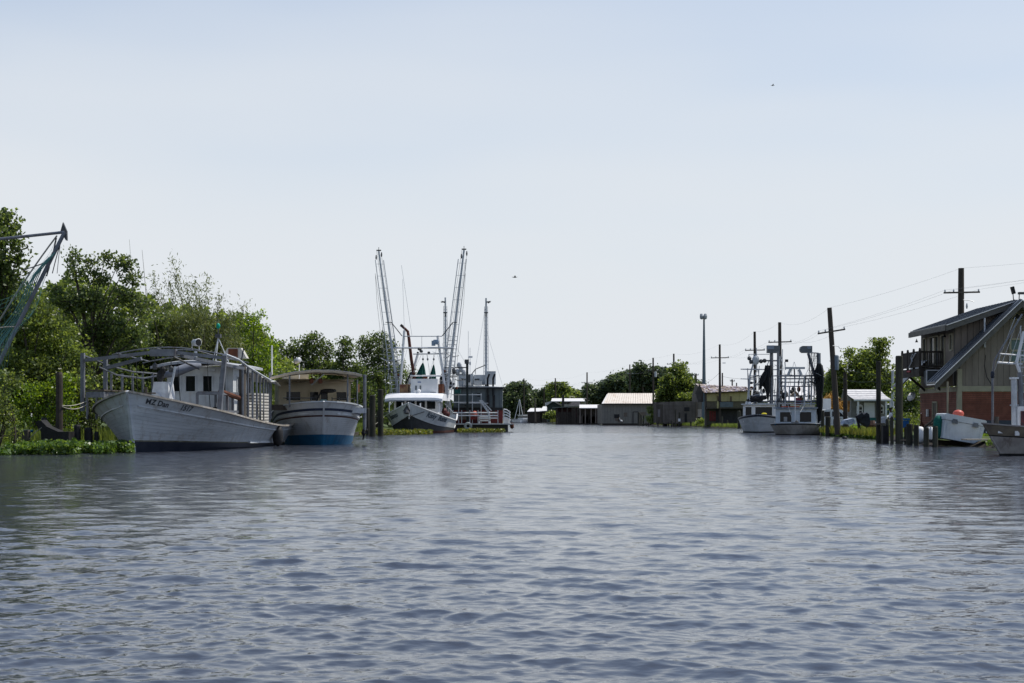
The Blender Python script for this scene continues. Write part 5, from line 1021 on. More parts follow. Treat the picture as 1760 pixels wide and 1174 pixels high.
    m_.prism([c+Vector((-.30,0,-.33)),c+Vector((.62,0,-.33)),c+Vector((.62,0,.33)),c+Vector((-.30,0,.33)),c+Vector((-.47,0,.22)),c+Vector((-.53,0,0)),c+Vector((-.47,0,-.22))],(0,0,0),(0,.6,0)); m_.build('net_door', bxm, r)
    MB().box(P(1390.5,597.2,d-.03),(.36,.05,.28)).build('door_plate', MC['plate_blue_grey'], r)
    nb = MC['net_black']
    for (tx,ty,bx,by,rx) in ((1408,625,1410,664,.35),(1411,628,1409,700,.30),(1409,664,1408,734,.28),(1404,632,1403,660,.22)): net_cone(None, P(tx,ty,d-.3), P(bx,by,d-.3), rx, .35, nb, r, 'net', wob=.35, folds=6, prof=HANG)
    for pts in (((1390,605),(1392,650),(1402,664)),((1395,606),(1396,650),(1404,662)),((1400,607),(1394,640),(1398,664))): MB().path([P(*q,d) for q in pts], .03, 4).build('net_rope', black, r)
    clutter(r, d, 1338, 1406, 640, 692, 30, 6)
    mb = MB()
    for i in range(14):
        t_ = i/13; mb.path([P(lerp(1389,1407,t_),607,d-.2), P(lerp(1387,1404,t_)+2*math.sin(i),634,d-.3), P(lerp(1396,1408,t_),662,d-.3), P(1408+t_*2,700,d-.3)], .012, 3)
    for i in range(12): py = 611+4.2*i; mb.path([P(1389-.1*i+(.5*max(0,i-6)),py,d-.2), P(1398,py+2,d-.4), P(1407,py,d-.2)], .010, 3)
    mb.build('hanging_net', black, r, kind='stuff')
    # white ladder, coloured bundles
    mb = MB(); ladder(mb, P(1336,694,d), P(1348,655,d+.5), .45, .05, .4); mb.build('ladder', cleanwhite, r)
    MB().box(P(1372,690,d+.5),(.5,.4,.7)).build('bundle', mat('bundle_red', (.35,.03,.03), (.1,.05,.1), scale=6), r); MB().box(P(1378,688,d+.6),(.45,.4,.6)).build('bundle', mat('bundle_green', (.06,.10,.03), (.2,.15,.05), scale=6), r)
    MB().box(P(1354,697,d+.5),(.4,.4,.5)).build('bundle', mat('crate_teal', (.01,.09,.08)), r)
    MB().prism([P(1357,681,d+1),P(1376,681,d+1),P(1368,672,d+1)],(0,0,0),(0,.8,0)).build('tarp', mat('tarp_sand', (.5,.42,.33), (.35,.28,.2)), r)
    T((1366,704),(1365,676),.035,'mast', cleanwhite); T((1337,604),(1336,729),.10,'mast', pipe)
    MB().path([P(1409,727,d-.5),P(1414,722,d-.5),P(1413,732,d-.6),P(1408,737,d-.8)], .12, 6).build('white_fender', cleanwhite, r, smooth=True)
    for pts in (((1345,610),(1337,646)),((1340,608),(1350,646)),((1406,607),(1383,646)),((1365,622),(1345,700)),((1365,622),(1392,700))): T(pts[0],pts[1],.02,'stay',galv,3)
boat_five()

# ===== boat at the right edge
def boat_six():
    D0 = 62; h = Hull((X(1700,D0), D0+.6), R(180+14), 9, 1.7, 1.42, .98, rake=.95, a=.5, wa=.6, wk=.8, kd=.8, flare=1.1, zpow=1.5)
    h = Hull((X(1692,D0), D0+.2), R(180+20), 9.5, 1.75, 1.40, .95, rake=.95, a=.55, wa=.65, wk=.8, kd=.85, flare=1.0, zpow=2.2)
    r = h.root('fishing_boat', 'rust stained old fishing boat entering at the right edge of the picture', 'fishing boat')
    hm = mat('old_hull', (.42,.40,.38), (.25,.23,.22), rough=.7, scale=1.2, streak=((.10,.07,.055), .8, 3.5), lo=.3, hi=.6); bd = mat('old_band', (.20,.17,.13), (.13,.11,.09), rough=.8)
    h.hull(r, [lambda u: -.5, lambda u: .1, lambda u: h.zd(u)*.62, lambda u: h.zd(u)*.66, lambda u: h.zd(u)], [black, hm, black, bd])
    h.deck(r, cleanwhite, .18, white); h.cap(r, hm, .1, .06)
    for u in (.115,.165): MB(h.M).box(h.S(1,u,h.zd(u)*.77,.03),(.2,.06,.2)).build('vent_plate', cleanwhite, r)
    d = D0+.9
    T = lambda a, b, rr, name='frame_tube', m=pipe, n=7, da=0, db=0, r2=None: MB().tube(P(*a,d+da), P(*b,d+db), rr, r2=r2, n=n).build(name, m, r)
    T((1706,735),(1706,645),.055,'pole'); T((1706,645),(1709,620),.05,'pole'); T((1709,620),(1757,540),.04,'pole'); MB().lathe(P(1706,650,d),[(.06,0),(.09,.06),(.09,.22),(.06,.3)],8).build('pole_collar', navy, r)
    T((1712,742),(1713,716),.10,'bollard', oldwood, 8)
    MB().box((P(1740,742,d)),(1.8,1.6,.12)).build('hatch', cleanwhite, r)
    T((1744,742),(1743,650),.13,'post', galv); MB().box(P(1743,650,d),(.32,.3,.08)).build('post_cap', cleanwhite, r)
    T((1757,745),(1753,640),.12,'post', pipe); T((1753,640),(1747,624),.07,'arm', cleanwhite); T((1747,624),(1760,570),.07,'arm', cleanwhite)
    MB().box(P(1755,720,d-.1),(.35,.4,1.1)).build('cabin_corner', cleanwhite, r); MB().box(P(1759,724,d-.3),(.25,.3,.9)).build('hanging_coat', mat('coat_dark', (.03,.02,.03), (.12,.02,.02), scale=8), r)
    T((1714,623),(1757,626),.045,'spreader', galv); T((1718,608),(1770,612),.03,'spreader', cleanwhite); T((1736,696.5),(1756,696.5),.03,'rail', galv)
    for a, b in (((1745,545),(1706,645)),((1750,548),(1722,625)),((1756,560),(1735,623)),((1718,608),(1718,623)),((1735,612),(1735,626)),((1762,560),(1752,745))): T(a,b,.012,'stay',galv,3)
    mb = MB(); ladder(mb, P(1764,745,d), P(1760,560,d), .5, .03, .35); mb.build('ladder', galv, r)
    T((1770,745),(1765,500),.12,'mast', galv)
boat_six()
# ===== the big house on the right bank
def house():
    x0, y0 = 28.9, 92.0     # near left corner
    r = thing('boathouse_home', 'large house with red boarded lower floor, grey panelled gable and grey metal roof', 'house', (x0+4, y0+5, .5))
    redb = mat('red_boards', (.22,.085,.058), (.165,.062,.042), rough=.7, scale=2, rnd=.10, streak=((.10,.04,.03), .4, 2))
    greyb = mat('grey_panels', (.23,.20,.165), (.18,.155,.13), rough=.75, scale=2, stretch=(1,1,.2), rnd=.07)
    brn = mat('brown_panels', (.22,.185,.15), (.165,.14,.115), rough=.75, scale=2, stretch=(1,1,.2), rnd=.07)
    trim = mat('cream_green_trim', (.33,.31,.22), (.27,.25,.18), rough=.6); roofm = mat('metal_roof', (.10,.115,.135), (.075,.085,.10), rough=.38, metal=.4, scale=1)
    fasc = mat('fascia_grey', (.12,.115,.10), (.09,.088,.078), rough=.6)
    zb, zt = 3.36, 3.72; X1 = 36.4; yb = 100.6
    xr, zr = 32.65, 9.15
    # inner walls (backing)
    MB().box(((x0+X1)/2, (y0+yb)/2+.1, (zb+.4)/2),(X1-x0-.1, yb-y0-.2, zb-.4)).build('lower_wall', mat('red_backing', (.05,.02,.015)), r)
    nrow = 23; hh = (zb-.45)/nrow
    for i in range(nrow): MB().box(((x0+X1)/2, y0-.03, .45+hh*(i+.5)),(X1-x0, .05, hh-.018),rx=.1).build('board', redb, r)
    for i in range(nrow):
        z_ = .45+hh*(i+.5); MB().box((x0-.03,(y0+yb)/2,z_),(.05,yb-y0-.1,hh-.018),ry=.1 if 0 else 0).build('board', redb, r)
    MB().box(((x0+X1)/2, y0-.06, (zb+zt)/2),(X1-x0+.3,.14,zt-zb)).build('trim_band', trim, r)
    MB().box((x0-.06, (y0+yb)/2, (zb+zt)/2-.02),(.14,yb-y0,zt-zb-.04)).build('trim_band', trim, r)
    MB().box((x0, y0-.09, (zt+1.05)/2+.25),(.3,.24,zt+.65)).build('corner_post', trim, r)
    # gable panelling
    roofz = lambda x: zr - abs(x-xr)*.955
    def gpoly(xa, xb, y_, th, m, name, zlow):
        a, b = max(zlow, roofz(xa)-.12), max(zlow, roofz(xb)-.12); pts = [(xa,y_,zlow),(xb,y_,zlow),(xb,y_,b)]
        if xa < xr < xb: pts.append((xr,y_,roofz(xr)-.12))
        pts.append((xa,y_,a)); MB().prism(pts,(0,0,0),(0,th,0)).build(name, m, r)
    gpoly(x0+.02, X1-.02, y0+.03, .1, greyb, 'gable_wall', zt)
    xx = x0+.05; pw = .405
    while xx < X1-.1:
        gpoly(xx+.012, min(X1, xx+pw-.012), y0, .05, greyb, 'panel', zt+.02); xx += pw
    # shaded recess left of the gable wall under the low eave
    MB().prism([(x0-.1,y0+.9,zt),(x0-.1,y0+.9,4.9),(x0-1.45,y0+.9,zt)],(0,0,0),(0,.08,0)).build('eave_infill', brn, r)
    # main roof slabs with raised seams, fascia and bright drip edge
    e0 = 27.1; ze = roofz(e0)
    n = Vector((-.955,0,1)).normalized()
    def slab(xa, xb, ya, yb_, name, m, th=.12, off=.0):
        za, zb_ = roofz(xa), roofz(xb); MB().prism([(xa,ya,za+off),(xb,ya,zb_+off),(xb,ya,zb_+off+th),(xa,ya,za+off+th)],(0,0,0),(0,yb_-ya,0)).build(name, m, r)
    slab(e0, xr, y0-.9, y0+1.0, 'roof', roofm); slab(xr, 38.6, y0-.9, yb+.5, 'roof', roofm)
    slab(e0, x0, 99.0, yb+.6, 'roof', roofm); slab(e0-.02, x0, 98.9, 99.0, 'drip_edge', mat('drip_edge', (.62,.64,.66), (.55,.57,.6), rough=.3, metal=.5), .06, .1)
    MB().box((x0+.03, y0+.5, (zt+roofz(x0))/2),(.1,1.0,roofz(x0)-zt)).build('side_wall', fasc, r)
    for k in range(3): slab(e0, xr, y0-.7+.6*k, y0-.66+.6*k, 'roof_seam', roofm, .05, .12)
    slab(e0-.02, xr, y0-1.02, y0-.9, 'fascia', fasc, .36, -.40); slab(xr, 38.6, y0-1.02, y0-.9, 'fascia', fasc, .36, -.40)
    dm = mat('drip_edge', (.62,.64,.66), (.55,.57,.6), rough=.3, metal=.5)
    slab(e0-.02, xr, y0-1.1, y0-.98, 'drip_edge', dm, .05, .02); slab(xr, 38.6, y0-1.1, y0-.98, 'drip_edge', dm, .05, .02)
    MB().box((e0+.1, y0, ze-.02),(.2,1.9,.12)).build('gutter', dm, r)
    # shed dormer
    yd = 93.0; sl = lambda x: 7.62 + (x-28.15)*.345; xe = 28.15
    MB().prism([(x0+.02,yd,zt+.9),(xr,yd,zr-.1),(xr,yd,sl(xr)-.05),(x0+.02,yd,sl(x0)-.1)],(0,0,0),(0,.1,0)).build('dormer_wall', fasc, r)
    xx = x0+.05
    while xx < xr-.1:
        xb = min(xr, xx+.40); za = max(roofz(xx)+.0, zt+.9); MB().prism([(xx+.02,yd-.05,max(za,roofz(xx+.02))),(xb-.02,yd-.05,roofz(xb-.02)),(xb-.02,yd-.05,sl(xb)-.1),(xx+.02,yd-.05,sl(xx)-.1)],(0,0,0),(0,.05,0)).build('panel', brn, r); xx += .40
    MB().prism([(xe,yd-.8,sl(xe)),(32.7,yd-.8,sl(32.7)),(32.7,yd-.8,sl(32.7)+.12),(xe,yd-.8,sl(xe)+.12)],(0,0,0),(0,8.4,0)).build('dormer_roof', roofm, r)
    for k in range(13): MB().prism([(xe,yd-.6+.62*k,sl(xe)+.12),(32.7,yd-.6+.62*k,sl(32.7)+.12),(32.7,yd-.6+.62*k,sl(32.7)+.17),(xe,yd-.6+.62*k,sl(xe)+.17)],(0,0,0),(0,.04,0)).build('roof_seam', roofm, r)
    MB().prism([(xe-.03,yd-.92,sl(xe)-.34),(32.6,yd-.92,sl(32.6)-.34),(32.6,yd-.92,sl(32.6)+.02),(xe-.03,yd-.92,sl(xe)+.02)],(0,0,0),(0,.12,0)).build('fascia', fasc, r)
    MB().prism([(xe,yd-.98,sl(xe)+.02),(32.6,yd-.98,sl(32.6)+.02),(32.6,yd-.98,sl(32.6)+.07),(xe,yd-.98,sl(xe)+.07)],(0,0,0),(0,.1,0)).build('drip_edge', dm, r)
    MB().box((xe-.04,yd+3.4,sl(xe)-.14),(.12,8.5,.34)).build('fascia', fasc, r)
    # dormer window wall (faces the water, -X)
    zf = 4.9
    win = [(93.25, 93.85, 6.1, 7.15, ''), (94.95, 95.7, 5.15, 7.2, ''), (96.3, 97.1, 5.15, 7.2, ''), (97.3, 98.3, 5.15, 7.2, ''), (99.2, 99.9, 5.15, 7.2, '')]
    wall_with_windows(None_M, r, yd+.08, yb-.1, zt, sl(x0)-.05, x0, [(a,b,c,d_) for a,b,c,d_,_ in win], brn, trim, mat('window_sky_glass', (.05,.06,.07), (.08,.09,.10), rough=.04, spec=.9), facing=-1, framed=.09, name='window_wall')
    # gable windows
    wg = MB(); wz0, wz1, wx0, wx1 = 5.25, 6.75, 32.2, 33.25
    for a, b in (((wx0,wz0),(wx1,wz0)),((wx0,wz1),(wx1,wz1)),((wx0,wz0),(wx0,wz1)),((wx1,wz0),(wx1,wz1)),((wx0,(wz0+wz1)/2),(wx1,(wz0+wz1)/2))): wg.bar((a[0],y0-.06,a[1]),(b[0],y0-.06,b[1]),.12)
    wf = wg.build('window', trim, r); MB().face([(wx0,y0-.03,wz0),(wx1,y0-.03,wz0),(wx1,y0-.03,wz1),(wx0,y0-.03,wz1)]).build('pane', mat('pane_green', (.06,.12,.11), (.10,.16,.15), rough=.1), wf)
    MB().prism([(32.2,y0-.1,8.0),(33.1,y0-.1,8.0),(32.65,y0-.1,8.5)],(0,0,0),(0,.08,0)).build('gable_vent', trim, r)
    MB().prism([(32.3,y0-.12,8.05),(33.0,y0-.12,8.05),(32.65,y0-.12,8.4)],(0,0,0),(0,.03,0)).build('vent_opening', black, r)
    # door, bracket lamps, vent pipe, conduits
    dr = MB().box((x0-.07, 96.9, 1.6),(.06,.95,2.15)).build('door', mat('door_brown', (.07,.06,.04), (.05,.045,.03)), r); MB().box((x0-.12,97.25,1.5),(.05,.06,.1)).build('handle', galv, dr)
    fr = MB()
    for a, b in (((96.4,.5),(96.4,2.72)),((97.4,.5),(97.4,2.72)),((96.35,2.72),(97.45,2.72))): fr.bar((x0-.08,a[0],a[1]),(x0-.08,b[0],b[1]),.1)
    fr.build('door_frame', trim, r)
    MB().tube((X(1692,91.9),91.85,6.6),(X(1692,91.9),91.85,8.1),.055,n=7).tube((X(1692,91.9),91.85,7.0),(X(1692,91.9),91.85,6.2),.07,n=7).build('vent_pipe', galv, r)
    MB().box((x0-.15, 97.9+.5, 2.0),(.12,.3,.5)).build('meter_box', galv, r)
    MB().tube((X(1628.5,90),90,.5),(X(1628.5,90),90,Z(656,90)),.06,n=7).build('downpipe', mat('pipe_tan', (.3,.27,.2)), r)
    for y_ in (yd+1.2, yd+7.7): MB().lathe((x0-.25,y_,7.0),[(.12,0),(.04,.15),(.02,.25)],8).build('wall_lamp', black, r)
    MB().box((x0+3.2,y0-.35,.95),(7.0,.5,1.1)).build('planter_skirt', mat('skirt_blue', (.035,.045,.06), (.05,.06,.075)), r)
    # balcony
    bx0, by0, by1, bz = 27.3, 95.2, 99.5, 4.95
    for i in range(6): MB().box((bx0+.13+.265*i, (by0+by1)/2, bz),(.25,by1-by0,.06)).build('deck_board', darkwood, r)
    MB().box((bx0,(by0+by1)/2,bz-.28),(.1,by1-by0,.5)).build('joist', darkwood, r); MB().box(((bx0+x0)/2,by0,bz-.28),(x0-bx0,.1,.5)).build('joist', darkwood, r)
    for i in range(3): MB().box((bx0+.5*i+.3,(by0+by1)/2,bz-.25),(.08,by1-by0-.2,.3)).build('joist', darkwood, r)
    for z_, t_ in ((bz+1.12,.13),(bz+.15,.09)): MB().box(((bx0+x0)/2,by0,z_),(x0-bx0,.1,t_)).build('handrail', darkwood, r); MB().box((bx0,(by0+by1)/2,z_),(.1,by1-by0,t_)).build('handrail', darkwood, r)
    for i in range(11): MB().box((x0-.08-.145*i,by0,bz+.62),(.055,.055,.9)).build('baluster', darkwood, r)
    for i in range(24): MB().box((bx0-.03,by0+.12+.18*i,bz+.62),(.03,.165,.92)).build('screen_board', darkwood, r)
    for x_, y_ in ((bx0,by0),(bx0,by1),(x0-.05,by0),(bx0,by0+1.45),(bx0,by0+2.9)): MB().box((x_,y_,bz+.5),(.14,.14,1.5)).lathe((x_,y_,bz+1.25),[(.06,0),(.09,.06),(.04,.14)],6).build('newel_post', darkwood, r)
    MB().path([(bx0-.12,by0+1.3,bz+1.0),(bx0-.12,by0+1.6,bz+.8),(bx0-.12,by0+1.4,bz+.55),(bx0-.12,by0+2.0,bz+.25),(bx0-.12,by0+2.1,bz+.1)], .05, 5).path([(bx0-.12,by0+1.3,bz+.7),(bx0-.12,by0+.9,bz+.9),(bx0-.12,by0+.6,bz+1.05)], .045, 5).build('white_branch', galv, r)
    MB().box((bx0-.1,by0+2.3,bz-.12),(.08,.7,.1)).build('red_cloth', mat('cloth_red', (.35,.02,.04)), r)
    for y_ in (by0+.4, by1-.4): MB().bar((x0-.05,y_,3.5),(bx0+.2,y_,bz-.3),.14).build('bracket', darkwood, r)
    ac = MB().box((27.95, 94.5, 4.35),(.95,.8,.85)).build('air_conditioner', mat('ac_dark', (.05,.06,.065), (.035,.04,.045)), r)
    ah = MB()
    for z_ in (3.95,3.83,4.8): ah.box((27.95,94.05,z_),(1.15,.08,.06))
    for x_ in (27.42,28.48): ah.box((x_,94.05,4.35),(.06,.08,.95))
    ah.build('bracket_frame', galv, r)
    MB().path([(X(1694,91.8),91.8,5.7),(X(1692,91.8),91.8,5.0),(X(1696,91.8),91.8,4.3),(X(1705,91.8),91.8,3.75)], .025, 4).build('cable', black, r)
    # satellite dish on the side wall, hung plants
    ds = thing('satellite_dish', 'pale satellite dish on the left side of the big house', 'satellite dish', (x0-.1,100.2,2.9))
    MB().lathe((x0-.75,100.0,3.1),[(.04,0),(.28,.05),(.36,.12)],12,Matrix.Rotation(R(-60),3,'Y')@Matrix.Rotation(R(30),3,'X')).build('dish', cleanwhite, ds, smooth=True); MB().bar((x0-.05,100.2,2.8),(x0-.7,100.1,3.05),.05).build('arm', galv, ds)
    # floodlights on the ridge
    fl = thing('floodlight', 'black square floodlight tilted on the roof ridge of the big house', 'floodlight', (X(1741,91),91,Z(512,91)))
    MB().box(P(1741,499,91),(.17,.3,.48),ry=-.25).build('lamp_head', black, fl); MB().tube(P(1741,504,91),P(1742,516,91),.03,n=4).build('bracket', black, fl)
    f2 = thing('floodlight', 'long low floodlight on the roof ridge at the right edge', 'floodlight', (X(1752,91),91,Z(512,91)))
    MB().box(P(1757,504,91),(.5,.25,.14)).build('lamp_head', pipedark, f2); MB().tube(P(1752,504,91),P(1751.5,515,91),.03,n=4).build('bracket', black, f2)
None_M = None
house()

# ===== pilings, dock, box
PG = 'old wooden dock pilings on the right bank'
pil = [(1510,621,762,8.5,'tall thin piling standing left of the others'),(1525,721,762,6,'short piling just right of the tall thin one'),(1533,718,763,6,'short piling left of the tallest one'),(1545.5,612,763,13,'tallest and thickest piling at the balcony corner'),(1557,734,763,6,'piling right beside the tallest one'),(1563,729,765,11,'stout short piling with pale top left of the twin tanks'),(1575,731,766,9,'brownish short piling left of the white tanks'),(1592,735,768,9.5,'short piling between the two white tanks'),(1607.5,733,769,9.5,'short piling at the corner of the tilted box')]
for px, ty, by, wd, lab in pil:
    D = EYE*FPX/(by-HOR+.01); rr = wd/2*D/FPX; nn = 11; prof = [(rr*1.02,0),(rr,.5),(rr*.99,1.2),(rr*.97,Z(ty,D)+.55),(rr*.80,Z(ty,D)+.62)]
    MB().lathe((X(px,D),D,-.6),prof,nn).build('piling', pilewood, None, lab, 'piling', PG)
D = 91.6; MB().box((X(1514,D),D+.3,Z(729,D)),(.75,.3,.08)).build('dock_plank', oldwood, None, 'narrow grey plank laid between the left pilings', 'plank')
MB().box((X(1520,D),D,Z(747,D)),(.3,.5,1.2)).build('dock_block', black, None, 'black block between the left pilings', 'dock block')
dk = thing('dock', 'low dark wooden dock under the tilted white box', 'dock', (X(1660,83),84.5,-.2))
for i in range(12): MB().box((X(1612,83.5)+.32*i+.1,84.8,.33-.022*i),(.29,3.0,.07),ry=.05).build('deck_plank', darkwood, dk)
for i in range(4): MB().box((X(1612,83)+1.05*i,83.45,.02-.05*i),(.16,.16,1.2)).build('leg', darkwood, dk)
MB().bar((X(1604,83),83.3,.30),(X(1712,83),83.3,-.06),.08,.22).build('edge_beam', darkwood, dk); MB().bar((X(1630,82.6),82.6,.02),(X(1676,82.6),82.6,-.06),.35,.07).build('mossy_board', mat('moss_board', (.10,.12,.03), (.05,.05,.02)), dk)
MB().box((X(1700,80),81,.42),(2.2,1.0,.07)).build('pale_plank', mat('pale_plank', (.42,.37,.30), (.3,.26,.2)), dk)
for i in range(5): MB().box((X(1560,88)+.5*i,88.5-.6*i,.25),(.46,.9,.06)).build('deck_plank', oldwood, dk)
def fish_box():
    D = 82.0; a = R(-9.5)*-1; r = thing('insulated_box', 'big white insulated fish box with two latches, tipped down to the right', 'fish box', (X(1657,D),D+.7,.35))
    tilt = Matrix.Rotation(R(10.2),4,'Y'); c = P(1655,739,D) + Vector((0,.75,-.05)); M = Matrix.Translation(c) @ Matrix.Rotation(R(4),4,'Z') @ tilt
    wm = mat('fish_box_white', (.52,.56,.58), (.42,.46,.48), rough=.45, scale=1.5, streak=((.25,.25,.24), .5, 3))
    b = MB(M); b.prism([(-1.12,-.72,-.62),(1.10,-.72,-.62),(1.2,-.72,.44),(-1.2,-.72,.44)],(0,0,0),(0,1.4,0)); b.build('tub', wm, r)
    b = MB(M); b.prism([(-1.23,-.76,.46),(1.23,-.76,.46),(1.25,-.76,.76),(1.16,-.76,.82),(-1.16,-.76,.82),(-1.25,-.76,.76)],(0,0,0),(0,1.5,0)); b.build('lid', wm, r)
    for x_ in (-.62,.62): MB(M).box((x_,-.80,.40),(.32,.08,.16)).box((x_,-.79,.52),(.26,.06,.1)).build('latch', mat('latch_grey', (.16,.18,.2), (.1,.11,.12)), r)
    MB(M).box((-1.0,-.735,.0),(.05,.03,.6)).box((1.0,-.735,.0),(.05,.03,.6)).build('rib', wm, r)
    MB().ball(P(1647,711.5,D+1.1),.29,14,(1.15,1,.85)).build('buoy_ball', mat('buoy_orange', (.50,.10,.07), (.38,.08,.06), rough=.4), None, 'orange red buoy ball on top of the white fish box', 'buoy', smooth=True)
    nb = MB(); nb.lathe((X(1614.5,D+.4),D+.6,.45),[(.15,0),(.27,.15),(.29,.7),(.27,1.1),(.15,1.3),(.04,1.35)],12); nb.build('net_bag', mat('net_bag_teal', (.01,.13,.10), (.01,.07,.055), scale=9, rough=.9), None, 'teal net bag leaning on the left end of the fish box', 'net bag', smooth=True)
    for (px, lab) in ((1584.5,'white tank behind the brown piling'),(1601,'white tank right next to the tilted box')):
        MB().lathe((X(px,86),86.5,.15),[(.25,0),(.34,.08),(.34,.75),(.26,.92),(.08,.98)],12).build('plastic_tank', cleanwhite, None, lab, 'tank', smooth=True)
fish_box()
MB().path([P(1590,733,86),P(1597,728,86),P(1603,723,86),P(1608,718,86)], .07, 5).path([P(1588,735,86),P(1598,730,86.5),P(1611,727,86)], .06, 5).build('driftwood', darkwood, None, 'dark driftwood branches over the white tanks', 'driftwood')
MB().box(P(1550.5,729,95),(.75,.6,.5)).box(P(1550.5,720.5,95),(.85,.7,.12)).build('blue_crate', mat('crate_blue', (.01,.12,.32), (.01,.08,.25)), None, 'bright blue crate on the grass right of the tallest piling', 'crate')
# flower pots, valves by the house wall
MB().lathe((X(1584,96),96,.5),[(.12,0),(.14,.6),(.05,.9),(.05,1.4)],8).lathe((X(1588,95),95,.5),[(.1,0),(.12,.4),(.05,.7)],8).build('standpipe', rust, None, 'rusty red standpipe against the red house wall', 'standpipe')

# ===== person in a white T-shirt behind the pilings
def person():
    D = 97.5; ox, oz = X(1531.5,D), .52; r = thing('person', 'person in a white T-shirt and dark trousers standing behind the pilings, hands forward', 'person', (ox, D, oz))
    skin = mat('skin', (.12,.065,.04), (.10,.055,.035), rough=.5); 
    def skinned(name, joints, edges, m, lvl=2):
        me = bpy.data.meshes.new(name); me.from_pydata([j[:3] for j in joints], edges, []); me.materials.append(m); o = bpy.data.objects.new(name, me); COL.objects.link(o); o.parent = r
        md = o.modifiers.new('skin', 'SKIN'); o.modifiers.new('sub', 'SUBSURF').levels = lvl; o.modifiers['sub'].render_levels = lvl
        for v, j in zip(me.skin_vertices[0].data if me.skin_vertices else [], joints): v.radius = (j[3], j[4] if len(j) > 4 else j[3])
        if me.skin_vertices: me.skin_vertices[0].data[0].use_root = True
        return o
    # facing left (-x); joints: x forward negative
    J = [(0,0,.98,.13,.15),(0,0,1.15,.12,.15),(-.01,0,1.35,.13,.17),(-.01,0,1.47,.07,.08),(-.02,0,1.55,.055,.055),(-.04,0,1.62,.08,.08),(-.05,0,1.72,.085,.08),(-.04,0,1.79,.05,.05),
         (0,-.19,1.43,.055),(-.03,-.24,1.15,.042),(-.24,-.20,1.0,.032),(-.31,-.18,.98,.03),(-.36,-.18,.965,.012),
         (0,.19,1.43,.055),(-.02,.24,1.15,.042),(-.24,.18,1.02,.032),(-.31,.16,1.0,.03),(-.36,.16,.985,.012),
         (0,-.09,.92,.09),(-.02,-.10,.5,.06),(.0,-.10,.09,.04),(-.13,-.10,.04,.03),(0,.09,.92,.09),(-.01,.10,.5,.06),(.02,.10,.09,.04),(-.11,.10,.04,.03),
         (-.37,-.20,.955,.008),(-.37,-.165,.955,.008),(-.33,-.14,.965,.009),(-.37,.18,.975,.008),(-.37,.145,.975,.008),(-.33,.12,.985,.009),(-.135,0,1.675,.012)]
    E = [(0,1),(1,2),(2,3),(3,4),(4,5),(5,6),(6,7),(2,8),(8,9),(9,10),(10,11),(11,12),(2,13),(13,14),(14,15),(15,16),(16,17),(0,18),(18,19),(19,20),(20,21),(0,22),(22,23),(23,24),(24,25),(11,26),(11,27),(11,28),(16,29),(16,30),(16,31),(6,32)]
    skinned('body', J, E, skin)
    skinned('t_shirt', [(0,0,.93,.15,.19),(0,0,1.15,.145,.185),(-.01,0,1.36,.145,.19),(-.01,0,1.47,.08,.09),(0,-.2,1.42,.085),(-.02,-.25,1.22,.07),(0,.2,1.42,.085),(-.02,.25,1.22,.07)], [(0,1),(1,2),(2,3),(2,4),(4,5),(2,6),(6,7)], mat('tshirt_white', (.72,.73,.76), (.62,.63,.66), rough=.8))
    skinned('trousers', [(0,0,.97,.14,.165),(0,0,.88,.13,.15),(0,-.1,.82,.10),(-.02,-.105,.5,.075),(0,-.105,.12,.065),(0,.1,.82,.10),(-.01,.105,.5,.075),(.02,.105,.12,.065)], [(0,1),(1,2),(2,3),(3,4),(1,5),(5,6),(6,7)], mat('trousers_dark', (.02,.022,.03), (.03,.032,.04), rough=.9))
    MB().ball(Vector((ox-.03,D,oz+1.755)),.10,12,(1.02,.95,.85)).build('hair', mat('hair_black', (.012,.01,.009)), r, smooth=True)
    for s_ in (-1,1):
        MB().ball(Vector((ox-.125,D+.035*s_,oz+1.71)),.014,6).build('eye', black, r); MB().ball(Vector((ox-.04,D+.088*s_,oz+1.69)),.022,6,(.8,.5,1.3)).build('ear', skin, r)
    MB().box(Vector((ox-.13,D,oz+1.635)),(.012,.05,.012)).build('mouth', mat('lip', (.08,.03,.025)), r)
person()
MB().prism([P(1507,727,96.5),P(1527,727,96.5),P(1522,716,96.5),P(1513,718,96.5)],(0,0,0),(0,.5,0)).build('wash_tub', galv, None, 'grey metal tub the person in white is leaning over', 'tub')

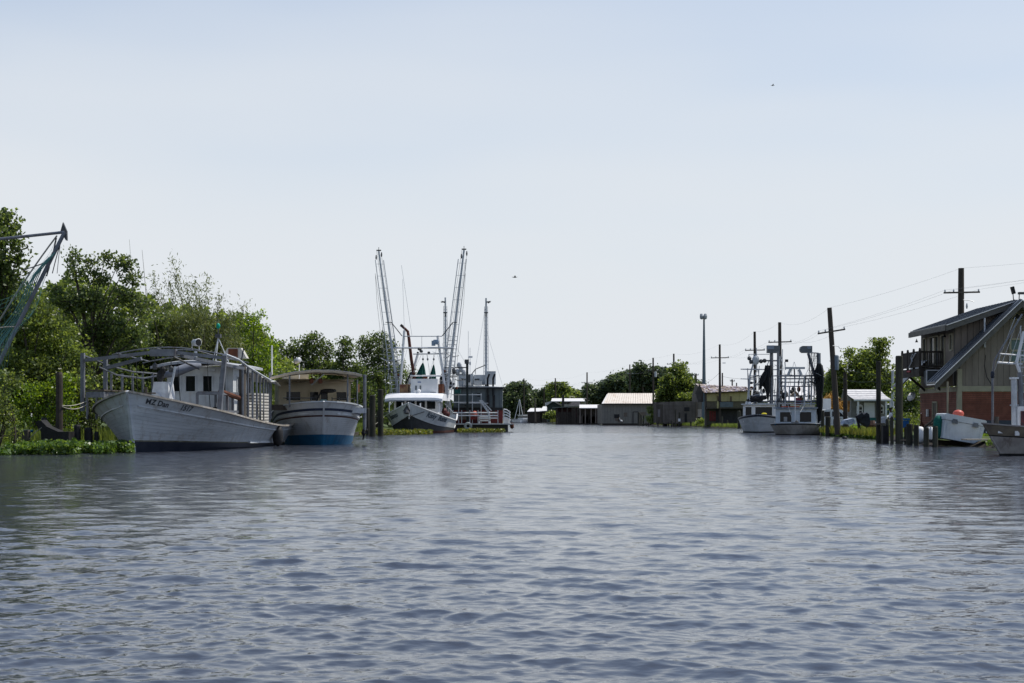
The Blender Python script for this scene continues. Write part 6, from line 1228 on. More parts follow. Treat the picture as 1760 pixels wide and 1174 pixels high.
# ===== cottage with white roof
def cottage():
    D = 150.0; k = D/FPX; x = lambda p: X(p, D); z = lambda p: Z(p, D); r = thing('cottage', 'small grey green cottage with a white roof, porch posts and arched window frames', 'cottage', (x(1496),D+3,.5))
    wl = mat('cottage_wall', (.17,.175,.155), (.13,.135,.12), rough=.7); wt = mat('cottage_trim', (.60,.62,.60), (.5,.52,.5)); rf = mat('cottage_roof', (.62,.61,.60), (.46,.45,.45), rough=.6, scale=2.5, streak=((.25,.24,.25), .6, 1.2))
    MB().box(((x(1466)+x(1528))/2, D+3.3, (z(688)+.5)/2),(x(1528)-x(1466),5.0,z(688)-.5)).build('wall', wl, r)
    nrow = 6
    for j in range(nrow):
        t0, t1 = j/nrow, (j+1)/nrow; bow = lambda t: 0.12*math.sin(math.pi*t)
        pt = lambda px, t, y_: Vector((x(px), lerp(D-.3, D+3.2, t), lerp(z(687), z(668.5), t)-bow(t)+y_))
        l0, l1 = lerp(1467,1460.5,t0), lerp(1467,1460.5,t1); r0, r1 = lerp(1531.5,1525,t0), lerp(1531.5,1525,t1)
        m = MB(); m.face([pt(l0,t0,.04),pt(r0,t0,.04),pt(r1,t1,0),pt(l1,t1,0)]).face([pt(l0,t0,-.03),pt(r0,t0,-.03),pt(r0,t0,.04),pt(l0,t0,.04)]); m.build('roof_sheet', rf, r)
    for px0, n_ in ((1469,14),(1494,10),(1517,7)): MB().box((x(px0+n_/2),D+.9,z(679.2)),(n_*k,.3,.05)).build('roof_patch', mat('roof_patch_grey', (.25,.25,.26)), r) if 0 else None
    MB().face([(x(1467),D+.8,z(687)),(x(1461),D+3.2,z(669)),(x(1466),D+5.8,z(688))]).build('gable', wl, r)
    MB().box(((x(1467)+x(1531))/2, D-.25, z(688.2)),(x(1531.5)-x(1467),.12,.14)).build('eave_board', wt, r)
    for px in (1474.5,1522.5,1530): MB().box((x(px),D-.1,(z(689)+.5)/2),(.17,.17,z(689)-.5)).build('porch_post', wt, r)
    MB().box((x(1497),D+.72,(z(692)+.6)/2),(.98+.15,.08,z(692)-.6)).build('door', mat('door_white', (.50,.53,.53), (.43,.46,.46)), r)
    for px in (1480.5,1516.5):
        f = MB().box((x(px),D+.74,(z(698)+z(711))/2),(11*k,.06,(z(698)-z(711)))).lathe((x(px),D+.74,z(698)),[(5.2*k,0),(4*k,.12),(1.5*k,.2)],8).build('window_frame', wt, r)
        for dx in (-1.9,1.9):
            for py in (702,708): MB().box((x(px+dx),D+.69,z(py)),(3.3*k,.04,4.6*k)).build('pane', glass, f)
    MB().box((x(1529),D+.75,z(702)),(4*k,.06,14*k)).build('side_window', mat('green_glass', (.05,.10,.09)), r)
    MB().box((x(1497),D-.2,.62),(3.6,1.6,.25)).build('porch_floor', oldwood, r)
cottage()

# ===== white crew cab pickup
def truck():
    D = 138.0; k = D/FPX; x = lambda p: X(p, D); L0 = x(1414); r = thing('pickup_truck', 'white crew cab pickup truck parked behind the leaning utility pole', 'pickup truck', (x(1436),D,.5))
    wm = mat('truck_white', (.62,.66,.68), (.56,.60,.62), rough=.3, spec=.5); g = .5
    # profile facing right: bed on the left, bonnet on the right
    Lx = 5.9; x0 = x(1413.5)-2.4; P2 = lambda u, v: (x0+u*Lx, v+g)
    body = [(0,.55),(0,1.18),(.36,1.18),(.365,1.20),(.76,1.22),(.97,1.08),(1.0,.95),(1.0,.5),(.93,.42),(.05,.42)]
    MB().prism([(P2(*q)[0],D-.95,P2(*q)[1]) for q in body],(0,0,0),(0,1.9,0)).build('body', wm, r)
    cab = [(.36,1.18),(.385,1.85),(.44,1.93),(.66,1.93),(.70,1.88),(.80,1.22)]
    MB().prism([(P2(*q)[0],D-.86,P2(*q)[1]) for q in cab],(0,0,0),(0,1.72,0)).build('cab', wm, r)
    for q in ([(.40,1.25),(.41,1.72),(.50,1.74),(.50,1.25)],[(.535,1.25),(.535,1.74),(.65,1.74),(.70,1.5),(.72,1.25)],[(.735,1.24),(.70,1.65),(.715,1.65),(.765,1.24)]): MB().prism([(P2(*a)[0],D-.885,P2(*a)[1]) for a in q],(0,0,0),(0,.03,0)).build('side_window', glass, r)
    for u in (.51,.725): MB().box((P2(u,.9)[0],D-.955,g+.9),(.02,.012,.85)).build('door_gap', black, r)
    for u in (.46,.67): MB().box((P2(u,1.1)[0],D-.97,g+1.1),(.2,.04,.05)).build('handle', pipedark, r)
    for u in (.17,.82):
        for sy in (-1,1):
            c = (P2(u,0)[0], D+sy*.82, g+.38); w_ = MB().lathe(c,[(.30,-.12),(.38,-.1),(.38,.1),(.30,.12)],16,Matrix.Rotation(R(90),3,'X')).build('wheel', black, r, smooth=False); MB().lathe((c[0],c[1]+sy*.125,c[2]),[(.2,-.02),(.06,.0)],12,Matrix.Rotation(R(90),3,'X')).build('rim', galv, w_)
    MB().box((x0+Lx-.02,D-.65,g+.95),(.06,.35,.16)).build('headlight', glass2, r); MB().box((x0+Lx+.03,D,g+.58),(.12,1.9,.2)).build('bumper', galv, r)
    MB().box((P2(.73,1.3)[0],D-1.02,g+1.3),(.12,.2,.2)).build('mirror', wm, r)
truck()
def straw_heap(label):
    rng = np.random.default_rng(9); D = 143; n = 2600; c = np.array([[X(px,D), D, Z(py,D)] for px, py in ((1427,690),(1431,697),(1425,700),(1436,703))]); k_ = rng.integers(0, 4, n)
    Cn = c[k_] + rng.normal(size=(n,3))*np.array([.34,.5,.34]); V, Fq = leafquads(Cn, .42, .0, .22, rng, droop=2.0)
    npmesh('straw_heap', V, Fq, mat('straw', (.55,.33,.08), (.30,.16,.04), rough=.9, scale=5), label=label, cat='straw heap')
straw_heap( 'golden heap of straw behind the white pickup truck')
MB().box(P(1448,698,144),(1.3,.8,1.1),ry=.05).build('timber_stack', mat('orange_timber', (.28,.14,.03), (.12,.06,.02), scale=4), None, 'orange brown timber stack between pickup and cottage', 'timber stack')
MB().box(P(1418,700,141),(1.0,.8,1.7)).build('white_bin', cleanwhite, None, 'white bin left of the straw heap', 'bin')
tp = thing('grill', 'covered dark barbecue grill on thin legs in front of the cottage', 'grill', tuple(P(1486,745,115)*Vector((1,1,0))+Vector((0,0,.4))) if 0 else (X(1486,115),115,.45))
def grill():
    D = 115; c = lambda a, b, dd=0: P(a, b, D+dd); m = mat('cover_dark', (.02,.023,.03), (.035,.038,.045), rough=.7)
    MB().prism([c(1478,724),c(1492,734),c(1496,728),c(1494,712),c(1490,709),c(1477,718)],(0,0,0),(0,1.1,0)).build('cover', m, tp)
    MB().bar(c(1472,714,.2),c(1481,752,.2),.18).build('leg', black, tp); MB().bar(c(1489.5,730,.4),c(1489.5,744,.4),.06).build('leg', black, tp)
    MB().prism([c(1481,747,.1),c(1495,747,.1),c(1490,742.5,.1)],(0,0,0),(0,.6,0)).build('base_pan', black, tp)
    MB().bar(c(1474,718),c(1483,712),.35).build('arm', m, tp)
grill()
MB().prism([P(1449,729,122),P(1453,722,122),P(1466,719,122),P(1470,724,122),P(1468,730,122)],(0,0,0),(0,1.2,0)).build('white_tarp', mat('tarp_white_blue', (.50,.55,.62), (.15,.2,.3), scale=5), None, 'crumpled white and blue tarp on the grass before the pickup', 'tarp')
MB().box(P(1500,722,128),(.6,.5,.45)).build('teal_box', MC['crate_teal'], None, 'small teal box on the grass in front of the cottage door', 'box')
MB().lathe((X(1498,126),126,.5),[(.4,0),(.5,.5),(.3,.9)],9).build('brown_barrel', mat('barrel_brown', (.08,.04,.025)), None, 'brown barrel right of the grill', 'barrel')
for px, ty, by, wd, lab in ((1423,716,750,9,'thick grey post left of the leaning utility pole'),(1414,705,745,6,'slim post beside the right trawler'),(1434.5,720,748,5,'short thin post at the foot of the leaning pole'),(1456,722,742,4.5,'pale stump post in the rough grass')):
    D = 126 if by > 745 else 132; MB().lathe((X(px,D),D,-.3),[(wd/2*D/FPX,0),(wd/2*D/FPX*.97,Z(ty,D)+.25),(wd/2*D/FPX*.7,Z(ty,D)+.3)],9).build('mooring_post', pilewood, None, lab, 'post', 'mooring posts near the leaning utility pole')
MB().ball((X(1451.5,112),112,.05),.22,8,(1,1,.7)).build('floating_buoy', black, None, 'small dark float on the water off the grassy bank', 'float', smooth=True)

# ===== utility poles, wires
UP = {}
def upole(key, D, bx, by, tx, ty, arm=None, armw=0, wd=.3, label='', tilt=0, extra=None, mt=None):
    r = thing('utility_pole', label, 'utility pole', (X(bx,D),D,.3), 0, 'wooden utility poles along the bayou'); a, b = Vector((X(bx,D),D,.2)), P(tx,ty,D)
    MB().tube(a, b, wd/2*1.1, r2=wd/2*.8, n=9).build('pole', mt or polewood, r)
    pts = [b]
    if arm:
        c = lerp(a.x, b.x, (Z(arm,D)-a.z)/(b.z-a.z)); z_ = Z(arm, D); h = armw/2*D/FPX
        MB().bar((c-h,D-.18,z_-tilt*h),(c+h,D-.18,z_+tilt*h),.11,.13).build('crossarm', oldwood, r)
        for q in (-.93,-.45,.93): MB().lathe((c+q*h,D-.18,z_+tilt*h*q+.06),[(.05,0),(.07,.08),(.03,.2)],6).build('insulator', galv, r)
        pts += [Vector((c+q*h,D-.18,z_+tilt*h*q+.22)) for q in (-.93,-.45,.93)]
    if extra == 'can': MB().lathe((b.x+.55,D,Z(arm or ty,D)-3.3),[(.2,0),(.26,.05),(.26,1.2),(.2,1.3)],10).build('transformer', mat('transformer_blue', (.16,.20,.24)), r); MB().path([(b.x+.2,D-.2,z_-1.2),(b.x+.7,D-.2,z_-1.25),(b.x+.9,D-.2,z_-1.5)], .03, 4).build('bracket', galv, r)
    if extra == 'can2': MB().lathe((b.x+.5,D,Z(648,D)),[(.2,0),(.26,.05),(.26,1.0),(.2,1.1)],10).build('transformer', galv, r)
    if extra == 'lamp': MB().path([(b.x+.1,D-.2,Z(516,D)),(b.x+.6,D-.2,Z(516.5,D)),(b.x+1.0,D-.2,Z(519,D))], .03, 4).lathe((b.x+.4,D-.2,Z(531,D)),[(.05,0),(.09,.2),(.04,.45)],6).build('bracket', galv, r)
    if extra == 'small': MB().box((b.x+.7,D-.1,Z(arm+9,D)),(.5,.15,.12)).build('bracket', galv, r)
    UP[key] = pts; return r
upole('A', 116, 1651, 740, 1652, 461, 503, 62, .58, 'thick dark utility pole rising behind the big house roof', .02, 'lamp')
upole('B', 121, 1440, 750, 1425.5, 529, 570, 47, .5, 'tall utility pole leaning left at the grassy bank edge', .16, 'can')
upole('C', 168, 1341, 740, 1340, 554, 588, 40, .48, 'utility pole standing behind the left skimmer arm box', .03)
upole('D', 190, 1298, 740, 1297, 570, 602, 34, .42, 'utility pole above the radar dome of the small trawler', .02)
upole('E', 235, 1237.5, 735, 1237, 592, 615, 31, .42, 'utility pole over the mottled roof right of the tall light mast', .02, 'small')
upole('F', 282, 1158.5, 735, 1158, 608, 625.5, 24, .42, 'utility pole half hidden by the bright green tree', .05)
upole('G', 295, 1123, 733, 1122.5, 615, 637, 18, .42, 'utility pole with a transformer in front of the big oak', 0, 'can2')
upole('H', 318, 1082.5, 732, 1082.5, 626.5, 643, 10, .34, 'thin utility pole over the cream metal roof', 0)
upole('I', 350, 1009, 730, 1009, 640, 658, 19, .42, 'utility pole above the white roofed open shed', 0)
upole('J', 395, 956, 728, 954.5, 650, 659.5, 17, .42, 'utility pole with wide crossarm over the green gabled house', 0)
upole('K', 430, 901, 727, 900.5, 650.5, 661.5, 14, .42, 'farthest utility pole, poking out of the far left tree', 0)
upole('L', 240, 1241.8, 735, 1241.5, 641, None, 0, .3, 'short pole just right of the one behind the mottled roof')
upole('M', 260, 1196.5, 735, 1196.5, 642, 644.5, 8, .3, 'small pole at the right edge of the bright green tree')
upole('N', 250, 1258.5, 735, 1258.5, 652, 655, 8, .3, 'small pole behind the middle of the mottled roof')
upole('O', 248, 1266, 735, 1266, 658, None, 0, .25, 'stub of a pole above the right part of the mottled roof')
upole('Q', 230, 1296, 737, 1296, 655, None, 0, .25, 'stub pole behind the small trawler')
upole('R', 132, 1453, 745, 1452.5, 640, None, 0, .42, 'dark reddish pole in front of the pickup truck', 0, None, darkwood)
upole('S', 420, 935, 727, 935, 668, 669, 5, .3, 'thin pole left of the green gabled house')
upole('T', 372, 967.5, 728, 968, 678, None, 0, .75, 'thick black stub pole over the dark boat shed', 0, None, black)
upole('U', 400, 920, 727, 919.5, 685, None, 0, .5, 'black pole among the far docks')
upole('V', 118, 1534, 748, 1534.5, 637, None, 0, .26, 'thin grey pole left of the tallest piling', 0, None, galv)
def wires(keys, ex0=None, ex1=None):
    for q in range(4):
        pts = []
        seq = [UP[k][q] if q < len(UP[k]) else UP[k][0] for k in keys]
        if q == 0 and 'B' in keys: pass
        if ex0: seq = [Vector(ex0)+Vector((.5*q,0,.3*q))] + seq
        for a, b in zip(seq, seq[1:]): pts += sag(a, b, (b-a).length*.016, 12)[:-1]
        pts.append(seq[-1]); MB().path(pts, .006, 3).build('power_line', pipe, None, ('highest power line running from pole top to pole top on the right bank','power line on the left ends of the crossarms on the right bank','power line on the middle insulators of the crossarms on the right bank','power line on the right ends of the crossarms on the right bank')[q], 'power line', 'power lines along the right bank')
wires(['A','B','C','D','E','F','G','H','I','J','K'], (64, 102, 16.5))
for pts, lab in (([P(1425,620,121),P(1500,643,121),P(1560,640,121)],'low drooping cable from the leaning pole to the tall piling'),([P(1440,647,121),P(1500,655,118),P(1534,655,118)],'low cable crossing in front of the cottage trees'),([P(1210,660,245),P(1237,640,240)],'guy wire beside the light mast'),([P(1241.5,647,240),P(1300,650,215)],'short cable behind the small trawler rigging')):
    MB().path([p for a, b in zip(pts, pts[1:]) for p in sag(a, b, .25, 6)], .02, 3).build('cable', pipedark, None, lab, 'cable')
# tall light mast
lm = thing('light_mast', 'tall tapering grey light mast with two lamp clusters', 'light mast', (X(1210,255),255,.4))
MB().tube((X(1210,255),255,.3),P(1210,545,255),.44,r2=.15,n=10).build('mast_pole', mat('mast_bluegrey', (.12,.16,.18), (.10,.13,.15)), lm)
for px, sx in ((1206,-1),(1212,1)): MB().lathe(P(px,549 if sx<0 else 549,254.6),[(.12,0),(.32,.15),(.36,.6),(.22,.85)],9).lathe(P(px+sx*.3,545,255.3),[(.12,0),(.28,.15),(.3,.4),(.2,.6)],9).build('lamp_cluster', mat('lamp_pale', (.35,.38,.40), (.2,.22,.24)), lm)

# ===== trees on the right
tree('broadleaf_tree', 'tall light green tree with airy top behind the cottage', 175, 1500, [(1490,620,26,22),(1515,600,14,14),(1470,640,26,26),(1512,640,20,26),(1440,632,14,14),(1432,660,20,22),(1500,660,30,20),(1460,610,10,9),(1520,585,7,7),(1505,588,7,6),(1530,650,14,26),(1475,672,34,18)], lf_mid, leaf=.34, per_m=10, clump_r=.42, m=22, trunk_r=.22, ntwig=90)
tree('broadleaf_tree', 'dark tree to the right of the right trawler', 190, 1425, [(1425,665,18,24),(1440,680,20,20),(1415,690,14,18),(1452,660,14,18),(1450,690,24,16)], lf_mid, leaf=.34, per_m=9, clump_r=.42, m=22, trunk_r=.2)
tree('broadleaf_tree', 'shaded dark tree behind the balcony of the big house', 112, 1560, [(1562,690,16,22),(1575,680,14,18),(1550,700,12,18),(1568,712,16,16),(1545,680,9,20),(1582,660,10,16)], lf_dark, leaf=.22, per_m=11, clump_r=.3, m=24, trunk_r=.14)
tree('garden_shrub', 'dark shrub behind the tallest piling', 105, 1555, [(1555,722,16,14),(1540,715,10,14),(1572,722,14,14)], lf_mid, leaf=.16, per_m=12, clump_r=.22, m=24, trunk_r=.05, cat='shrub', stems=3, ntwig=0)
tree('garden_shrub', 'spiky bright green clump at the water edge before the grill', 118, 1470, [(1469,738,6,12),(1474,742,6,10)], lf_bright, leaf=.28, per_m=14, clump_r=.2, m=24, trunk_r=.03, cat='shrub', stems=3, ntwig=0, aspect=.2, up=0)
backdrop_wood('right_woodland', 'low dark wood behind the cottage and trawlers', [(1405,680),(1430,660),(1470,665),(1520,655),(1560,650),(1640,640),(1800,640)], 215, lf_mid, .6, 12000, 12)
# grass and weeds on the right bank
bank_grass('rough yellow green grass along the right bank by the cottage', [(X(1412,130),131),(X(1450,119),120),(X(1508,104),106),(X(1545,100),104),(X(1600,120),120),(X(1600,150),150),(X(1412,150),150)], 26000, .5, lf_yel, .3)
bank_grass('green grass beside the dock and the red house', [(27,86.5),(26.6,91),(28.8,91.4),(36,91.4),(38,84),(32,83)], 14000, .3, lf_bright, .35)
hyacinth('bright floating weed along the grassy bank below the grill', [(X(1412,130),129),(X(1450,121),119.5),(X(1506,107),104.5),(X(1510,110),108),(X(1450,125),124),(X(1412,133),133)], 6000, .35, .2)
hyacinth('weed strip at the foot of the dock', [(X(1690,80),79.5),(X(1712,79),78.5),(X(1712,84),84),(X(1690,84),84)], 800, .4, .16)
bank_grass('tall grass along the left bank behind the boats', [(-23.6,64),(-23.2,80),(-21.8,96),(-18,118),(-14,136),(-16,150),(-30,120),(-30,60)], 26000, .7, lf_mid, .35)
# ===== buildings along the far right bank
def siding(name, root, x0, x1, y, z0, z1, m, step, th=.06):
    n = max(1, int((x1-x0)/step)); w_ = (x1-x0)/n
    for i in range(n): MB().box((x0+w_*(i+.5), y, (z0+z1)/2),(w_-.03, th, z1-z0)).build(name, m, root)
def warehouse():
    D = 300.0; x = lambda p: X(p, D); z = lambda p: Z(p, D); r = thing('warehouse', 'grey ribbed metal warehouse with a broad cream metal roof', 'warehouse', (x(1085),D+8,.4))
    wm = mat('ribbed_grey', (.20,.19,.165), (.165,.155,.135), rough=.6, rnd=.05); rm = mat('roof_cream', (.68,.62,.54), (.60,.54,.47), rough=.55, scale=.3, streak=((.35,.22,.12), .5, .6)); wh = mat('roof_white', (.66,.65,.64), (.55,.54,.53))
    MB().box(((x(1034)+x(1136))/2, D+8, (z(695)+.3)/2),(x(1136)-x(1034)-.1, 15.8, z(695)-.3)).build('wall', mat('wall_backing', (.07,.068,.06)), r)
    siding('panel', r, x(1034), x(1136), D, .3, z(695), wm, .62)
    for j in range(24):
        a, b = lerp(1037,1138,j/24), lerp(1037,1138,(j+1)/24); a2, b2 = lerp(1048,1138,j/24), lerp(1048,1138,(j+1)/24)
        MB().prism([(x(a)+.02,D-.5,z(694)),(x(b)-.02,D-.5,z(694)),(x(b2)-.02,D+6,z(676.5)*1.0+.1),(x(a2)+.02,D+6,z(676.5)+.1)],(0,0,0),(0,.0,.08)).build('roof_panel', rm, r)
    MB().prism([(x(1034),D-.4,z(694)),(x(1046.5),D+6,z(677)),(x(1049),D+6,z(677)),(x(1049),D-.4,z(694))],(0,0,0),(0,0,.05)).build('hip_panel', wh, r)
    MB().box(((x(1034)+x(1138))/2, D-.55, z(694.6)),(x(1138)-x(1033.5),.15,.16)).build('eave_board', darkwood, r)
    rg_ = random.Random(3)
    for i in range(9): MB().box((x(rg_.uniform(1038,1132)),D-.05,rg_.uniform(.8,2.6)),(rg_.uniform(.3,1.3),.03,rg_.uniform(.3,.9))).build('rust_patch', mat('siding_patch', (.11,.085,.065), (.17,.14,.11), scale=3), r)
    MB().box((x(1060),D-.06,1.9),(1.1,.05,.8)).build('window', black, r); MB().tube((x(1120),D-.1,.4),(x(1120),D-.1,z(696)),.06,n=5).build('downpipe', oldwood, r)
    dr = MB(); 
    for a, b in (((1088,708),(1088,728)),((1088,708),(1097,708)),((1097,708),(1097,728))): dr.bar((x(a[0]),D-.08,z(a[1])),(x(b[0]),D-.08,z(b[1])),.14)
    dr.build('door_frame', black, r); MB().box((x(1092.5),D-.06,(z(708.5)+.4)/2),(.95,.05,z(708.5)-.4)).build('door', wm, r)
warehouse()
def shed_white():
    D = 322.0; x = lambda p: X(p, D); z = lambda p: Z(p, D); r = thing('open_shed', 'open sided shed with a flat white metal roof beside the warehouse', 'shed', (x(1014),D+4,.4))
    wh = MC['roof_white']
    MB().prism([(x(995.5),D-.5,z(702)),(x(1034),D-.5,z(702)),(x(1034),D+6,z(696)),(x(998),D+6,z(696))],(0,0,0),(0,0,.12)).build('roof', wh, r)
    for px in (997,1006,1016,1024,1032): MB().box((x(px),D,(z(702.5)+.3)/2),(.22,.22,z(702.5)-.3)).build('post', mat('post_pale', (.22,.18,.15)), r)
    MB().box((x(1014),D+6,(z(702)+.3)/2),(x(1034)-x(996),.2,z(702)-.3)).build('back_wall', darkwood, r)
    for px, w_, h_, m in ((1004,2,1.6,oldwood),(1012,2.6,2.0,darkwood),(1022,1.3,1.4,rust),(1027,1.5,2.6,darkwood),(1018,1.2,.8,galv)): MB().box((x(px),D+2.5,.4+h_/2),(w_,1.2,h_)).build('stored_goods', m, r)
shed_white()
def boat_shed():
    D = 338.0; x = lambda p: X(p, D); z = lambda p: Z(p, D); r = thing('boat_shed', 'dark low boat shed over the water with a sagging grey green roof', 'boat shed', (x(978),D+3,-.2))
    rm = mat('roof_mossy', (.16,.18,.16), (.11,.12,.11))
    MB().prism([(x(950.5),D-1,z(700.3)),(x(998),D-1,z(697.3)),(x(998),D-1,z(698.3)),(x(950.5),D-1,z(701.4))],(0,0,0),(0,6,0)).build('roof', rm, r)
    siding('plank', r, x(958.5), x(984), D-.4, -.2, z(708), darkwood, .45)
    for px in (957,966,975,984,988,993,996): MB().box((x(px),D-.5,(z(700)-.3)/2),(.5 if px>983 else .3,.3,z(700)+.3)).build('post', darkwood, r)
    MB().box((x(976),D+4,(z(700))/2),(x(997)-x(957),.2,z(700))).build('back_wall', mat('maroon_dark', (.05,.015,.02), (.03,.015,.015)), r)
    MB().box((x(975),D+1.5,.9),(4.5,2.0,1.4)).build('stored_boat', black, r)
    MB().box((x(994),D-.6,-.05),(1.6,.6,.3)).build('dock_edge', oldwood, r)
boat_shed()
def house_cluster():
    D = 385.0; x = lambda p: X(p, D); z = lambda p: Z(p, D); r = thing('house', 'dark green gabled house with a white roof among the far trees', 'house', (x(950),D+4,.5))
    wh = MC['roof_white']; gm = mat('green_wall', (.05,.075,.07), (.04,.06,.055))
    MB().prism([(x(941),D,.5),(x(963),D,.5),(x(963),D,z(696.5)),(x(952),D,z(690.5)),(x(941),D,z(697))],(0,0,0),(0,7,0)).build('wall', gm, r)
    MB().prism([(x(938),D-.6,z(698)),(x(950),D-.6,z(690)),(x(950),D-.6,z(688.6)),(x(938),D-.6,z(692))],(0,0,0),(0,8,0)).build('roof', wh, r); MB().prism([(x(950),D-.6,z(690)),(x(964),D-.6,z(697)),(x(966),D-.6,z(696)),(x(952),D-.6,z(687.5))],(0,0,0),(0,8,0)).build('roof', wh, r)
    MB().box((x(949),D-.05,z(708)),(1.1,.06,1.2)).build('window', glass, r)
    D = 378.0; r = thing('house', 'long white roofed house with pale walls and dormer openings behind the dark boat shed', 'house', (X(985,D),D+4,.5)); x2 = lambda p: X(p, D); z2 = lambda p: Z(p, D)
    MB().prism([(x2(947),D-.5,z2(690.5)),(x2(1014),D-.5,z2(690.5)),(x2(1012),D+7,z2(685)),(x2(950),D+7,z2(685))],(0,0,0),(0,0,.15)).build('roof', wh, r)
    MB().box(((x2(968)+x2(1014))/2,D+4,(z2(689)+.5)/2),(x2(1014)-x2(968),7,z2(689)-.5)).build('wall', mat('pale_wall', (.50,.49,.48), (.4,.39,.38)), r)
    for px in (972,977,988,996): MB().box((x2(px),D+.45,z2(692)),(.7,.08,.7)).build('window', glass, r)
    MB().prism([(x2(979),D-.4,z2(698)),(x2(983),D-.4,z2(690)),(x2(996),D-.4,z2(690)),(x2(999),D-.4,z2(698))],(0,0,0),(0,1,0)).build('porch_roof', mat('roof_pinkish', (.5,.42,.4), (.4,.3,.28)), r)
    for i, (a, b, ya, yb, lab, m) in enumerate(((906,932,702,708,'low white roofed shed half hidden by the far left trees',wh),(928,941,699,707,'small white roofed shed left of the green gabled house',wh))):
        D3 = 410.0; q = thing('shed', lab, 'shed', (X((a+b)/2,D3),D3+2,.5)); MB().prism([(X(a,D3),D3,Z(yb,D3)),(X(b,D3),D3,Z(yb-.5,D3)),(X(b-1,D3),D3+4,Z(ya,D3)),(X(a+6,D3),D3+4,Z(ya,D3))],(0,0,0),(0,0,.12)).build('roof', m, q)
        MB().box((X((a+b)/2,D3),D3+2.5,(Z(yb,D3)+.3)/2),(X(b,D3)-X(a+2,D3),3.5,Z(yb,D3)-.3)).build('wall', darkwood, q)
house_cluster()
def shack():
    D = 262.0; x = lambda p: X(p, D); z = lambda p: Z(p, D); r = thing('shack', 'long brown flat topped shack on pilings between warehouse and yellow building', 'shack', (x(1170),D+4,.2))
    wm = mat('shack_brown', (.165,.145,.125), (.125,.108,.094), rough=.8, scale=.8, streak=((.05,.04,.035), .6, .8))
    z0 = .55
    MB().box(((x(1128)+x(1212))/2,D+3,(z(690)+z0)/2),(x(1212)-x(1128)-.1,5.8,z(692)-z0)).build('inner_wall', darkwood, r)
    nrow = 14
    def top(px): return lerp(694.5, 688.5, min(1, max(0, (px-1128)/70))) + .5*math.sin(px*.31)
    for k in range(nrow):
        za, zb = lerp(z0, z(694.5), k/nrow), lerp(z0, z(694.5), (k+1)/nrow)
        MB().box(((x(1139)+x(1199))/2,D,(za+zb)/2),(x(1199)-x(1139),.06,zb-za-.03)).build('board', wm, r)
    MB().prism([(x(1128),D-.02,z(695)),(x(1200),D-.02,z(695)),(x(1212),D-.02,z(695)),(x(1212),D-.02,z(688.5)),(x(1139),D-.02,z(691)),(x(1128),D-.02,z(694))],(0,0,0),(0,.1,0)).build('top_panel', wm, r)
    siding('plank', r, x(1128), x(1138.5), D+.05, z0, z(694.5), oldwood, .5)
    MB().box((x(1205),D+.05,(z(703)+z(690))/2),(x(1211)-x(1199),.08,z(690)-z(703))).build('side_panel', wm, r)
    MB().box((x(1202.5),D+.1,z(709)),(7*D/FPX,.06,15*D/FPX)).build('pale_sheet', mat('pale_sheet', (.42,.36,.33), (.32,.27,.25)), r)
    MB().box((x(1180.5),D-.06,z(703.5)),(9*D/FPX,.08,7*D/FPX)).build('window', black, r)
    MB().box((x(1132.5),D-.05,z(710)),(4*D/FPX,.06,13*D/FPX)).build('shutter', mat('shutter_grey', (.2,.18,.18)), r)
    MB().box((x(1178.5),D-.06,z(720)),(4*D/FPX,.06,19*D/FPX)).build('doorway', black, r)
    MB().box(((x(1128)+x(1212))/2,D-.5,z0-.05),(x(1212)-x(1128),1.4,.14)).build('deck_plank', darkwood, r)
    for px in range(1130,1212,9): MB().box((x(px),D-.9,.1),(.22,.22,1.2)).build('leg', darkwood, r)
shack()
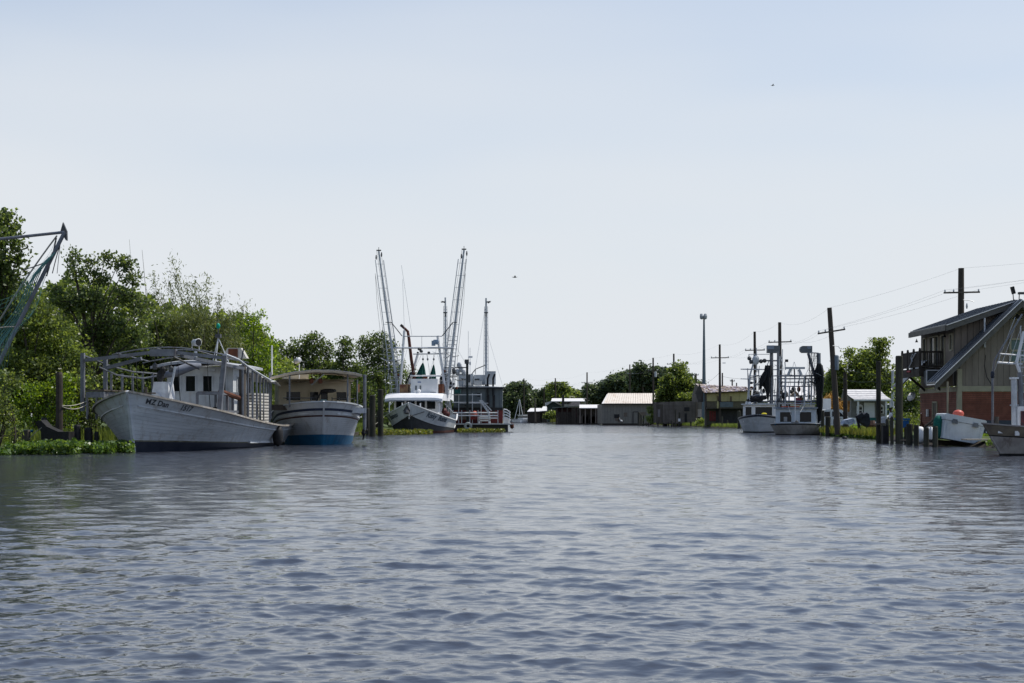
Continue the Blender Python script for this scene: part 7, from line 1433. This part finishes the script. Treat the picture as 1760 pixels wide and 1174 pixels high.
def yellow():
    D = 236.0; x = lambda p: X(p, D); z = lambda p: Z(p, D); r = thing('yellow_building', 'yellow upper storey building with a patchy peeling roof and balcony over a grey lower floor', 'building', (x(1250),D+5,.3))
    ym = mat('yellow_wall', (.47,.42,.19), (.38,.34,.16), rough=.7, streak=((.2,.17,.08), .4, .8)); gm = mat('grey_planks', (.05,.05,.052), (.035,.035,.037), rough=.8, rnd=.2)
    MB().box(((x(1213)+x(1292))/2,D+.9,(z(672)+.3)/2),(x(1292)-x(1213),1.5,z(672)-.3)).build('inner_wall', mat('yellow_backing', (.08,.075,.05)), r)
    siding('board', r, x(1213), x(1290), D, z(690.5), z(672.5), ym, 1.5)
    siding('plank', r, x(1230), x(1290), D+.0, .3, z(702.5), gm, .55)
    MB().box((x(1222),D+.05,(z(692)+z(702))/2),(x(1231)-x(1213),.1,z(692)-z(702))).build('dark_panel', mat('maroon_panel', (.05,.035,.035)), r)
    for i in range(3): MB().box((x(1221+4*i),D+.02,z(715)),(3.2*D/FPX,.08,17*D/FPX)).build('red_door', mat('door_red', (.17,.03,.025), (.1,.02,.02)), r)
    MB().box((x(1213),D-.05,(z(677)+.3)/2),(.28,.25,z(677)-.3)).build('corner_post', oldwood, r)
    # balcony with balusters, trim and the pale board
    MB().box(((x(1213)+x(1292))/2,D-.7,z(701.7)),(x(1292)-x(1213),1.4,.16)).build('balcony_floor', oldwood, r)
    MB().box(((x(1213)+x(1292))/2,D-1.35,z(690.5)),(x(1292)-x(1213),.1,.12)).build('handrail', darkwood, r)
    for px in np.arange(1214,1292,1.7): MB().box((x(px),D-1.35,z(696)),(.07,.05,1.0)).build('baluster', mat('baluster_tan', (.2,.18,.11), (.14,.12,.08)), r)
    MB().box((x(1246.5),D-1.43,z(695.5)),(22*D/FPX,.05,9*D/FPX)).build('pale_blue_board', mat('board_blue_grey', (.12,.15,.16), (.09,.11,.12)), r)
    for px in (1231.5,): MB().box((x(px),D-1.4,z(696)),(.25,.12,1.15)).build('yellow_post', ym, r)
    for px in (1234.5,1256): MB().box((x(px),D-.1,z(686)),(.28,.15,.95)).build('wall_post', mat('post_brown', (.14,.10,.06)), r)
    # peeling roof in loose shingle sheets, gable end on the left
    cols = [mat('shingle_pale', (.55,.50,.49), (.40,.35,.35), rough=.8, scale=1.5), mat('shingle_brown', (.13,.095,.08), (.2,.16,.14), rough=.85, scale=1.5), mat('shingle_violet', (.34,.31,.38), (.16,.14,.18), rough=.8, scale=1.5), mat('shingle_tan', (.25,.20,.16), (.35,.30,.26), rough=.8, scale=1.5)]
    rng = random.Random(4)
    def rp(px_f, t): return Vector((lerp(x(1202)+ .0, x(1292), px_f) + lerp(.6, 0, t)*(1-px_f)*1.2, lerp(D-.7, D+5.0, t), lerp(z(lerp(675.5, 671.5, px_f)), z(lerp(658.5, 663.5, px_f)), t)))
    MB().face([rp(0,0)-Vector((0,0,.1)),rp(1,0)-Vector((0,0,.1)),rp(1,1)-Vector((0,0,.1)),rp(0,1)-Vector((0,0,.1))]).build('roof_deck', darkwood, r)
    nr_, nc_ = 8, 30
    for j in range(nr_):
        off = rng.random()*.02
        for i in range(nc_):
            if rng.random() < .05: continue
            a, b = i/nc_+off*(i>0), min(1, (i+1)/nc_+off-.003); t0, t1 = j/nr_-.01, (j+1)/nr_+.01; lf = Vector((0,0,.03+.06*rng.random()))
            MB().face([rp(a,max(0,t0))+lf,rp(b,max(0,t0))+lf,rp(b,min(1,t1))+Vector((0,0,.02)),rp(a,min(1,t1))+Vector((0,0,.02))]).build('shingle_sheet', rng.choice(cols), r)
    g0, g1 = rp(0,0), rp(0,1); gx = x(1196); siding_y = D+1
    MB().prism([(x(1208),D+.1,z(690)),(x(1200),D+8,z(690)),(x(1200),D+8,z(677)),(x(1202),D+5,z(658.5)),(x(1208),D+.1,z(676))],(0,0,0),(.12,0,0)).build('gable_end', mat('gable_brown', (.07,.06,.055), (.045,.04,.036)), r)
    MB().prism([(x(1200),D+.4,z(691)),(x(1209),D+.4,z(691)),(x(1209),D+.4,z(674)),(x(1203),D+.4,z(659.5)),(x(1195.5),D+.4,z(675))],(0,0,0),(0,.1,0)).build('gable_wall', mat('gable_brown2', (.075,.065,.06), (.05,.045,.04)), r)
yellow()
# white storage tank glimpsed behind the trawlers
tk = thing('storage_building', 'broad building with a bright white sloping roof behind the rigging of the right trawlers', 'building', (X(1374,215),218,.4))
MB().prism([P(1342,690,212),P(1404,690,212),P(1400,664,223),P(1350,663,223)],(0,0,0),(0,0,.15)).build('roof', MC['roof_white'], tk); MB().box((X(1373,216),218,(Z(690,212)+.4)/2),(X(1402,216)-X(1344,216),9.5,Z(690,212)-.45)).build('wall', cleanwhite, tk)
# pilings along the far bank
FP = 'dark pilings along the far right bank'
k = 0
for px, ty, by, D, wd, lab in ((1098,709,732,285,4,'left of the three dark pilings by the warehouse'),(1102,712,732,282,3,'middle one of the three dark pilings by the warehouse'),(1106,714,732,280,3,'right of the three dark pilings by the warehouse'),(1111,726,733,275,3,'squat piling with a pale neighbour left of the shack'),(1115,725,733,275,3,'pale squat piling left of the shack'),(1155,723,734,255,3,'short piling under the left part of the shack'),(1161,704,733,254,2.5,'tall thin piling against the shack boards'),(1167.5,709,734,253,2.8,'white banded piling in front of the shack'),(1187.5,724,735,252,3.2,'stub piling under the shack window'),(1194,724,735,252,3.2,'stub piling right of the shack window'),(1213,703,736,244,3.5,'thick dark piling at the corner of the yellow building'),(1218,718,736,243,3,'piling in front of the red doors'),(1226,722,736,240,5,'broad dark piling under the red doors'),(1241,716,737,228,3,'piling before the grey planks'),(1250,722,737,226,3,'shorter piling before the grey planks'),(1270,706,739,212,5,'tall black piling left of the small trawler'),(1276,718,738,212,4,'dark piling touching the small trawler'),(1144,728,734,262,6,'dark heap piling at the shack corner')):
    MB().lathe((X(px,D),D,-.5),[(wd/2*D/FPX,0),(wd/2*D/FPX,Z(ty,D)+.42),(wd/2*D/FPX*.75,Z(ty,D)+.5)],8).build('piling', pilewood if 'pale' not in lab else oldwood, None, lab, 'piling', FP)
MB().box((X(1167.5,252.6),252.6,Z(722,253)),(.36,.34,.5)).build('white_band', cleanwhite, None, 'white sleeve on a piling in front of the shack', 'sleeve')
LP = 'dark pilings of the left docks beyond the cream canopied boat'
for px, ty, by, D, wd, lab in ((640,650,745,124,11,'stout dark piling left of the trawler, nearest one'),(654,640,745,127,10,'dark piling just left of the trawler bow'),(632,672,742,130,6,'thinner dark piling beside the cream canopied boat')):
    MB().lathe((X(px,D),D,-.5),[(wd/2*D/FPX,0),(wd/2*D/FPX*.95,Z(ty+30,D)+.5),(wd/2*D/FPX*.7,Z(ty+31,D)+.6)],9).build('piling', pilewood, None, lab, 'piling', LP)
# far left bank: docks, small boats
def small_boat(px, D, L_, lab, m, cab, yaw=0):
    h = Hull((X(px,D),D), R(yaw), L_, L_*.16, 1.2, .8, rake=.8, a=.45, wa=.55, wk=.8, kd=.7, flare=1); r = h.root('moored_boat', lab, 'boat', None)
    h.hull(r, [lambda u: -.3, lambda u: .1, lambda u: h.zd(u)], [navy, m], 14); h.deck(r, white, .1)
    MB(h.M).box((-L_*.5,0,1.6),(L_*.32,L_*.2,1.4)).build('cabin', cab, r); MB(h.M).box((-L_*.5,0,1.75),(L_*.325,L_*.205,.45)).build('window_band', glass, r); MB(h.M).box((-L_*.5,0,2.35),(L_*.38,L_*.24,.1)).build('cabin_roof', cleanwhite, r)
    return r, h
small_boat(912, 425, 9, 'small white boat with a dark window band by the far black pole', cleanwhite, white, -60)
r_, h_ = small_boat(893, 440, 14, 'pale teal boat with rigging moored at the far left bank', galv, mat('pale_teal', (.28,.38,.38), (.2,.3,.3)), 10)
for a, b in (((884,722),(893,686)),((900,722),(893,686)),((893,722),(893,686))): MB().tube(P(*a,441),P(*b,441),.1,n=4).build('rigging', galv, r_)
small_boat(934, 415, 7, 'little white skiff at the end of the far grassy bank', cleanwhite, cleanwhite, 20)
for px, ty, D, lab in ((908,706,430,'far dock post left of the white boat'),(917,704,425,'far dock post right of the white boat'),(925,706,418,'far dock post near the sheds'),(904,711,436,'shortest far dock post'),(930,708,415,'far dock post at the grass edge')):
    MB().box((X(px,D),D,(Z(ty,D)-.3)/2),(.55,.55,Z(ty,D)+.3)).build('dock_post', darkwood, None, lab, 'dock post', 'far dock posts')
MB().box((X(905,440),441,.35),(X(950,440)-X(870,440),2.5,.5)).build('far_dock', darkwood, None, 'long dark dock edge along the far left bank', 'dock')
MB().box((X(1015,335),334.6,.15),(X(1033,335)-X(998,335),.4,.7)).build('bulkhead', darkwood, None, 'dark timber bulkhead in front of the white roofed shed', 'bulkhead')
MB().box((X(1065,300),296.5,.1),(X(1098,300)-X(1034,300),.4,.6)).build('bulkhead', darkwood, None, 'long dark timber bulkhead in front of the warehouse', 'bulkhead')
# trees beyond
FT = 'trees on the far banks'
tree('oak_tree', 'broad dark oak behind the warehouse roof, left part', 360, 1050, [(1040,672,18,14),(1060,662,20,16),(1080,655,18,18),(1025,680,16,12),(1050,685,30,12),(1090,670,26,16),(1015,672,12,10)], lf_far_haze, leaf=.75, per_m=8, clump_r=.85, m=20, trunk_r=.4, ntwig=0, group=FT)
tree('oak_tree', 'tall dark oak behind the utility pole with the transformer', 345, 1110, [(1108,648,18,16),(1130,645,16,14),(1095,650,14,14),(1145,655,14,16),(1120,670,30,16),(1100,632,8,6),(1150,675,20,14)], lf_far_haze, leaf=.75, per_m=8, clump_r=.85, m=20, trunk_r=.4, ntwig=0, group=FT)
tree('broadleaf_tree', 'bright green tree in front of the dark oaks beside the mottled roof', 272, 1165, [(1163,645,16,16),(1150,660,16,16),(1180,660,16,14),(1168,632,9,8),(1165,675,26,14),(1145,680,16,10),(1188,672,12,14),(1140,690,12,6),(1180,685,20,8)], lf_mid, leaf=.5, per_m=10, clump_r=.5, m=22, trunk_r=.25, ntwig=40, group=FT)
tree('broadleaf_tree', 'small dark tree tops right of the bright green tree', 330, 1195, [(1193,658,8,7),(1204,662,7,6),(1184,652,8,8),(1200,672,14,10)], lf_far_haze, leaf=.6, per_m=8, clump_r=.6, m=20, trunk_r=.25, ntwig=0, group=FT)
tree('broadleaf_tree', 'dark rounded tree at the far left bank under the farthest pole', 470, 890, [(885,672,14,12),(900,668,9,9),(880,690,16,16),(900,692,14,16),(871,680,8,14),(893,705,20,10)], lf_far_haze, leaf=.9, per_m=9, clump_r=1.0, m=20, trunk_r=.4, ntwig=0, group=FT)
tree('broadleaf_tree', 'lower dark tree right of the rounded one on the far bank', 480, 918, [(915,682,9,9),(922,690,12,12),(912,700,12,12),(935,690,8,8),(938,676,7,6),(945,700,16,8)], lf_far_haze, leaf=.9, per_m=9, clump_r=1.0, m=20, trunk_r=.4, ntwig=0, group=FT)
tree('pine_tree', 'open topped pine with separate tufts on the far bank', 465, 938, [(936,672,6,5),(944,674,5,4),(940,680,7,5),(947,667,4,3),(930,677,5,4)], lf_far_haze, leaf=.7, per_m=8, clump_r=.7, m=18, trunk_r=.25, ntwig=0, group=FT)
tree('broadleaf_tree', 'mid green tree with two tops left of the far white roofs', 455, 962, [(952,668,7,7),(965,667,8,8),(975,674,7,7),(958,682,14,10),(975,686,12,8),(985,680,9,8)], lf_mid, leaf=.85, per_m=9, clump_r=.9, m=20, trunk_r=.3, ntwig=0, group=FT)
tree('broadleaf_tree', 'yellowish green tree row behind the far white roofs', 440, 995, [(980,688,10,7),(992,682,9,9),(1005,684,10,9),(1000,692,16,6),(1018,680,9,10)], lf_mid, leaf=.8, per_m=9, clump_r=.85, m=20, trunk_r=.3, ntwig=0, group=FT)
tree('garden_shrub', 'rounded shrub on the grass left of the dark boat shed', 352, 950, [(948,713,9,6),(940,715,6,5),(955,714,5,5)], lf_mid, leaf=.4, per_m=10, clump_r=.4, m=20, trunk_r=.08, cat='shrub', stems=2, ntwig=0)
tree('garden_shrub', 'small yellow green shrub by the white roofed open shed', 326, 1022, [(1022,722,5,6),(1026,724,5,4)], lf_bright, leaf=.35, per_m=10, clump_r=.35, m=20, trunk_r=.06, cat='shrub', stems=2, ntwig=0)
tree('garden_shrub', 'green shrub growing up the left corner of the brown shack', 270, 1120, [(1120,704,7,7),(1124,712,7,8),(1116,720,6,6),(1124,722,6,6)], lf_mid, leaf=.3, per_m=10, clump_r=.32, m=22, trunk_r=.06, cat='shrub', stems=2, ntwig=0)
tree('garden_shrub', 'weedy green shrub between the brown shack and the yellow building', 246, 1206, [(1206,724,7,7),(1201,728,5,4),(1212,728,5,4)], lf_mid, leaf=.28, per_m=10, clump_r=.32, m=22, trunk_r=.05, cat='shrub', stems=2, ntwig=0)
backdrop_wood('far_woodland', 'continuous dark far wood closing the horizon', [(640,690),(760,695),(860,690),(880,685),(930,690),(960,686),(1010,688),(1060,680),(1150,672),(1200,672),(1260,690),(1330,696),(1420,690),(1500,690)], 520, lf_far_haze, 1.5, 26000, 20)
bank_grass('pale green grass on the far bank by the boat shed', [(9.5,356),(16,349),(18,345),(22,360),(16,420),(12,420)], 9000, .9, lf_yel, .4)
bank_grass('grass strip in front of the warehouse and sheds', [(20,340),(29,302),(31,290),(33,296),(24,345)], 9000, .5, lf_yel, .25)
bank_grass('weeds at the foot of the shacks and pilings', [(29.5,298),(31.8,246),(34.2,208),(35.5,210),(33.5,250),(31,299)], 9000, .6, lf_mid, .1)
# white egret on the bulkhead, birds in the sky
eg = thing('egret', 'white egret standing on the bank in front of the warehouse', 'egret', (X(1067.5,296),296.2,.4))
c = Vector((X(1068,296),296.2,.95)); MB().ball(c,.2,10,(1.5,.7,.8),Matrix.Rotation(R(30),3,'Y')).path([c+Vector((-.2,0,.1)),c+Vector((-.34,0,.3)),c+Vector((-.28,0,.45)),c+Vector((-.38,0,.6))],[.07,.05,.04,.06],6).build('body', cleanwhite, eg, smooth=True)
MB().path([c+Vector((-.38,0,.6)),c+Vector((-.58,0,.56))],[.03,.01],5).build('beak', mat('beak_yellow', (.5,.35,.05)), eg)
for dy in (-.05,.05): MB().tube(c+Vector((.02,dy,-.1)),c+Vector((0,dy,-.6)),.015,n=4).build('leg', black, eg)
def bird(px, py, D, sp, lab, roll=0):
    p = P(px,py,D); b = thing('flying_bird', lab, 'bird', tuple(p)); MB().ball(p,.12*sp,8,(2.4,.8,.8)).path([p+Vector((-.28*sp,0,0)),p+Vector((-.45*sp,0,.02))],[.05*sp,.02*sp],5).build('body', pipedark, b)
    for s_ in (-1,1): MB().prism([p+Vector((.12*sp,0,.03)),p+Vector((-.14*sp,0,.03)),p+Vector((-.02*sp,s_*.55*sp,.22*sp)),p+Vector((.12*sp,s_*1.0*sp,.10*sp))],(0,0,0),(0,0,.02)).build('wing', pipedark, b)
    MB().prism([p+Vector((.2*sp,-.05,0)),p+Vector((.2*sp,.05,0)),p+Vector((.45*sp,.12,.02)),p+Vector((.45*sp,-.12,.02))],(0,0,0),(0,0,.015)).build('tail', pipedark, b)
bird(885,476.5,220,1.0,'tiny dark bird flying right of the trawler masts'); bird(1328,147,260,.8,'faint tiny bird high in the sky on the right')

# ===== left foreground: net boom of a boat just out of the picture
def net_boom():
    D = 52.0; r = thing('skimmer_rig', 'grey triangular net boom with torn teal netting reaching in from the left edge', 'net boom', (X(-150,D),D,0))
    tip = P(111,399,D)
    MB().tube(P(-160,428,D),tip,.055,n=8).build('upper_spar', pipe, r); MB().tube(P(-90,800,D),tip,.075,n=8).build('lower_spar', pipe, r)
    MB().prism([P(108,382,D),P(114.5,397,D),P(115,413,D),P(113,413,D),P(107,403,D),P(103,400,D)],(0,0,0),(0,.12,0)).build('tip_plate', pipedark, r)
    MB().lathe((X(-160,D),D,-1.2),[(.2,0),(.2,Z(425,D)+1.2)],9).build('mast', pipe, r)
    MB().path(sag(tip, P(90,470,D), -.1), .018, 4).build('line', pipedark, r)
    MB().path([P(104,415,D),P(101,440,D),P(98,470,D)], .014, 3).path([tip-Vector((.3,0,.2)),P(92,432,D),P(86,445,D),P(84,460,D),P(80,475,D)], .028, 4).path([P(88,447,D),P(60,458,D),P(40,464,D)], .02, 4).build('chain', pipedark, r)
    MB().path(sag(P(98,405,D),P(-30,600,D),-.15), .03, 4).path([P(-20,566,D),P(10,562,D),P(34,561,D)], .02, 4).build('line', rope, r)
    tm = mat('net_teal_open', (.12,.27,.25), (.08,.20,.185), rough=.9)
    mb = MB(); rng = random.Random(8); A, B = P(95,412,D), P(85,470,D); C0, C1 = P(-70,560,D), P(-70,760,D); n1, n2 = 15, 24
    def q(u, v):
        top = A.lerp(C0, v) ; bot = B.lerp(C1, v); p = top.lerp(bot, u); sg = math.sin(math.pi*v)*.5*(1-.3*u); return p + Vector((.12*math.sin(v*17+u*5), .25*math.sin(u*9+v*7), -sg+.06*math.sin(v*23)))
    for i in range(n1+1):
        mb.path([q(i/n1, j/n2) for j in range(0, n2+1)], .0045, 3)
    for j in range(n2+1):
        mb.path([q(i/n1, j/n2) for i in range(0, n1+1, 2)], .004, 3)
    mb.build('netting', tm, r, kind='stuff')
    mb = MB()
    for i in range(5): mb.path([q(.35+.1*i*.5+.03*math.sin(j), j/14) for j in range(15)], .022, 4)
    mb.build('gathered_netting', tm, r, kind='stuff')
    h = Hull((-21.6, 37), R(-90), 12, 2.2, 2.0, 1.2); r2 = h.root('shrimp_boat', 'white shrimp boat lying just outside the left edge of the picture', 'shrimp boat')
    h.hull(r2, [lambda u: -.5, lambda u: .15, lambda u: h.zd(u)], [navy, hullwhite], 16); h.deck(r2, MC['deck_grey'], .3); h.cap(r2, white)
net_boom()
# mooring post, bent tyre heap, driftwood at the left bank
MB().lathe((X(102,70),70,-.4),[(.19,0),(.18,1.5),(.17,Z(642,70)+.35),(.13,Z(641,70)+.45)],10).build('mooring_post', darkwood, None, 'dark wooden mooring post standing in front of the bright shrub', 'post')
D = 68.5
wk = MB(); wk.prism([P(60,725,D),P(70,722,D),P(80,733,D),P(100,742,D),P(118,742,D),P(118,757,D),P(98,760,D),P(72,758,D),P(70,742,D)],(0,0,0),(0,.9,0)); wk.build('sunken_hull', black, None, 'black rotted hull piece lying on the bank behind the floating leaves', 'wreck')
for px, ty, wd, lab in ((76,718,11,'thick black stump on the rotted hull'),(133,730,12,'black stump beside the nearest boat bow'),(152,735,14,'wide black stump right behind the nearest boat bow'),(166,742,8,'small black stump under the nearest boat bow')):
    MB().lathe((X(px,D+1.2),D+1.2,-.3),[(wd/2*.0281,0),(wd/2*.028,Z(ty+3,D)+.3),(wd/2*.021,Z(ty,D)+.3)],9).build('stump', black, None, lab, 'stump')
MB().box(P(36,748,D),(.8,.4,.5)).build('grey_box', oldwood, None, 'grey weathered box at the foot of the far left shrub', 'box')
MB().box(P(47,741,D+.3),(.45,.3,.12)).build('blue_tub', bluep, None, 'small flat blue tub by the grey weathered box', 'tub')
MB().path([P(46,758,D),P(62,742,D),P(72,735,D)], .02, 4).build('old_rope', rope, None, 'thin rope slanting to the black rotted hull', 'rope')
